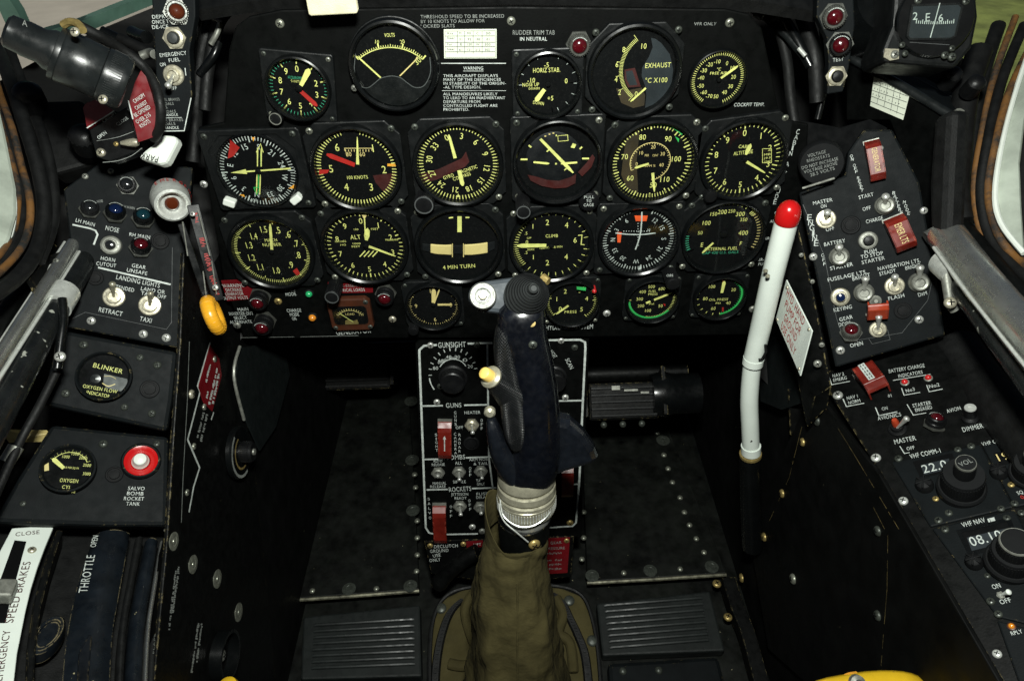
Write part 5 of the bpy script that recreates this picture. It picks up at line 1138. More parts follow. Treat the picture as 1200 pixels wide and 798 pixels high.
def seal(label, paths, cat='seal'):
    root = thing('canopy_seal', label, cat, Mx.Translation(F(*paths[0][2][0])))
    inv = root.matrix_world.inverted()
    for nm, m, pts, r in paths:
        q = [inv @ p for p in spl([F(*p) for p in pts], 6)]; d = sum(p[2] for p in pts)/len(pts)
        b = MB(); b.tube(q, r*d/FP, 12); b.build(nm, m, root)
    return root
seal('old black and rust coloured canopy seal curving down the left edge', [
    ('rubber_strip', 'rubber_black', [(-10, 40, .66), (10, 90, .63), (30, 150, .61), (45, 200, .60), (52, 245, .59), (44, 290, .57), (20, 325, .53), (-30, 360, .47)], 8),
    ('rusty_strip', 'rusty_seal', [(-14, 60, .65), (0, 110, .62), (14, 150, .60), (24, 190, .59), (35, 235, .575), (33, 270, .56), (18, 300, .53), (-30, 345, .46)], 4),
    ('rusty_strip', 'rusty_seal', [(-20, 70, .645), (-5, 120, .615), (5, 160, .595), (20, 215, .58), (20, 250, .565), (10, 285, .54), (-30, 330, .46)], 3.5),
    ('rubber_strip', 'rubber_black', [(-16, 64, .652), (-3, 116, .622), (9, 155, .602), (22, 203, .589), (27, 243, .574), (22, 278, .555), (0, 312, .51)], 5),
    ('rubber_strip', 'rubber_black', [(10, 55, .67), (30, 110, .65), (50, 160, .63), (62, 215, .615), (62, 262, .60), (46, 306, .57)], 6)])
LF = Pl.three((0, 150, .585), (10, 300, .54), (-60, 250, .52))
hsheet('airframe_skin', 'pale_skin', LF, [(-80, 100), (-6, 130), (2, 165), (9, 200), (15, 230), (15, 260), (8, 286), (-2, 306), (-80, 340)], 'pale grey canopy frame skin showing at the left edge', 'airframe skin', .01, None, .003)
b = MB(); b.tube(spl([LF.hit(x, y, .003) for x, y in ((-12, 125), (0, 160), (9, 200), (16, 232), (15, 262), (6, 290), (-8, 312))], 5), .0022, 8); o = b.build('sealant_bead', 'white_plastic'); tag(o, 'thin whitish sealant bead along the pale skin at the left edge', 'sealant')
# dark structure under the seal: ledge
q = [F(30, 330, .56), F(55, 300, .60), F(92, 286, .63), F(114, 292, .65), F(108, 310, .65), F(60, 322, .60)]
b = MB(); b.add([p for p in q]+[p-V((0, 0, .012)) for p in q], [tuple(range(6)), tuple(range(11, 5, -1))]+[(i, 6+i, 6+(i+1) % 6, (i+1) % 6) for i in range(6)]); o = b.build('bracket', 'rail_brown' if 'rail_brown' in MATS else 'worn_black', None, bevel=.001); tag(o, 'worn dark ledge at the forward end of the left canopy rail', 'bracket')

# ---- left canopy rail, black tube, strap
LR = thing('canopy_rail', 'worn bare metal left canopy rail with black tube and chrome clip at the left edge', 'rail', Mx.Translation(F(40, 360, .55))); LI = LR.matrix_world.inverted()
def addtube(root, nm, m, pts, r, n=14, sm=6):
    inv = root.matrix_world.inverted(); q = [inv @ p for p in spl([F(*p) for p in pts], sm)]; d = sum(p[2] for p in pts)/len(pts); b = MB(); b.tube(q, r*d/FP, n); return b.build(nm, m, root)
addtube(LR, 'rail', 'rail_metal', [(86, 286, .63), (48, 345, .575), (-30, 465, .48)], 8.5)
addtube(LR, 'rail_edge_highlight', 'bright_steel', [(76, 284, .628), (37, 345, .570), (-40, 462, .475)], 2)  # bright tubes added as the lengthwise highlights of the rail
addtube(LR, 'rail_edge_highlight', 'bright_steel', [(95, 292, .632), (59, 350, .578), (-18, 470, .483)], 2)
addtube(LR, 'rail_channel', 'worn_black', [(58, 290, .625), (18, 350, .57), (-40, 435, .48)], 10)
addtube(LR, 'tube', 'chipped_tube', [(106, 296, .645), (60, 372, .575), (8, 470, .50), (-30, 540, .45)], 15)
for t_ in (.2, .45, .7, .95):
    p_ = F(86-52*t_*1.3, 286+82*t_*1.3, .626-.064*t_*1.3); screw(LR, LI @ (p_-FW*.0075), .0026, 'dull_steel', None, V((.1, -.6, .8)))
addtube(LR, 'clip', 'bright_steel', [(75, 342, .60), (64, 360, .583)], 17.5, 20)
addtube(LR, 'strap', 'bezel_black', [(73, 350, .575), (74, 375, .57), (71, 400, .565), (67, 432, .56)], 5)
s_ = LI @ F(70.5, 418, .556); screw(LR, s_, .0042, 'steel', None, V((.3, -.6, .7)))
rod = thing('cable_rod', 'thin black cable with a grey ferrule beside the oxygen cylinder gauge', 'cable', Mx.Translation(F(40, 480, .56)))
addtube(rod, 'cable', 'rubber_black', [(66, 436, .575), (45, 478, .56), (22, 520, .545), (-10, 590, .52)], 5)
addtube(rod, 'ferrule', 'dull_steel', [(19, 523, .545), (8, 541, .54)], 8.5, 16)
b = MB(); q = [F(4, 503, .60), F(55, 504, .62), (F(46, 514, .62)), F(8, 515, .60)]; b.add(q+[p-V((0, 0, .004)) for p in q], [(0, 1, 2, 3), (7, 6, 5, 4)]+[(i, 4+i, 4+(i+1) % 4, (i+1) % 4) for i in range(4)]); o = b.build('primer_strip', 'cream_bar'); tag(o, 'short bare cream coloured strip behind the black cable at the left', 'strip')

# ---- gear and landing light panel
GP = Pl.three((208, 405, .655), (216, 215, .660), (85, 385, .625))
gp = Panel('gear_switch_panel', 'left panel with LANDING LIGHTS switches and landing gear lamps', 'switch panel', GP, [(74, 222), (120, 188), (226, 196), (218, 292), (209, 408), (70, 382), (88, 330)], 'console_black', .02, .0015)
gp.lab('LH MAIN', 88, 260, 111, 266, 5); gp.line([(85, 263.5), (106, 268), (112, 270.5), (114.5, 275), (110, 287)], 2.2)
gp.lab('NOSE', 123, 269.5, 139, 273, 5.2); gp.lab('RH MAIN', 151, 276.5, 176, 280.5, 4.6); gp.lab('HORN', 117.5, 304.5, 135, 307.5, 5); gp.lab('CUTOUT', 112.5, 310.8, 136, 313.8, 5)
gp.lab('GEAR', 154, 313, 170.5, 316, 5); gp.lab('UNSAFE', 148, 318.4, 172.5, 323, 5); gp.line([(115, 313.6), (200, 333.5)], 2.4); gp.lab('LANDING LIGHTS', 135.5, 327, 187, 337.5, 5.2)
gp.lab('EXTENDED', 128, 336.5, 157, 342.5, 5); gp.lab('LAND OR', 164.5, 340, 193, 344.8, 5); gp.lab('TAXI', 165, 345.3, 180, 348, 4.6); gp.lab('OFF', 184, 348.4, 194, 350.8, 4.8); gp.lab('RETRACT', 115, 365, 143, 370.7, 5.2); gp.lab('TAXI', 163.3, 375.8, 177.5, 378.7, 5.2)
gp.lab('NOSE', 114, 238, 121, 237, 3.4, 'dim_ink'); gp.lab('RH WARN', 143, 243.5, 158, 246, 3.6, 'dim_ink')
for x, y in ((107, 376), (168, 391.5), (195, 396), (130, 201), (100, 207)): gp.screw(x, y, 5.5 if y > 300 else 4, 'steel' if y > 300 else 'dull_steel')
gp.line([(80, 376), (100, 366), (195, 386), (201, 378), (202, 290)], .5, 'grey_ink')
gp.done()
lamp('blue landing gear lamp above the NOSE lettering', GP, 135, 252, 12, 'lens_blue', 'bezel_black', tx=136, ty=240, tall=1.1); lamp('teal landing gear lamp next to the silver hub of the emergency lever', GP, 168, 258, 12, 'lens_teal', 'bezel_black', tx=168, ty=247, tall=1.1)
lamp('red GEAR UNSAFE lamp', GP, 165, 292, 12, 'lens_red', 'bezel_black', tx=165.5, ty=282, tall=1.1)
lamp('unlit black lamp with lettered ring at the top of the gear panel', GP, 150, 218, 11, 'lens_black', 'knob_black'); lamp('unlit black lamp left of the blue landing gear lamp', GP, 105, 247, 11, 'lens_black', 'knob_black', tx=106, ty=238)
button('round silver HORN CUTOUT button with black centre', GP, 130.5, 288, 13, 'lens_black', 'dull_steel', capk=.9)
toggle('LANDING LIGHTS toggle switch between EXTENDED and RETRACT', GP, 134, 348, 131.5, 331.5, 13, kind='ring', m='nickel', lm='cream_metal', lr=.32); toggle('TAXI light toggle switch next to the LANDING LIGHTS extend switch', GP, 176, 358, 176.5, 342.5, 13, kind='ring', m='nickel', lm='cream_metal', lr=.32)
plug('black round plug right of the GEAR UNSAFE lamp', GP, 188, 283, 11); plug('black round plug left of the EXTENDED switch', GP, 112, 326, 10)

# ---- oxygen panels
BP = Pl.three((203, 412, .652), (198, 505, .640), (55, 470, .605))
bl = Panel('oxygen_blinker_panel', 'grey black left console panel around the BLINKER oxygen flow window', 'console panel', BP, [(70, 386), (208, 412), (202, 470), (196, 506), (186, 504), (48, 474), (58, 430)], 'console_black', .022, .004)
for x, y, r in ((98, 404, 5.5), (164, 419, 4.5), (184.5, 428, 5), (77, 461, 5.5), (146, 477, 4.5), (178, 484.5, 5)): bl.screw(x, y, r, 'washer_grey')
bl.done()
d = Dial('oxygen_flow_indicator', 'BLINKER oxygen flow indicator window in the left console', BP, 122, 441, 29, None, None, 0, .010, 'oxygen indicator', ring=.16, bez='console_black')
for t, x0, y0, x1, y1, h, c in (('BLINKER', 108, 430, 143, 438, 6, 'lume_yellow'), ('OXYGEN FLOW', 96.5, 454, 137, 461, 4.4, 'lume_yellow'), ('INDICATOR', 100.5, 461, 128, 466.5, 4.4, 'lume_yellow')):
    a = V(d.L(x0, y0)); e = V(d.L(x1, y1)); d.m(c).text(t, a, h*BP.sx(120, 440), (e-a).length, math.atan2((e-a).y, (e-a).x), FACE+.0003, 'L')
d.fill([(122, 438), (149, 444), (150, 452), (143, 459), (124, 454), (121, 448)], 'grey_ink', .00005); d.line(spl([(120, 449), (127, 452.5), (135, 450)], 4), 1.2, 'cream_bar', .0002); d.line(spl([(122, 441), (130, 441), (136, 444)], 4), .6, 'cream_bar', .0002)  # grey half is the window's reflection, painted on the face
b = MB(); q = d.L(112, 444); b.lathe([(.0048, FACE), (.0042, FACE+.0015), (0, FACE+.0018)], 20, Mx.Translation((q[0], q[1], 0))); b.build('blinker_eye', 'lens_black', d.root); d.done()
plug('black slotted cap right of the BLINKER window', BP, 175.5, 456, 12)
OP = Pl.three((196, 512, .655), (195, 612, .625), (30, 600, .585))
op = Panel('oxygen_pressure_panel', 'grey black left console panel holding the oxygen cylinder gauge and red salvo button', 'console panel', OP, [(60, 497), (198, 511), (197, 560), (196, 616), (120, 616), (-10, 612), (20, 560)], 'console_black', .02, .004)
for x, y, r in ((121, 520, 5.5), (183.5, 520, 4.5), (27, 590, 4)): op.screw(x, y, r, 'washer_grey')
for i, (t, a, b_) in enumerate((('SALVO', 149.5, 169.5), ('BOMB', 148, 168), ('ROCKET', 144.5, 168.5), ('TANK', 147.5, 163.5))): op.lab(t, a, 574+i*6, b_, 574.5+i*6, 4.8, 'white_ink')
op.done()
d = Dial('oxygen_cylinder_gauge', 'OXYGEN CYL PRESSURE gauge in the left console', OP, 80, 549, 28.5, None, None, 0, .010, 'pressure gauge', ring=.18, bez='console_black')
d.arc(-62, 62, .80, .03); 
for i in range(13): d.ticks(-62+i*10.3, -62+i*10.3, 1, .80, .94 if i % 2 == 0 else .88, .03)
for t, x, y in (('1000', 77, 535), ('1500', 88, 531.5), ('2000', 97.5, 536.5), ('2500', 102, 545), ('3000', 101.5, 555)): d.num(t, x, y, 4, 0, 'lume_yellow', 9.5)
d.num('LB PER SQ IN', 84, 548, 2.6, 0, 'lume_yellow', 17); d.num('OXYGEN', 81, 563, 5, 0, 'lume_yellow', 22); d.num('CYL', 78, 570.5, 4.6, 0, 'lume_yellow', 11); d.num('PRESSURE', 79, 575.5, 3.4, 0, 'lume_yellow', 19)
d.fill([(52, 545), (57, 542), (57.5, 551), (52, 552)], 'cream_bar', .0002); d.needle(75, 549, 62, 537.5, 4.4, 'lume_yellow', 1); d.done()
Mo = OP.M(165.5, 541); k = OP.sx(165, 541); r_ = thing('salvo_button', 'bright red round salvo button with white centre in the left console', 'push button', Mo)
MB().lathe([(24*k, 0), (24*k, .004), (22*k, .0055), (20.5*k, .0055), (20.5*k, .002)], 40).build('guard_ring', 'console_black', r_)
MB().lathe([(20.5*k, .002), (20*k, .0045), (14*k, .0035), (11*k, .002), (0, .002)], 40).build('red_cup', 'knob_red', r_)
MB().lathe([(10*k, .002), (10.5*k, .0035), (9*k, .005), (8.6*k, .0095), (7.4*k, .0115), (4*k, .0125), (0, .0127)], 30, Mx.Translation(V((-.0005, -.0005, 0)))).build('button', 'white_plastic', r_)
plug('black round slotted cap left of the red salvo button', OP, 134, 556, 11)

# ---- wall strip with red placard between left console and footwell
WS = Pl((-.312, .5, .6), (1, 0, 0), (0, 1, 0))
ws = Panel('side_wall_plate', 'black plate on the left footwell wall with a zigzag white edge line', 'plate', WS, [(216, 296), (246, 330), (275, 400), (300, 560), (318, 740), (326, 830), (178, 830), (196, 640), (205, 500), (212, 400)], 'worn_black', .004, .001)
ws.line([(246, 401), (231, 452), (234, 459), (219.5, 515), (233.5, 548), (226.5, 570), (221, 600)], 1.3); ws.line([(221.5, 400), (219, 470), (214, 560), (212, 612)], .6, 'dim_ink')
ws.line([(250, 483), (247, 492)], 1)
for x, y in ((224, 462), (239, 477), (251, 421), (227, 523), (219, 577)): ws.screw(x, y, 4 if x != 224 else 5.5, 'nickel' if x == 224 else 'rivet_grey')
for x, y in ((203.5, 634), (226, 661), (254.5, 678), (279.5, 717)): part(ws.root, 'countersunk_screw', 'washer', mk_washer, 'rivet_grey', (11*WS.sy(x, y), 11*WS.sy(x, y), .005), (*ws.L(x, y), 0))
for (x0, y0, x1, y1) in ((229, 515, 237, 482), (233.5, 517, 241, 484), (196, 738, 204, 668), (200, 720, 208, 662), (222, 790, 231, 728), (228, 778, 235, 728)): scrib(ws, x0, y0, x1, y1, 3, 'dim_ink', 2.2)
ws.lab('WING FLAPS', 178, 794, 182, 742, 4, 'dim_ink')
ws.done()
p = placard('dark red placard with faded lettering on the left footwell wall', Pl(WS.o+V((.0006, 0, 0)), WS.n, WS.u), [(246, 404), (257, 420), (260, 440), (249, 482), (239, 472), (232.5, 454)], 'placard_red')
for a in ((239.5, 448, 245, 425), (243, 474, 253, 430), (247.5, 473, 255, 436), (240, 466, 243, 455)): scrib(p, *a, 3, 'white_ink', 2)
p.done()
# selector disc on the wall
Ms = WS.M(277, 530, 0, .004); k = WS.sy(277, 530); r_ = thing('rotary_selector', 'round selector with black knob and curved yellow scale on the left footwell wall', 'selector', Ms)
MB().lathe([(31*k, 0), (31*k, .004), (29*k, .006), (0, .006)], 44).build('dial_plate', 'bezel_black', r_)
b = MB(); b.stroke([(28*k*math.cos(math.radians(a)), 28*k*math.sin(math.radians(a))) for a in range(95, 265, 8)], 3.4*k, .0062); b.build('white_scale', 'dim_ink', r_)
b = MB(); b.stroke([(19*k*math.cos(math.radians(a)), 19*k*math.sin(math.radians(a))) for a in range(80, 290, 8)], 2.6*k, .0062); b.build('yellow_scale', 'brass', r_)
b = MB(); b.lathe([(12*k, .006), (12*k, .017), (10.5*k, .019), (0, .019)], 28); knurl(b, 12*k, .007, .016, 24); b.build('knob', 'knob_black', r_)
MB().lathe([(4*k, .019), (3.6*k, .0205), (0, .0205)], 18).build('centre_pin', 'dull_steel', r_)
Ms = WS.M(257, 768, 0, .002); r_ = thing('vent_ring', 'narrow black ring around a bolt low on the left footwell wall', 'ring', Ms); k = WS.sy(257, 768)
MB().lathe([(29*k, 0), (29*k, .012), (25*k, .012), (25*k, .0)], 40, closed=True).build('ring', 'bezel_black', r_); screw(r_, (0, 0, .002), 7*k, 'dull_steel')
b = MB(); b.lathe([(.012, -.02), (.014, .0), (.012, .008), (.006, .012), (0, .013)], 24, Mx.Translation(F(268, 806, .66)) @ Mx.Scale(.72, 4)); o = b.build('round_knob', 'yellow_paint'); tag(o, 'top of a small yellow knob at the lower left edge of the picture', 'knob')

# ---- emergency gear lever
HUB = F(202, 240, .60); ax = (CAM-HUB).normalized(); ax = (ax+V((0, 0, -.35))).normalized(); EL = thing('emergency_gear_lever', 'emergency lever with silver hub, red lettered arms and orange ring at its end', 'lever', Mx.Translation(HUB)); EI = EL.matrix_world.inverted()
Q = V((0, 0, 1)).rotation_difference(ax).to_matrix().to_4x4(); k = .60/FP
hb = MB().lathe([(10*k, -.034), (19*k, -.030), (22*k, -.016), (21*k, -.006), (19.5*k, .002), (17*k, .0036), (14.5*k, .002), (12.5*k, -.003), (11*k, -.004), (0, -.004)], 44, Q).build('hub', 'bright_steel', EL)
MB().lathe([(8*k, -.004), (8*k, -.002), (6*k, -.0002), (0, .0004)], 28, Q).build('hub_centre', 'lens_orange_dark' if 'lens_orange_dark' in MATS else 'lens_brown', hb)
b = MB()
for i, ch in enumerate('EMERGENCY'):
    a = math.radians(140-i*17); r1 = 22.5*k
    vs, fs, adv = glyph(ch); hh = 5.2*k
    M_ = Q @ Mx.Rotation(a-PI/2, 4, 'Z') @ Mx.Translation((0, r1, -.016)) @ Mx.Rotation(-1.25, 4, 'X')
    b.add([M_ @ V(((x-.4)*hh*.9, (y-.5)*hh, .0006)) for x, y in vs], fs)
b.build('red_lettering', 'red_ink', hb)
def strip3(root, nm, m, A, B, w, th, bevel=.0006):
    """flat bar between two (px,py,depth) points, facing the eye"""
    a = EI @ F(*A) if root is EL else root.matrix_world.inverted() @ F(*A); e = EI @ F(*B) if root is EL else root.matrix_world.inverted() @ F(*B)
    x = (e-a).normalized(); z = (CAM-F(*A)).normalized(); z = (z-x*z.dot(x)).normalized(); y = z.cross(x)
    M_ = Mx(((x.x, y.x, z.x, (a.x+e.x)/2), (x.y, y.y, z.y, (a.y+e.y)/2), (x.z, y.z, z.z, (a.z+e.z)/2), (0, 0, 0, 1)))
    b = MB(); b.box((0, 0, 0), ((e-a).length, w, th), M_); return b.build(nm, m, root, bevel=bevel), M_, (e-a).length
strip3(EL, 'arm', 'bezel_black', (212, 262, .612), (243, 352, .635), .006, .010); o, M_, L_ = strip3(EL, 'arm', 'bezel_black', (226, 240, .607), (256, 352, .630), .010, .006)
for x0, x1 in ((-.42, -.30), (-.16, -.05), (.0, .20), (.24, .46)):
    b = MB(); n_ = int((x1-x0)*L_/.0014)
    for q_ in range(n_):
        x = x0*L_+q_*.0014; y0 = random.uniform(-.0026, -.0006); y1 = random.uniform(.0006, .0026); b.stroke([(x, y0), (x+random.uniform(-.001, .001), y1)], .0006, .0033)
    c_ = MB(); c_.add([M_ @ v for v in b.v], b.f); c_.build('red_lettering', 'red_ink', EL)
b = MB()
for s0, s1 in (((214, 260, .604), (220, 300, .612)), ((232, 246, .60), (246, 300, .612)), ((248, 306, .612), (254, 345, .622)), ((238, 318, .62), (242, 350, .627))): b.tube([EI @ F(*s0), EI @ F(*s1)], .0006, 6)
b.build('worn_edges', 'dull_steel', EL)
RC = F(250, 369.5, .625)
b = MB(); R_ = V((0, 0, 1)).rotation_difference(V((.80, .30, .10)).normalized()).to_matrix().to_4x4(); rr = .0130; ri = .0060
b.lathe([(rr+ri*math.cos(t*PI/8), ri*1.05*math.sin(t*PI/8)) for t in range(16)], 48, Mx.Translation(RC-HUB) @ R_, closed=True); rg = b.build('ring', 'orange_ring', EL)
b = MB()
for i in range(22):
    a = 2*PI*i/22; M_ = Mx.Translation(RC-HUB) @ R_ @ Mx.Rotation(a, 4, 'Z') @ Mx.Translation((rr, 0, 0)) @ Mx.Rotation(PI/2, 4, 'X'); b.lathe([(ri*.99, -.0004), (ri*1.03, 0), (ri*.99, .0004)], 14, M_ @ Mx.Scale(1.05, 4, (0, 1, 0)))
b.build('ridges', 'orange_ring', rg)
screw(EL, EI @ F(252.5, 337, .618), .0028, 'steel', None, -FW); screw(EL, EI @ F(226, 251, .597), .0022, 'steel', None, -FW)

# ---- strip panel with de-ice lamp, emergency fuel switch
LS = Pl(F(205, 80, .565), (.12, -.95, .28))
ls = Panel('fuel_switch_strip', 'narrow upright black strip panel with EMERGENCY FUEL switch at the left windscreen post', 'switch panel', LS, [(176, -30), (228, -30), (229, 20), (222, 60), (225, 112), (217, 155), (186, 155), (184, 115), (181, 60)], 'console_black', .012, .0012)
for i, (t, a, b_) in enumerate((('DEPRESS', 178.5, 203), ('ONCE TO', 178.5, 203), ('DE-ICE', 178.5, 198))): ls.lab(t, a, 22.5+i*6, b_, 21.5+i*6, 4.8)
ls.lab('EMERGENCY', 187.5, 67.5, 219, 64.5, 5); ls.lab('FUEL', 198, 73.5, 211.5, 72, 4.8); ls.lab('ON', 188, 78.5, 195, 77.5, 4.8); ls.lab('OFF', 199, 106.5, 208, 105, 4.2, 'white_ink')
for t, x0, x1, y, c in (('WHEEL BRAKES', 184, 211, 119, 'dim_ink'), ('PEDALS', 189, 204, 124, 'dim_ink'), ('ALL', 190, 197, 128, 'dim_ink'), ('PEDALS', 191, 206.5, 133, 'dim_ink'), ('& HANDLE', 188, 209, 137, 'white_ink'), ('PARK BRAKES', 185, 215, 143, 'dim_ink'), ('PEDALS', 188, 206, 147.5, 'dim_ink'), ('& HANDLE', 188, 210, 152, 'white_ink')): ls.lab(t, x0, y, x1, y-.8, 3.6, c)
ls.line([(224, 115), (216, 153.5), (191, 154)], 1.1); ls.line([(188, 138.7), (213, 138)], .6); ls.line([(217, 80), (218, 89)], 1)
ls.done()
lamp('brownish red de-ice lamp in a lettered grey ring near the top of the left strip', LS, 207, 15, 13, 'lens_brown', 'dull_steel', tx=207.5, ty=13)
button('black de-ice push button in a six sided nickel nut', LS, 205, 45, 12, 'grip_hat', 'nickel', nut=True, capk=1.1)
toggle('EMERGENCY FUEL toggle switch with large nickel nut', LS, 204, 88.5, 196.5, 102, 11.5, h=.020, kind='ring', lr=.36)

# ---- canopy control, PARK handle, utility lamp
CP = Pl(F(140, 150, .58), (.18, -.85, .5))
cp = Panel('canopy_control', 'small black canopy control box with OPEN and CLOSE lettering under the lamp', 'control box', CP, [(104, 152), (150, 124), (163, 165), (168, 176), (130, 190), (113, 184)], 'bezel_black', .02, .0012)
cp.lab('CANOPY', 122, 144.5, 137, 133, 4.6, 'white_ink'); cp.lab('CLOSE', 138, 148.5, 151, 139.5, 4.4); cp.lab('OPEN', 116, 164, 126, 156.5, 4.4)
cp.screw(118.5, 179, 5.5, 'nickel'); cp.screw(136, 169, 3, 'brass')
cp.line(spl([(115, 166), (128, 164), (142, 161), (158, 155)], 4), .6, 'dim_ink', .003); cp.line(spl([(122, 191), (140, 189), (156, 183), (168, 174)], 4), .7, 'dim_ink', .003)
q0 = cp.Mi @ CP.hit(142, 168, .010); q1 = cp.Mi @ CP.hit(162, 167, .012); b = MB(); b.tube([q0, q0.lerp(q1, .4), q0.lerp(q1, .8), q1], [.0016, .0030, .0036, .0026], 14); b.build('lever', 'nickel', cp.root)
cp.done()
p = placard('small triangular red plate with a white edge left of the CANOPY lettering', Pl(F(115, 135, .575), (.1, -.8, .55)), [(97, 126), (101, 121), (112, 117), (134, 130), (102, 151)], 'placard_red', thick=.006)
p.line([(102, 150.5), (134, 130.5)], 1.4); p.done()
CR = Pl(F(170, 125, .555), (.25, -.9, .3))
p = placard('large red canopy warning plate about not opening over 215 knots', CR, [(151, 120), (158, 97), (165, 83), (171, 90), (178, 111), (188.5, 152), (183, 160), (162, 167)], 'placard_red', thick=.012)
for t, x0, y0, x1, y1 in (('CANOPY', 158, 121.5, 171, 113), ('CANNOT', 160, 129.5, 173.5, 121.5), ('BE OPENED', 159, 138, 177, 127), ('OVER 215', 161, 145.5, 177.5, 136), ('KNOTS', 165.5, 150.5, 177, 143.5)): p.lab(t, x0, y0, x1, y1, 5)
p.line([(150.5, 118), (156, 140)], 1.6); p.done()
PK = Pl(F(185, 178, .585), (.05, -.75, .65))
pk = Panel('parking_brake_handle', 'white PARK brake handle with upside down lettering', 'handle', PK, [(160, 184.5), (186, 192.5), (194, 191.5), (207, 166), (206.5, 159), (190, 157), (178, 169), (169, 176)], 'white_plastic', .014, .0035)
pk.lab('PARK', 187, 184.5, 166, 178.8, 6.5, 'dial_black'); pk.done()
# lamp: turned black cylinder
LA = F(6, 35, .475); LZ = (F(146, 98, .515)-F(14, 38, .475)).normalized(); Q = V((0, 0, 1)).rotation_difference(LZ).to_matrix().to_4x4(); ul = thing('cockpit_lamp', 'big black cylindrical cockpit lamp lying across the upper left corner', 'lamp', Mx.Translation(LA) @ Q); k = .49/FP
L_ = (F(150, 100, .517)-LA).length
MB().lathe([(0, -.001), (15*k, 0), (19*k, .002), (19.5*k, .010), (20.5*k, .012), (20*k, .022), (24*k, L_*.34), (24.5*k, L_*.38)], 56).build('head', 'lamp_body', ul)
MB().lathe([(26*k, L_*.38), (30.5*k, L_*.385), (31*k, L_*.40), (31*k, L_*.43), (30.4*k, L_*.435), (31.5*k, L_*.45), (31.8*k, L_*.76), (31*k, L_*.77), (29*k, L_*.775)], 56).build('body', 'lamp_body', ul)
b = MB(); b.lathe([(29*k, L_*.772), (32*k, L_*.775), (32.5*k, L_*.79), (32.5*k, L_*.955), (31*k, L_*.985), (26*k, L_), (0, L_)], 56); 
for i in range(70):
    a = 2*PI*i/70; b.box((0, 0, 0), (.0006, .0011, L_*.12), Mx.Rotation(a, 4, 'Z') @ Mx.Translation((32.5*k, 0, L_*.87)))
b.build('end_cap', 'lamp_body', ul)
inv = ul.matrix_world.inverted()
for x, y, d_ in ((121, 117, .470), (88, 38, .470)): screw(ul, inv @ F(x, y, d_), .0032, 'nickel', None, (inv.to_3x3() @ (-FW)))
b = MB(); b.tube([inv @ p for p in spl([F(74, 30, .487), F(82, 26, .485), (F(92, 29, .483)), F(97, 36, .480)], 5)], .0028, 8); b.build('cable_clamp', 'brass', ul)
lb = MB(); lb.text('A', (0, 0), .004, .003); M_ = inv @ (Mx.Translation(F(29, 31, .452)) @ MAIN.M(100, 100, -25).to_3x3().to_4x4()); q = MB(); q.add([M_ @ v for v in lb.v], lb.f); q.build('lettering', 'dim_ink', ul)
hs = thing('rubber_hose', 'thick black hose looping from the cockpit lamp down to the PARK handle', 'hose', Mx.Translation(F(150, 70, .55)))
addtube(hs, 'hose', 'rubber_black', [(92, 30, .51), (115, 42, .52), (145, 60, .54), (168, 78, .55), (182, 100, .55), (188, 125, .55), (187, 150, .56), (180, 163, .57)], 5.5, 14)
# loose fittings behind the lamp
fit = thing('bundle_of_fittings', 'dark fittings and cable bundle between the lamp and the de-ice strip', 'fittings', Mx.Translation(F(160, 45, .70)))
for pts, r, m in (([(140, 45, .68), (155, 52, .68), (172, 60, .68), (182, 62, .68)], 6, 'rubber_black'), ([(155, 38, .72), (164, 42, .71), (172, 44, .70)], 7, 'bezel_black'), ([(165, 66, .66), (176, 62, .66), (181, 64, .65)], 5, 'dull_steel'), ([(120, 36, .7), (140, 46, .7), (150, 54, .7)], 5, 'bezel_black')): addtube(fit, 'fitting', m, pts, r)
cb = thing('cable_bundle', 'black cables with grey lacing beside the left strip panel', 'cables', Mx.Translation(F(245, 60, .66)))
for pts, r, m in (([(262, -6, .66), (250, 20, .66), (236, 60, .665), (230, 120, .67), (226, 190, .68)], 8, 'rubber_black'), ([(285, -8, .65), (262, 18, .655), (252, 40, .66), (243, 90, .665), (240, 130, .67)], 7, 'rubber_black'), ([(247, 52, .648), (254, 40, .645), (258, 28, .644)], 3.2, 'dull_steel'), ([(240, -6, .64), (236, 20, .645), (228, 45, .65), (224, 80, .655)], 5, 'bezel_black'), ([(250, 22, .645), (262, 26, .645)], 4, 'bezel_black'), ([(234, 88, .66), (250, 66, .655), (256, 50, .655)], 5, 'bezel_black')): addtube(cb, 'cable', m, pts, r)  # the dull steel length is a cable highlight modelled as a tube
for x, y, l_ in ((31, 108, 'small black knob below the left end of the cockpit lamp'), (97, 158, 'small black knob on the dark box left of the canopy control')):
    nb = thing('knurled_knob', l_, 'knob', Mx.Translation(F(x, y, .62)) @ V((0, 0, 1)).rotation_difference(V((.3, -.5, .8)).normalized()).to_matrix().to_4x4()); b = MB(); b.lathe([(.012, -.02), (.012, 0), (.009, .004), (.005, .006), (0, .006)], 20); knurl(b, .012, -.016, -.001, 18); b.build('knob', 'knob_black', nb)
DB = Pl.three((60, 140, .66), (105, 190, .66), (130, 130, .67))
p = Panel('dark_side_box', 'dull black scuffed box under the left end of the cockpit lamp', 'box', DB, [(36, 118), (96, 117), (108, 150), (114, 190), (60, 205), (42, 160)], 'rubber_black', .03, .004); p.done()

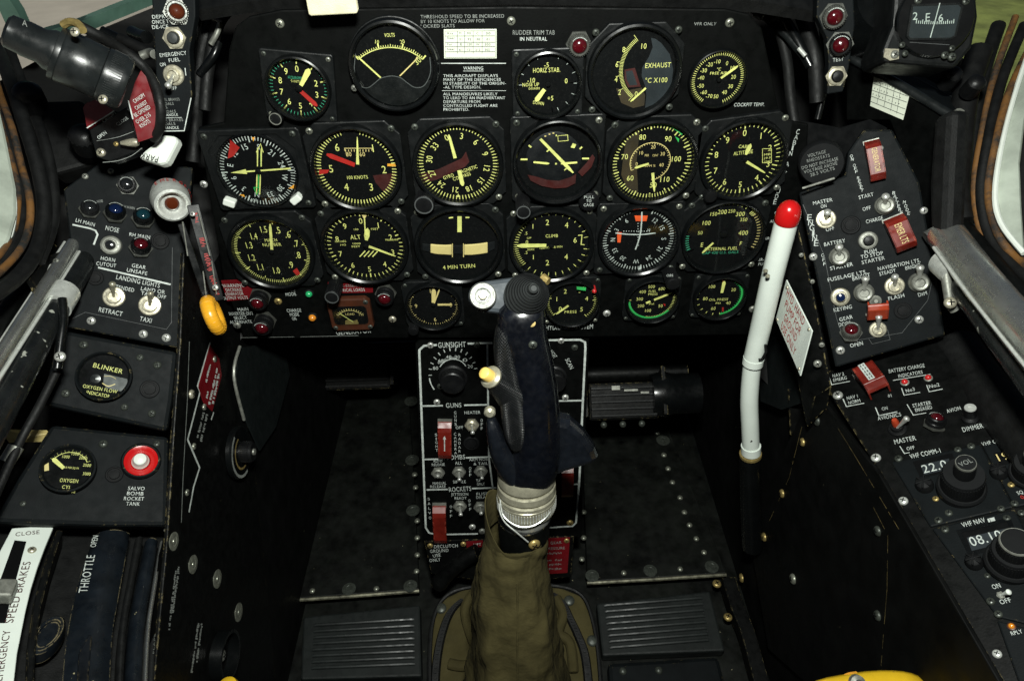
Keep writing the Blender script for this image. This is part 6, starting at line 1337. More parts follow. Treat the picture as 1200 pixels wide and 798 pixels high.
# ---- throttle quadrant
TH = Pl.three((40, 618, .60), (190, 640, .63), (60, 790, .51))
mat('quadrant_black', (.0024, .0028, .0029), .5, var=.4, bump=.15, spec=.16, edge=(.0010, (.17, .14, .07), .50), chips=(180, .775, (.30, .27, .14)))
def thp(name, label, cat, px, m, lift=0., thick=.02, bevel=.0015):
    pl = Pl(TH.o+TH.n*lift, TH.n, TH.u); return Panel(name, label, cat, pl, px, m, thick, bevel)
q = thp('throttle_quadrant', 'black throttle quadrant base at the lower left', 'throttle', [(-30, 606), (200, 612), (196, 660), (182, 760), (178, 840), (-60, 840)], 'rubber_black', -.030, .01)
q.done()
sp = thp('speed_brake_plate', 'white curved EMERGENCY SPEED BRAKES plate with black slot in the lower left corner', 'placard plate', [(14, 618.5), (36, 617), (62.5, 617.5), (53, 640), (44, 664), (36, 690), (30, 715), (25, 740), (20, 765), (16, 800), (12, 840), (-40, 840), (-40, 700), (0, 645)], 'paint_white', .006, .004, .0008)
sp.fill([(17, 633), (31, 634.5), (26, 652), (21, 671), (13, 700), (6, 730), (-30, 730), (-30, 700), (0, 680)], 'dial_black', .0003)
sp.lab('CLOSE', 17.5, 628.5, 46.5, 625.5, 5, 'dark_red_ink')
sp.lab('SPEED BRAKES', 15, 730, 36.5, 658, 6.6, 'dark_red_ink'); sp.lab('EMERGENCY', 2.5, 798, 12.5, 738, 6.6, 'dark_red_ink')
sp.screw(37.5, 644.5, 5.5, 'nickel')
c_ = [V((*sp.L(x, y), .004)) for x, y in ((-6, 690), (5, 712))]; MB().box((0, 0, .004), (.024, .016, .012), Mx.Translation(c_[0].lerp(c_[1], .5)-V((.002, 0, 0))) @ Mx.Rotation(.25, 4, 'Z')).build('selector_tab', 'dull_steel', sp.root, bevel=.002)
sp.done()
e1 = thp('quadrant_strip', 'narrow dark quadrant strip with brassy worn edges beside the white plate', 'strip', [(66, 620), (74, 621), (60, 665), (48, 712), (42, 760), (38, 840), (28, 840), (31, 760), (38, 710), (50, 665)], 'quadrant_black', .0, .02); e1.done()
mat('drum_black', (.0052, .0072, .0098), .34, var=.5, bump=.08, spec=.4, edge=(.0016, (.24, .20, .11), .46), chips=(150, .74, (.30, .27, .16)))
def drum(name, label, cat, left, right, m, lift=.0, bulge=.006):
    pl = Pl(TH.o+TH.n*lift, TH.n, TH.u); Mt = pl.M(*left[0]); root = thing(name, label, cat, Mt); inv = Mt.inverted()
    l_ = spl([inv @ pl.hit(*p) for p in left], 6); r_ = spl([inv @ pl.hit(*p) for p in right], 6); rings = []
    for p, q in zip(l_, r_): rings.append([p+V((0, 0, -.02))]+[p.lerp(q, t/8)+V((0, 0, bulge*math.sin(PI*t/8)**.7)) for t in range(9)]+[q+V((0, 0, -.02))])
    b = MB(); b.loft(rings); b.build(name.split('_')[-1], m, root, sharp=50)
    class R: pass
    o = R(); o.root = root; o.inv = inv; o.pl = pl; o.lift = bulge+.0006; o.mb = MB(); return o
def drumtext(o, st, x0, y0, x1, y1, hpx):
    a = o.inv @ o.pl.hit(x0, y0, o.lift); e = o.inv @ o.pl.hit(x1, y1, o.lift); dd = e-a
    o.mb.text(st, (a.x, a.y), hpx*o.pl.sx(x0, y0), dd.length, math.atan2(dd.y, dd.x), o.lift, 'L')
tt = drum('throttle_plate', 'black curved THROTTLE plate with white lettering', 'plate', [(112, 626), (96, 668), (84, 715), (76, 765), (70, 840)], [(152, 625), (146, 660), (138, 705), (131, 750), (127, 840)], 'drum_black', .0, .006)
drumtext(tt, 'THROTTLE', 102, 694, 111.5, 650, 10); drumtext(tt, 'OPEN', 112, 641, 115.5, 627, 6.5); tt.mb.build('lettering', 'white_ink', tt.root)
for lab_, l_, r_, m, lf, bu in (('fluted black rubber strip between the throttle plate and the silver edge', [(158, 632), (149, 680), (139, 740), (134, 840)], [(168, 630), (158, 680), (148, 740), (143, 840)], 'rubber_black', .004, .003), ('dark blue black curved strip left of the silver quadrant edge', [(170, 634), (160, 680), (150, 740), (145, 840)], [(185, 634), (176, 690), (169, 740), (164, 840)], 'drum_black', .001, .005), ('silver worn metal edge on the right of the throttle quadrant', [(187, 636), (178, 690), (171, 740), (166, 840)], [(191, 634), (183, 690), (176, 740), (171, 840)], 'rail_metal', .006, .002)):
    e1 = drum('quadrant_strip', lab_, 'strip', l_, r_, m, lf, bu)
for x, y, r, l_ in ((56, 745, 17, 'round black friction disc in the gap left of the throttle plate'),):
    M_ = TH.M(x, y, 0, -.006); k = TH.sx(x, y); r_ = thing('friction_disc', l_, 'disc', M_); MB().lathe([(r*k, -.01), (r*k, .002), ((r-2)*k, .004), ((r-5)*k, .004), ((r-6)*k, .002), (0, .002)], 40, Mx.Scale(1.8, 4, (0, 1, 0))).build('disc', 'drum_black', r_)
for x, y, r, l_ in ((197, 621, 5, 'bright domed bolt at the top corner of the throttle quadrant'),):
    M_ = TH.M(x, y, 0, .012); k = TH.sx(x, y); r_ = thing('domed_bolt', l_, 'bolt', M_); part(r_, 'head', 'rivet', mk_rivet, 'steel', r*k)
for o_, pts in (('throttle_slot', [(96, 772), (104, 745), (100, 800)]),): pass
q2 = thp('throttle_friction_lever', 'bluish black lever lying in the slot of the throttle plate', 'lever', [(92, 765), (104, 742), (108, 744), (104, 790), (102, 840), (88, 840)], 'worn_blue', .010, .006, .001); q2.done()
# ================================================================== RIGHT SIDE
# ---- engine switch panel
EP = Pl.three((945, 225, .655), (980, 430, .668), (1107, 393, .632))
ep = Panel('engine_switch_panel', 'dark grey right hand ENGINE switch panel full of toggles', 'switch panel', EP, [(936, 226), (990, 206), (994, 178), (1012, 152), (1046, 152), (1078, 214), (1093, 300), (1108, 393), (979, 431)], 'console_black', .022, .002)
ep.labv('ENGINE', 948, 255, 956, 285, 7, 6.5)
for a in (('MASTER', 952.6, 240.7, 975.7, 236, 4.8), ('ON', 962, 244.4, 969, 242.9, 4.6), ('OFF', 968, 271.6, 978, 269.2, 4.6), ('BATTERY', 965.7, 289, 990.7, 284, 5), ('STARTER', 973, 317, 999.7, 311.5, 5), ('FUSELAGE LTS.', 970, 330.5, 1016.5, 320.4, 5), ('BRIGHT', 999, 329.3, 1020, 324, 5), ('PUSH', 1013, 298, 1027.8, 295, 4.8), ('TO STOP', 1009, 303.6, 1035, 298.6, 5), ('STARTER', 1010, 310, 1037, 304.2, 5), ('START', 1006.5, 234, 1024, 229.7, 5), ('OFF', 1011, 247.7, 1020.8, 245.3, 4.8), ('CHARGE', 1015, 262.3, 1035, 257.5, 5), ('NAVIGATION LTS.', 1028.6, 317.4, 1079, 307, 5), ('STEADY', 1030.8, 323.4, 1050, 318.6, 4.8), ('BRIGHT', 1061, 316.7, 1079, 312.4, 4.8), ('FLASH', 1041, 352.3, 1060.4, 347.8, 5), ('DIM', 1076, 347.9, 1087, 345, 5), ('KEYING', 977, 365.7, 999, 361.2, 5), ('GEAR', 984, 376.8, 999.5, 373, 5), ('DOOR', 983, 383, 998, 380, 5), ('OPEN', 996.5, 407.3, 1012, 403.8, 5)): ep.lab(*a)
ep.labv('OFF', 964, 299, 966, 309, 4.4, 3.8); ep.labv('ON OFF RESET', 997.5, 183, 1010, 223, 4, 3.6); ep.labv('BATTERY', 1047, 226, 1055.5, 249, 4.4, 3.8); ep.labv('MODE', 1059.5, 237, 1064.5, 250, 4.4, 3.8)
for x, y, r in ((953, 301, 5), (1082.5, 247, 4.8), (984.7, 410.5, 5.5), (1077, 374.5, 5.5), (1032, 174, 3.5)): ep.screw(x, y, r, 'steel')
ep.line([(1092, 330), (1087, 352), (1057, 390), (990, 401), (980, 372), (966, 300), (941, 240)], .5, 'grey_ink'); ep.line([(1018, 397), (1022, 403), (1043, 398), (1040, 386)], .5, 'grey_ink')
ep.done()
toggle('ENGINE MASTER toggle switch between ON and OFF', EP, 967.7, 257, 970, 248, 11.5, kind='ring', m='nickel', lr=.40)
toggle('START toggle with wide grey collar above the CHARGE lettering', EP, 1036.6, 241, 1038, 229, 11.5, kind='collar', m='dull_steel', lr=.42)
toggle('BATTERY STARTER toggle with wide grey collar beside the OFF lettering', EP, 983.2, 301, 983.4, 288, 11.5, kind='collar', m='dull_steel', lr=.42)
toggle('FUSELAGE LTS toggle with grey collar partly behind the raised red guard', EP, 1012, 343, 1014.5, 325, 11.5, kind='collar', m='dull_steel', lr=.42)
toggle('NAVIGATION LTS toggle between STEADY and FLASH', EP, 1048, 335, 1049, 323, 11.5, kind='ring', m='nickel', lr=.38)
toggle('NAVIGATION LTS dimmer toggle with tall grey collar between BRIGHT and DIM', EP, 1076.5, 331, 1078.5, 312, 12, kind='collar', m='dull_steel', lr=.42)
toggle('bare toggle switch below the raised red guard', EP, 1028.5, 386, 1030, 370, 10, kind='ring', m='nickel', lr=.42)
button('round PUSH TO STOP STARTER button with grey ring', EP, 1017, 282, 12, 'knob_black', 'dull_steel', capk=1.0); button('round KEYING button with dark blue centre and nickel ring', EP, 984.5, 348, 12, 'lens_blue', 'nickel', capk=.9)
lamp('GEAR DOOR OPEN lamp with purple red lens', EP, 997, 391, 11.5, 'lens_red', 'dull_steel', tx=998.5, ty=382, tall=1.1)
plug('black round plug right of the ENGINE MASTER switch', EP, 997, 264, 12); plug('black round plug between the raised red guard and the lower right panel screw', EP, 1058, 364, 11)
guard('long red GENERATOR guard at the top of the engine panel', EP, 1020, 166, 1028, 212, 18, 'guard_red', .014, 'GENERATOR', 'cream_bar')
guard('red guard with a pale label under the START toggle', EP, 1045, 255, 1061, 292, 25, 'guard_red', .016, 'EMER LTS', 'cream_bar')
guard('small raised orange red guard standing open in front of the FUSELAGE LTS toggle', EP, 1026.5, 368, 1025, 342, 24, 'guard_orange', .010, up=45)
# worn strip on the inner edge of the engine panel
b = MB(); n_ = EP.n
q = [EP.hit(x, y, -.004) for x, y in ((930, 240), (944, 300), (957, 360), (970, 430), (975, 452))]
b.loft([[p, p+V((-.012, .004, -.02)), p+V((-.010, .0, -.06)), p+V((.004, 0, -.03))] for p in q]); o = b.build('edge_strip', 'worn_black', ep.root, bevel=.001); o.matrix_parent_inverse = ep.root.matrix_world.inverted()
ei_ = ep.root.matrix_world.inverted()
for x, y, rr in ((939, 299, 3), (952, 330, 3), (963, 404, 3.5), (958, 426, 5)): screw(ep.root, ei_ @ EP.hit(x, y, .002), rr*EP.sx(x, y), 'dull_steel')

# ---- voltage rheostat cover
VP = Pl(F(962, 190, .645), (-.30, -.93, .2))
M_ = VP.M(961.5, 189); k = VP.sx(961.5, 189); vr = thing('voltage_rheostat_cover', 'round black cover with VOLTAGE RHEOSTATS warning lettering beside the cabin altitude scale', 'cover', M_)
MB().lathe([(27*k, 0), (27*k, .010), (25*k, .0125), (0, .0125)], 44).build('cover', 'cap_black', vr)
b = MB(); Mi_ = M_.inverted()
for t, x0, y0, x1, y1 in (('VOLTAGE', 947, 185, 968, 179.6), ('RHEOSTATS', 945.6, 191, 972.7, 184), ('DO NOT INCREASE', 939.5, 199, 982.5, 187.8), ('VOLTAGE ABOVE', 942.5, 203.8, 981.5, 193), ('28.5 VOLTS', 949.6, 207.3, 978.5, 199)):
    a = Mi_ @ VP.hit(x0, y0, .0127); e = Mi_ @ VP.hit(x1, y1, .0127); dd = e-a; b.text(t, (a.x, a.y), 4*k, dd.length, math.atan2(dd.y, dd.x), .0128, 'L')
b.build('white_lettering', 'dim_ink', vr)
strip3(vr, 'bracket', 'dull_steel', (940, 221, .632), (978, 209, .628), .0025, .002)
# dark panel behind (right part of main panel wing)
hsheet('wing_plate', 'dial_black', Pl(F(960, 200, .68), (-.25, -.9, .3)), [(930, 140), (985, 150), (1020, 140), (1040, 150), (1046, 200), (1000, 300), (930, 330)], 'dark wing plate between the instrument panel and the engine switch panel', 'panel', .004, None, .001)

# ---- white hydraulic hand pump lever
HL = thing('hydraulic_pump_lever', 'white tubular hand pump lever with glossy red tip and chipped paint', 'lever', Mx.Translation(F(880, 530, .80)))
inv = HL.matrix_world.inverted()
def rtube(nm, m, pts, n=22, sm=8, par=HL):
    P = [F(p[0], p[1], p[2]) for p in pts]; q = spl(P, sm); rs = [p[3]*p[2]/FP for p in pts]; R_ = []
    for i in range(len(pts)-1):
        for j in range(sm): R_.append(rs[i]+(rs[i+1]-rs[i])*j/sm)
    R_.append(rs[-1]); b = MB(); b.tube([inv @ p for p in q], R_, n); return b.build(nm, m, par)
rtube('tube', 'paint_white', [(922, 258, .600, 13.4), (905, 325, .640, 12.6), (890, 390, .690, 11.7), (882, 424, .715, 11.3)])
rtube('lower_tube', 'paint_white', [(883, 418, .714, 10.4), (880, 440, .728, 10.2), (878, 470, .748, 10.2), (879, 500, .77, 10), (880, 526, .79, 9.8)])
rtube('joint_rim', 'paint_white', [(883.5, 419, .711, 11.9), (882, 426, .716, 11.9)], sm=3)
HA = (F(922, 258, .600)-F(905, 325, .640)).normalized(); R_ = V((0, 0, 1)).rotation_difference(HA).to_matrix().to_4x4(); k = .6/FP
MB().lathe([(13.2*k, -.004), (13.9*k, -.003), (14.2*k, .002), (13.4*k, .008), (11*k, .0125), (7*k, .0155), (3*k, .0168), (0, .017)], 32, Mx.Translation(F(922.5, 256, .598)-F(880, 530, .80)) @ R_).build('red_tip', 'knob_red', HL)
rtube('base_collar', 'paint_white', [(880, 522, .787, 11.2), (880, 530, .793, 11.2)], sm=3); rtube('base_rim', 'brass', [(879.5, 531, .794, 12.5), (879.5, 533.5, .796, 12.5)], sm=2); rtube('socket', 'bezel_black', [(879, 533, .797, 12), (880, 590, .85, 12), (882, 640, .90, 12)])
b = MB(); b.tube([inv @ F(x, y, d_) for x, y, d_ in ((897, 404, .685), (898, 412, .689), (893, 421, .697), (889, 421.5, .698))], .0014, 6); b.build('paint_chip', 'rubber_black', HL)
b = MB(); b.lathe([(.0020, 0), (.0018, .002), (0, .002)], 10, Mx.Translation(inv @ F(896.5, 318, .622)) @ V((0, 0, 1)).rotation_difference(V((.2, -.6, .7)).normalized()).to_matrix().to_4x4()); b.lathe([(.0020, 0), (.0018, .002), (0, .002)], 10, Mx.Translation(inv @ F(899, 324, .624)) @ V((0, 0, 1)).rotation_difference(V((.2, -.6, .7)).normalized()).to_matrix().to_4x4()); b.build('pin', 'cream_metal', HL)

# ---- HYD HAND PUMP placard on the side wall
WP = Pl((.268, .5, .7), (-1, 0, 0), (0, -1, 0))
hp = Panel('pump_placard', 'pale grey placard with red HYD. HAND PUMP FOR GROUND USE ONLY lettering', 'placard', WP, [(921.3, 328), (951.4, 388), (937.6, 440.5), (909, 374)], 'paint_white', .0012, .0003)
for t, x0, y0, x1, y1, h in (('HYD. HAND', 921.5, 345, 941.5, 382.5, 5.5), ('PUMP FOR', 919.5, 358.5, 937, 393.5, 5.5), ('GROUND', 918.5, 374, 932.5, 401.5, 5.5), ('USE ONLY', 915, 383.5, 931, 417, 5.5)):
    a = V(hp.L(x0, y0)); e = V(hp.L(x1, y1)); dd = e-a; hp.m('red_ink').text(t, a, .0085, dd.length, math.atan2(dd.y, dd.x), .0004, 'L')
for x, y in ((922.5, 337), (948, 386), (936.5, 432), (911, 374.5)): hp.screw(x, y, 2.2, 'nickel')
hp.done()
o = hsheet('wall_plate', 'lining_grey', Pl((.312, .5, .7), (-1, 0, 0), (0, -1, 0)), [(905, 330), (945, 300), (968, 420), (950, 470), (920, 480), (895, 470), (893, 440)], 'smooth dark grey wall plate behind the pump lever and its placard', 'plate', .004)

# ---- right console: avionics
RC = Pl.three((960, 440, .705), (1178, 798, .462), (1108, 398, .655))
rc = Panel('avionics_console', 'black right console with AVIONICS switch and boxed white lettering', 'console panel', RC, [(958, 438), (1112, 396), (1240, 480), (1260, 840), (1202, 846), (1120, 706), (1030, 552)], 'worn_black', .03, .0015)
def bx(*pts): rc.line(list(pts), 1.1, 'white_ink')
for a in (('NAV 2', 975.7, 442.7, 989.5, 440, 4.4), ('EMERG', 976.5, 447.8, 993, 444.5, 4.4), ('NAV 1', 992.7, 469, 1006.5, 465.8, 4.4), ('NORM', 994.5, 474.4, 1009, 471, 4.4), ('BATTERY CHARGE', 1041.6, 437.5, 1084, 430.5, 5), ('INDICATORS', 1053, 443, 1081.7, 438, 4.6), ('No3', 1061.7, 460.3, 1073, 457.8, 4.6), ('No2', 1089, 455.3, 1101.8, 452.6, 4.6), ('ON', 1034, 481.4, 1041, 479.8, 4.4), ('AVIONICS', 1029, 492.8, 1056.6, 487.6, 5), ('MASTER', 1048.4, 520.8, 1074, 515.7, 5.4), ('OFF', 1063, 528, 1072.4, 526, 4.4), ('STARTER', 1070, 477.8, 1091.7, 473.8, 4.8), ('ENGAGED', 1073, 483, 1093, 479, 4.8), ('AVION', 1110.5, 484.3, 1127, 480, 5), ('DIMMER', 1128.6, 506.5, 1153, 501.3, 5.4), ('01', 1041, 466, 1046, 465, 4)): rc.lab(*a)
bx((970.7, 439.5), (974.7, 451), (996, 447)); bx((988, 467.6), (992, 476.6), (1012.8, 472.6)); bx((1046.6, 446), (1090.5, 438.8)); bx((1056.6, 455), (1059.6, 463.3), (1078.4, 460)); bx((1086, 451.4), (1089, 459.3), (1105, 456)); bx((1026, 477.6), (1030, 487.2), (1051.6, 482.6)); bx((1063, 474), (1070.4, 486.6), (1085.5, 484)); bx((1054.6, 523), (1060, 531.5), (1066, 530.4))
for x, y, m_ in ((982, 463.5, 'steel'), (1026.6, 536.5, 'bright_steel'), (1058.6, 587, 'bright_steel'), (1168.5, 766, 'bright_steel'), (1153.5, 459, 'steel')): rc.screw(x, y, 6, m_)
rc.done()
guard('boxy red guard with a white label strip between the NAV letterings', RC, 1012, 437, 1033, 465, 27, 'guard_red', .020, None)
g_ = bpy.data.objects[[o.name for o in C.objects if o.get('label', '').startswith('boxy red guard')][0]]; k = RC.sx(1020, 450); lg_ = (RC.hit(1033, 465)-RC.hit(1012, 437)).length
pt_ = MB().box((lg_*.48, -.0008, .0203), (lg_*.62, 8*k, .0006)).build('white_label', 'white_ink', g_)
b = MB()
for i in range(5):
    for s_ in (-1, 1): b.box((lg_*(.24+.12*i), -.0008+s_*1.6*k, .0207), (lg_*.07, 1.0*k, .0003))
b.build('figures', 'dial_black', pt_)
for x, y, l in ((1060.5, 448.5, 'red BATTERY CHARGE light above No3'), (1088, 443.5, 'red BATTERY CHARGE light above No2')): led(l, RC, x, y, 5, 'lens_bright_red', 'dull_steel')
toggle('AVIONICS MASTER toggle with an orange dab on its collar', RC, 1052, 503, 1063.5, 489.5, 11, h=.017, kind='ring', m='knob_black', lr=.36)
o = thing('orange_band', 'orange dab of paint around the AVIONICS MASTER toggle', 'band', RC.M(1051, 500)); k = RC.sx(1051, 500); MB().lathe([(4.5*k, .0), (4.5*k, .0085), (3*k, .011), (0, .011)], 18).build('band', 'guard_orange', o)
lamp('STARTER ENGAGED lamp with lettered grey ring and dark red lens', RC, 1094.5, 499, 12, 'lens_red', 'knob_black', tx=1100, ty=484, tall=1.25)
k_ = thing('dimmer_control', 'round AVIONICS DIMMER knob with bright metal top', 'knob', RC.M(1137, 491)); k = RC.sx(1137, 491); v_ = aim(RC, k_.matrix_world, 1137, 478, .014); q = V((0, 0, 1)).rotation_difference(v_.normalized()).to_matrix().to_4x4()
kb = MB().lathe([(11*k, 0), (11*k, .003), (8*k, .005), (8*k, .014), (0, .014)], 28, q).build('knob', 'knob_black', k_); MB().lathe([(7.4*k, .0141), (7*k, .0150), (3*k, .0150), (2.5*k, .0143), (0, .0143)], 24, q).build('cap', 'bright_steel', kb)

# ---- radios
RD = Pl(RC.o+RC.n*.002, RC.n, RC.u)
def radio(name, label, px): return Panel(name, label, 'radio panel', RD, px, 'console_black', .006, .0012)
r1 = radio('vhf_comm_radio', 'VHF COMM-1 radio panel showing 22.0 with a stacked volume knob', [(1044, 541), (1149, 520), (1188, 594), (1090, 617)])
r1.lab('VHF COMM-1', 1067.4, 537.8, 1104, 530.2, 5.4)
r1.fill([(1069.5, 541), (1116, 531), (1124, 550), (1079, 560.5)], 'dial_black'); r1.fill([(1079, 545), (1112, 537.5), (1116, 549), (1083, 556.5)], 'slate_ink', .0004); r1.lab('22.0', 1082.5, 555, 1112, 548, 9.5, z=.0006); r1.done()
for x, y, r in ((1053, 537.5, 5), (1112, 601, 5), (1099.5, 610, 5)): r1.screw(x, y, r, 'washer_grey')
r1.screw(1096.5, 584.5, 4, 'brass')
r2 = radio('vhf_comm_radio', 'second VHF COMM radio panel cut by the right edge, showing 19.9', [(1150, 520), (1210, 507), (1250, 580), (1189, 594)])
r2.lab('VHF COMM', 1151.4, 522.8, 1183, 516.3, 5); r2.fill([(1164, 531), (1200, 523), (1206, 538), (1173, 546)], 'dial_black'); r2.lab('19.9', 1168, 541.5, 1197, 534.5, 8.5, 'cream_bar', z=.0006); r2.lab('SQ', 1193, 580, 1200, 578, 4.5)
for x, y, r, m_ in ((1138, 523, 5, 'washer_grey'), (1122.5, 527, 4.5, 'washer_grey'), (1185, 568, 4.5, 'brass'), (1173, 596, 5, 'washer_grey'), (1189, 590, 5, 'washer_grey'), (1180, 607, 5, 'washer_grey'), (1197, 601, 5, 'washer_grey')): r2.screw(x, y, r, m_)
r2.lab('o', 1197, 585, 1201, 584, 6, 'red_ink'); r2.done()
r3 = radio('vhf_nav_radio', 'VHF NAV radio panel showing 08.10 beside a big black knob', [(1092, 619), (1189, 596), (1262, 745), (1168, 722)])
r3.lab('VHF NAV', 1128.6, 618, 1155.6, 611.6, 5.4); r3.fill([(1157, 608), (1165, 606), (1168, 614), (1160, 616)], 'white_ink', .0004); r3.lab('1', 1161, 614, 1164, 613.3, 5.5, 'dial_black', z=.0007)
b = MB(); fr = [r3.L(*p_) for p_ in ((1124, 623), (1182, 609), (1193, 635), (1137, 649))]; b.stroke(fr, .003, .0008, closed=True); b.build('window_frame', 'bezel_black', r3.root)
r3.fill([(1125, 624), (1181, 610), (1192, 634), (1138, 648)], 'dial_black'); r3.fill([(1133, 630), (1180, 619), (1186, 634), (1139, 645.5)], 'slate_ink', .0005); r3.lab('08.10', 1139, 640.5, 1177, 631, 10.5, z=.0007)
r3.lab('ON', 1164, 690.5, 1174, 688, 5.2); r3.lab('OFF', 1173, 708.3, 1186, 705, 5.2); r3.lab('RPLY', 1185.5, 744.5, 1199, 741.5, 5)
for x, y, r, m_ in ((1100, 609.5, 5, 'washer_grey'), (1107.5, 620.5, 5, 'washer_grey'), (1161, 704.5, 5.5, 'washer_grey'), (1170, 719.5, 5.5, 'washer_grey'), (1157, 674.5, 4, 'washer_grey')): r3.screw(x, y, r, m_)
r3.done()
def stackknob(label, px, py, tx, ty, r0, r1_, hh, cap='cap_black', txt=None):
    M = RD.M(px, py); k = RD.sx(px, py); root = thing('stacked_knob', label, 'knob', M, 'stacked radio knobs'); v = aim(RD, M, tx, ty, hh); q = V((0, 0, 1)).rotation_difference(v.normalized()).to_matrix().to_4x4(); H = v.length
    b = MB(); b.lathe([(r0*k, 0), (r0*k, H*.12), (r0*.92*k, H*.16), (r0*.86*k, H*.16), (r0*.84*k, H*.55), (r0*.80*k, H*.60), (0, H*.60)], 44, q); knurl(b, r0*.845*k, H*.18, H*.54, 44, q, .03); o = b.build('outer_knob', 'cap_black', root)
    b = MB(); b.lathe([(r1_*k, H*.58), (r1_*k, H*.94), (r1_*.93*k, H), (0, H)], 36, q); knurl(b, r1_*k, H*.62, H*.92, 30, q, .04); i_ = b.build('inner_knob', cap, root)
    MB().lathe([(r1_*.99*k, H*.955), (r1_*.995*k, H*.975), (r1_*.94*k, H*1.003), (r1_*.90*k, H*1.003), (r1_*.90*k, H*.955)], 36, q, closed=True).build('rim', 'dull_steel', i_)
    if txt:
        t = MB(); t.text(txt, (0, -r1_*.22*k), r1_*.5*k, r1_*1.3*k, .15, H*1.004); o = MB(); o.add([q @ p for p in t.v], t.f); o.build('lettering', 'dim_ink', i_)
    return root
stackknob('tall stacked VOL knob of the VHF COMM-1 radio', 1126, 573, 1132, 542, 30, 12.5, .042, txt='VOL'); stackknob('big black stacked knob of the VHF NAV radio', 1183, 660, 1192, 634, 32, 21, .034)
stackknob('large brownish knob cut by the right edge on the second COMM radio', 1206, 556, 1212, 532, 26, 12, .036)
for x, y, l in ((1084, 570, 'small round finned knob just left of the VOL knob'), (1171, 555, 'small round finned knob right of the VOL knob'), (1142, 660, 'flat round recessed knob under the VHF NAV display')):
    M = RD.M(x, y); k = RD.sx(x, y); r_ = thing('finned_knob', l, 'knob', M); b = MB(); b.lathe([(11*k, 0), (11*k, .004), (9.5*k, .007), (4*k, .009), (0, .009)], 28)
    for i in range(3): b.box((0, 0, .007), (20*k, 2.2*k, .005), Mx.Rotation(i*PI/3, 4, 'Z'))
    b.build('knob', 'cap_black', r_, bevel=.0004)
toggle('small slide switch with white tip between ON and OFF on the NAV radio', RD, 1173, 697.5, 1183, 693, 5.5, h=.010, kind='nut', m='dull_steel', lm='white_plastic', lr=.7)
led('small orange RPLY light on the right console', RD, 1185.5, 734, 5, 'lens_orange', 'brown_case')
r4 = radio('transponder_panel', 'dark lower radio panel with fluted edge in the bottom right corner', [(1168, 726), (1262, 750), (1290, 850), (1210, 846)])
r4.done()

# ---- inner side of the right console
CSD = Pl((.318, .4, .5), (-1, 0, 0), (0, -1, 0))
cs = Panel('console_side_plate', 'black inner side plate of the right console with worn edges and screws', 'plate', CSD, [(955, 458), (1030, 556), (1120, 712), (1200, 850), (1000, 850), (900, 760), (880, 640), (905, 560), (940, 480)], 'wall_black', .004, .001)
for P_ in ([(958, 462), (1000, 530), (1054, 620)], [(1024, 594), (1041, 627), (1040, 690), (1033, 780)], [(1038, 762), (1046, 783)], [(940, 500), (925, 560), (902, 610)]):
    Q_ = [V(q_) for q_ in P_]; seg = []
    for i in range(len(Q_)-1):
        n_ = max(2, int((Q_[i+1]-Q_[i]).length/4)); seg += [Q_[i].lerp(Q_[i+1], t_/n_) for t_ in range(n_)]
    seg.append(Q_[-1]); i = 0
    while i < len(seg)-1:
        j = min(len(seg)-1, i+random.choice((1, 1, 2, 3)))
        if random.random() < .72: cs.line([(q_.x, q_.y) for q_ in seg[i:j+1]], random.uniform(.18, .5), 'edge_brass')
        i = j
for x, y, m_ in ((941, 518, 'brass'), (917, 578, 'brass'), (869.5, 677, 'brass'), (896, 629, 'brass'), (930, 678, 'rivet_grey'), (1029, 622, 'washer_grey'), (1029, 721, 'washer_grey'), (958, 493, 'washer_grey')): cs.screw(x, y, 5 if m_ == 'brass' else 6, m_)
cs.done()
bb = MB(); q = [F(922, 455, .76), F(955, 452, .74), F(952, 496, .77), F(925, 510, .78)]; bb.add(q+[p+V((.02, .01, -.02)) for p in q], [(0, 1, 2, 3), (7, 6, 5, 4)]+[(i, 4+i, 4+(i+1) % 4, (i+1) % 4) for i in range(4)]); o = bb.build('bracket', 'worn_black', None, bevel=.002); tag(o, 'black angled bracket below the pump placard', 'bracket')

# ---- right canopy rail
RR = thing('canopy_rail', 'bare metal right canopy rail with black tube, chrome clip and strap', 'rail', Mx.Translation(F(1130, 330, .55)))
addtube(RR, 'rail', 'rail_metal', [(1108, 274, .60), (1150, 330, .545), (1230, 425, .46)], 22, 24)
addtube(RR, 'rail_edge_highlight', 'bright_steel', [(1126, 262, .60), (1168, 318, .542), (1246, 405, .46)], 2.5)  # thin bright steel laid along the rail for its highlights
addtube(RR, 'rail_edge_highlight', 'bright_steel', [(1094, 290, .59), (1136, 347, .535), (1215, 446, .45)], 2)
addtube(RR, 'rail_groove', 'worn_black', [(1116, 270, .583), (1158, 327, .528), (1238, 421, .444)], 3.2)
ri_ = RR.matrix_world.inverted()
for t_ in (.08, .35, .62, .9):
    p_ = F(1108+85*t_, 281+105*t_, .598-.095*t_); screw(RR, ri_ @ (p_-FW*.0165+V((-.004, 0, 0))), .003, 'dull_steel', None, V((-.2, -.6, .75)))
addtube(RR, 'rail_cap', 'rail_metal', [(1086, 280, .61), (1112, 268, .605), (1142, 272, .60)], 9, 14)
addtube(RR, 'rail_channel', 'worn_black', [(1130, 268, .60), (1175, 322, .545), (1240, 400, .47)], 11)
addtube(RR, 'tube', 'chipped_tube', [(1106, 308, .60), (1150, 370, .54), (1230, 478, .455)], 13, 20)
addtube(RR, 'clip', 'bright_steel', [(1105, 307, .592), (1122, 322, .572)], 16.5, 22)
addtube(RR, 'strap', 'dull_steel', [(1108, 318, .575), (1111, 340, .575), (1114, 356, .575), (1119, 364, .575)], 5.5)
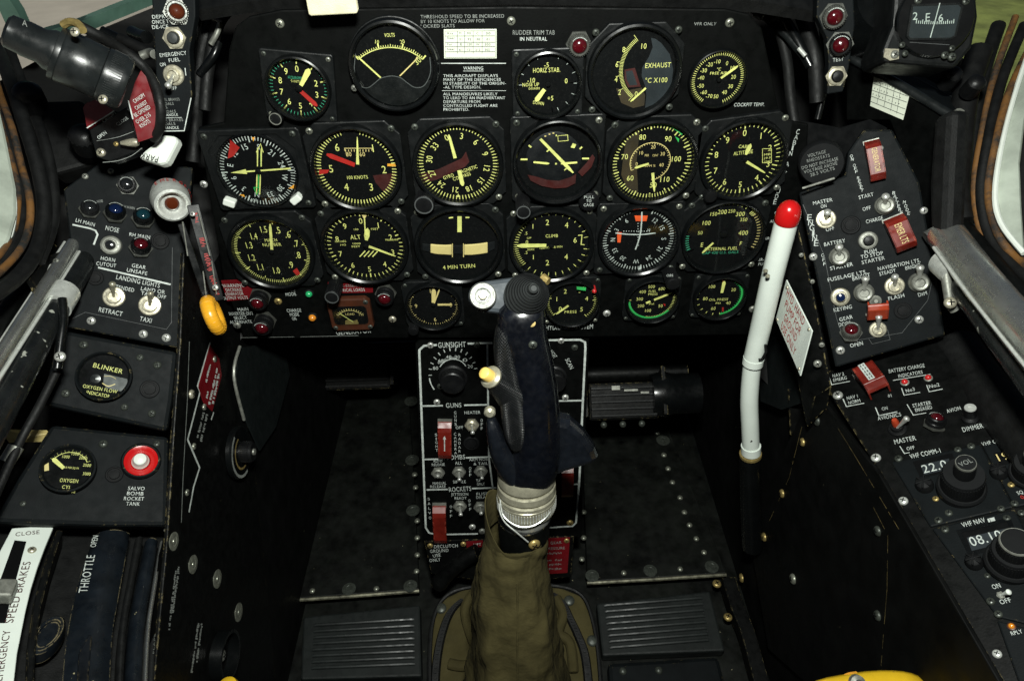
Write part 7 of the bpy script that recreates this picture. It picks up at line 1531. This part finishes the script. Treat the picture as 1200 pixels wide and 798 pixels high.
screw(RR, RR.matrix_world.inverted() @ F(1113.5, 355, .566), .0048, 'nickel', None, V((-.3, -.6, .7)))
cd = thing('cable_duct', 'fat black ribbed hose with a grey strap beside the right console', 'hose', Mx.Translation(F(1150, 470, .60)))
addtube(cd, 'hose', 'rubber_black', [(1120, 405, .66), (1150, 450, .62), (1230, 545, .52)], 27, 22); addtube(cd, 'strap', 'rail_metal', [(1177, 428, .565), (1188, 443, .560), (1204, 456, .555)], 3)

# ---- right seals
seal('old black and rust coloured canopy seal curving down the right edge', [
    ('rubber_strip', 'rubber_black', [(1148, 60, .64), (1132, 110, .63), (1124, 170, .62), (1120, 230, .61), (1128, 262, .60)], 14),
    ('rusty_strip', 'rusty_seal', [(1190, 20, .64), (1165, 90, .625), (1150, 160, .61), (1142, 220, .60), (1150, 272, .585), (1174, 310, .56), (1240, 370, .50)], 4),
    ('rubber_strip', 'rubber_black', [(1200, 30, .64), (1174, 95, .62), (1158, 165, .60), (1150, 225, .59), (1160, 275, .575), (1186, 310, .55), (1240, 356, .50)], 6),
    ('rusty_strip', 'rusty_seal', [(1205, 60, .63), (1182, 110, .61), (1166, 170, .595), (1158, 225, .585), (1170, 275, .565), (1196, 306, .545), (1250, 345, .49)], 4.5),
    ('rubber_strip', 'rubber_black', [(1170, 30, .66), (1154, 80, .65), (1140, 150, .64), (1136, 210, .63)], 8)])
RF_ = Pl.three((1180, 150, .60), (1175, 270, .56), (1260, 250, .53))
hsheet('airframe_skin', 'pale_skin', RF_, [(1206, 60), (1190, 106), (1174, 165), (1165, 225), (1172, 262), (1200, 296), (1196, 240), (1194, 190), (1200, 140), (1216, 90)], 'pale greenish canopy frame skin at the right edge with grass beyond', 'airframe skin', .006, None, .002)
b = MB(); b.tube(spl([RF_.hit(x, y, .003) for x, y in ((1207, 58), (1190, 108), (1175, 165), (1166, 225), (1173, 262), (1200, 297))], 5), .0022, 8); o = b.build('sealant_bead', 'white_plastic'); tag(o, 'thin whitish sealant bead along the pale skin at the right edge', 'sealant')

# ---- right windscreen ledge, paper card, compass, lamp strip
LG = Pl.three((1000, 70, .66), (1130, 145, .60), (1060, 70, .69))
lg = Panel('coaming_ledge', 'dark grey worn ledge running from the lamp strip down to the right windscreen post', 'ledge', LG, [(994, 66), (1004, 56), (1060, 78), (1130, 116), (1142, 126), (1118, 138)], 'console_black', .003, .001); lg.line([(1012, 62), (1070, 90), (1134, 124)], .8, 'grey_ink'); lg.done()
b = MB(); q = [F(x, y, d_) for x, y, d_ in ((996, 68, .655), (1060, 103, .625), (1122, 140, .595))]; b.tube(q, .004, 12); o = b.build('ledge_tube', 'lamp_body'); tag(o, 'rounded black tube edging the ledge above the white paper card', 'edging')
b = MB(); b.lathe([(.0065, 0), (.0065, .004), (.0045, .004), (.0045, -.004)], 24, Mx.Translation(F(1121, 138, .59)) @ V((0, 0, 1)).rotation_difference(V((.2, -.7, .7)).normalized()).to_matrix().to_4x4()); o = b.build('tube_ring', 'dull_steel'); tag(o, 'bright rimmed open tube end at the lower end of the ledge', 'tube end')
WL = Pl.three((1000, 80, .66), (1120, 145, .60), (1040, 190, .67))
hsheet('metal_sheet', 'panel_black', WL, [(994, 70), (1122, 142), (1124, 180), (1110, 290), (1090, 290), (1070, 205), (1045, 140), (994, 140)], 'black sheet metal below the ledge behind the paper card', 'panel', .003, None, .001, -.002)
o = hsheet('padded_post', 'rubber_black', Pl.three((1118, 150, .60), (1116, 280, .60), (1140, 200, .58)), [(1116, 140), (1140, 128), (1136, 200), (1132, 290), (1112, 296), (1110, 220)], 'thick dull black windscreen post padding at the right', 'post', .02, None, .006)
pc = placard('white paper table of figures taped below the ledge at the upper right', Pl(WL.o+WL.n*.002, WL.n), [(1024, 90), (1067, 106), (1058, 141), (1019.5, 124.5)], 'paper', 'paper_card')
for a in (((1024, 98), (1064, 113)), ((1022.5, 106), (1063, 120)), ((1021.5, 113), (1061, 128)), ((1020.5, 119), (1059.5, 135))): pc.line(a, .5, 'grey_ink')
for a in (((1033, 95), (1028, 122)), ((1041, 98), (1036, 126)), ((1049, 101), (1044, 130)), ((1056, 104), (1051, 133))): pc.line(a, .5, 'grey_ink')
for y in (0, 8, 15): scrib(pc, 1025-y*.25, 104-8+y, 1062-y*.25, 118-8+y, 2.4, 'grey_ink', 4)
pc.done()
CH = Pl(F(1008, 14, .75), (0, -.8, .6))
ch = Panel('folded_chart', 'small yellow, green and dark red coloured card standing behind the lamp strip', 'card', CH, [(998, -6), (1016, -6), (1014, 26), (1000, 20)], 'map_yellow', .001, .0001); ch.fill([(998, -6), (1016, -6), (1015.5, 4), (998.5, 3)], 'map_red'); ch.fill([(999.5, 16), (1014.5, 18), (1014, 26), (1000, 20)], 'map_green'); ch.done()
SS = Pl(F(978, 50, .585), (-.15, -.95, .28))
ss = Panel('warning_lamp_strip', 'narrow upright black strip with two red lamps and TEST button at the right windscreen post', 'switch panel', SS, [(958, -20), (1000, -20), (1002, 30), (995, 80), (988, 108), (969, 111), (971, 75), (969, 45), (957, 20)], 'console_black', .012, .0012); ss.lab('TEST', 975.5, 73, 988.5, 71.5, 5); ss.done()
lamp('upper red lamp in a lettered grey ring on the right lamp strip', SS, 976, 19, 13.5, 'lens_red', 'dull_steel', tx=980, ty=22); lamp('lower red lamp in a lettered grey ring above the TEST lettering', SS, 984, 52, 13, 'lens_red', 'bezel_black', tx=986, ty=54)
button('black TEST push button in a nickel nut', SS, 979.5, 89.5, 11, 'knob_black', 'nickel', nut=True, capk=1.2)
# compass
CM = Pl(F(1090, 30, .56), (-.12, -.88, .46)); cmp_ = Panel('standby_compass', 'black standby compass with cream figures 2 E 6 and lubber line at the upper right', 'compass', CM, [(1052, -60), (1140, -60), (1147, 20), (1140, 55), (1120, 80), (1036, 73), (1034, 60), (1046, 30)], 'case_black', .05, .003, 'mounting')
def rl(cx, cy, r, z0, z1, nm, m, prof=None):
    q = cmp_.Mi @ CM.hit(cx, cy); k = CM.sx(cx, cy)
    return MB().lathe(prof(k) if prof else [(r*k, z0), (r*k, z1-.001), ((r-1.5)*k, z1), (0, z1)], 56, Mx.Translation((q.x, q.y, 0))).build(nm, m, cmp_.root)
rl(1093, 24, 45, 0, .006, 'front_disc', 'bezel_black')
wq = [cmp_.L(x, y, .0065) for x, y in ((1069, 7), (1123, 5), (1127, 9), (1119, 43), (1113, 46), (1066, 46.5), (1063, 43))]
MB().prism(wq, .0055, .0068).build('card_window', 'slate_ink', cmp_.root)
MB().stroke(wq, .0016, .0072, closed=True).build('window_frame', 'case_black', cmp_.root)
b = MB()
for t, x, y, h in (('2', 1069, 24, 8.5), ('E', 1083.5, 26, 9.5), ('6', 1099, 26, 8.5)):
    a = cmp_.L(x, y, .007); b.text(t, a, h*CM.sy(x, y), .0042, .03, .0071, 'L')
for i in range(19):
    x = 1069+i*2.4; y0 = 28.5+.9*math.sin(i/18*PI); hh = 5 if i % 3 == 0 else 3.4; b.stroke([cmp_.L(x, y0), cmp_.L(x-.8, y0-hh+4)] if 0 else [cmp_.L(x, y0+2), cmp_.L(x+.5, y0+2-hh)], .0006, .0071)
b.build('card_lettering', 'white_ink', cmp_.root)
b = MB(); b.stroke([cmp_.L(1096, 7), cmp_.L(1091, 26), cmp_.L(1085, 47)], .0007, .0076); b.build('lubber_line', 'white_ink', cmp_.root)
MB().prism(wq, .0080, .0084).build('glass', 'dial_glass', cmp_.root)
for x, y, r in ((1076, 1, 4.5), (1132, 2, 4.5), (1057.5, 53, 3.6), (1061, 63, 3.6), (1116, 57, 3.8), (1107.5, 65, 4.5), (1115.5, 67, 5)): q = cmp_.L(x, y, .006); screw(cmp_.root, (q[0], q[1], .0055), r*CM.sx(x, y), 'washer_grey')
q = [cmp_.L(x, y) for x, y in ((1036, 58), (1052, 58.5), (1052, 70), (1042, 72), (1034.5, 68))]; MB().prism(q, .0005, .0022).build('nickel_tab', 'nickel', cmp_.root); q = cmp_.L(1047, 65); screw(cmp_.root, (q[0], q[1], .0022), .0034, 'dull_steel')
cmp_.line([(1062, 52), (1108, 55)], .6, 'grey_ink', .0064); cmp_.done()
bh = thing('compass_bowl', 'rounded black housing of the standby compass rising out of the top of the picture', 'housing', Mx.Translation(F(1030, 10, .62)))
b = MB(); b.lathe([(.0, -.05), (.032, -.05), (.036, 0), (.03, .02), (0, .02)], 32, V((0, 0, 1)).rotation_difference(V((0, -.8, .6))).to_matrix().to_4x4()); b.build('housing', 'bezel_black', bh)
for x, y, d_, l_ in ((1117, 88, .61, 'black knurled knob just under the compass on the ledge'), (1144, 98, .60, 'black knurled knob at the lower right end of the ledge'), (1021, 48, .68, 'black knurled knob between the lamp strip and the compass')):
    kk = thing('knurled_knob', l_, 'knob', Mx.Translation(F(x, y, d_)) @ V((0, 0, 1)).rotation_difference(V((-.1, -.6, .8)).normalized()).to_matrix().to_4x4()); b = MB(); b.lathe([(.0075, -.014), (.0075, .002), (.006, .004), (.003, .006), (0, .006)], 22); knurl(b, .0075, -.01, .001, 16); b.build('knob', 'knob_black', kk)
hb_ = thing('cable_bundle', 'dark cables with grey highlights between the instrument panel and the right lamp strip', 'cables', Mx.Translation(F(930, 60, .66)))
for pts, r, m in (([(868, -4, .66), (885, 14, .655), (905, 22, .65), (930, 10, .65)], 4, 'rubber_black'), ([(905, -6, .66), (918, 20, .655), (935, 50, .65), (950, 78, .65)], 6, 'bezel_black'), ([(900, 22, .66), (920, 40, .655), (938, 60, .65), (956, 82, .65)], 5, 'lamp_body'), ([(930, -6, .65), (945, 30, .65), (955, 70, .65), (958, 120, .66)], 9, 'rubber_black'), ([(912, 30, .67), (922, 70, .67), (926, 110, .67), (932, 150, .67)], 6, 'rubber_black'), ([(884, 17, .645), (893, 22, .642)], 3, 'steel'), ([(936, 57, .640), (944, 66, .638)], 2.6, 'bright_steel'), ([(960, 60, .66), (966, 100, .66), (958, 140, .67)], 4, 'bezel_black')): addtube(hb_, 'cable', m, pts, r)  # short steel tubes stand in for highlights on the cables
# ---- yellow handle at the bottom of the picture
YH = thing('yellow_handle', 'chipped yellow painted handle top rising into the bottom edge at right', 'handle', Mx.Translation(F(1020, 800, .55)))
inv = YH.matrix_world.inverted(); b = MB(); top = [(944, 798), (966, 792), (1000, 786), (1030, 783), (1060, 784), (1076, 789), (1090, 799)]
b.loft([[inv @ F(x, y, .55), inv @ F(x+2, y+6, .535), inv @ F(x+4, y+60, .525), inv @ F(x, y+60, .56), inv @ F(x, y+2, .562)] for x, y in top]); b.build('handle', 'yellow_paint', YH, sub=1)
b = MB(); b.tube([inv @ p for p in spl([F(984, 800, .546), F(992, 792, .548), F(1004, 789.5, .549)], 5)], .0022, 8); b.build('wire', 'orange_ink', YH)
b = MB(); b.lathe([(.006, 0), (.006, .004), (.003, .005), (.003, .002), (0, .002)], 16, Mx.Translation(inv @ F(1003, 799, .535)) @ V((0, 0, 1)).rotation_difference(V((0, -.6, .8))).to_matrix().to_4x4()); b.build('bolt', 'dull_steel', YH)
# ================================================================== LIGHT
w = bpy.data.worlds.new('World'); sc.world = w; w.use_nodes = True
nt = w.node_tree; bg = nt.nodes['Background']; sky = nt.nodes.new('ShaderNodeTexSky'); sky.sky_type = 'NISHITA'; sky.sun_disc = False
sky.sun_elevation = math.radians(30); sky.sun_rotation = math.radians(180); sky.air_density = 1; sky.dust_density = 3; sky.altitude = 50
nt.links.new(sky.outputs[0], bg.inputs[0]); bg.inputs[1].default_value = SKY = .013
fl = bpy.data.lights.new('camera_flash', 'AREA'); fl.shape = 'RECTANGLE'; fl.size = .07; fl.size_y = .045; fl.energy = 9.4; fl.color = (.97, 1.0, .93)
fo = bpy.data.objects.new('camera_flash', fl); C.objects.link(fo); P_ = CAM+UP*.165-FW*.03+RT*.01; z_ = (P_-F(600, 400, .75)).normalized(); fo.location = P_; fo.rotation_mode = 'QUATERNION'; fo.rotation_quaternion = z_.to_track_quat('Z', 'Y')
su = bpy.data.lights.new('sun', 'SUN'); su.energy = 4.2; su.angle = math.radians(.5); su.color = (1, .96, .88); so = bpy.data.objects.new('sun', su); C.objects.link(so); so.rotation_euler = (math.radians(60), 0, 0)
sc.view_settings.view_transform = 'Standard'; sc.view_settings.look = 'None'; sc.view_settings.exposure = 0; sc.view_settings.gamma = 1
sc.cycles.max_bounces = 5; sc.cycles.transparent_max_bounces = 8; sc.cycles.caustics_reflective = False; sc.cycles.caustics_refractive = False; sc.cycles.use_denoising = True; sc.cycles.sample_clamp_indirect = 3
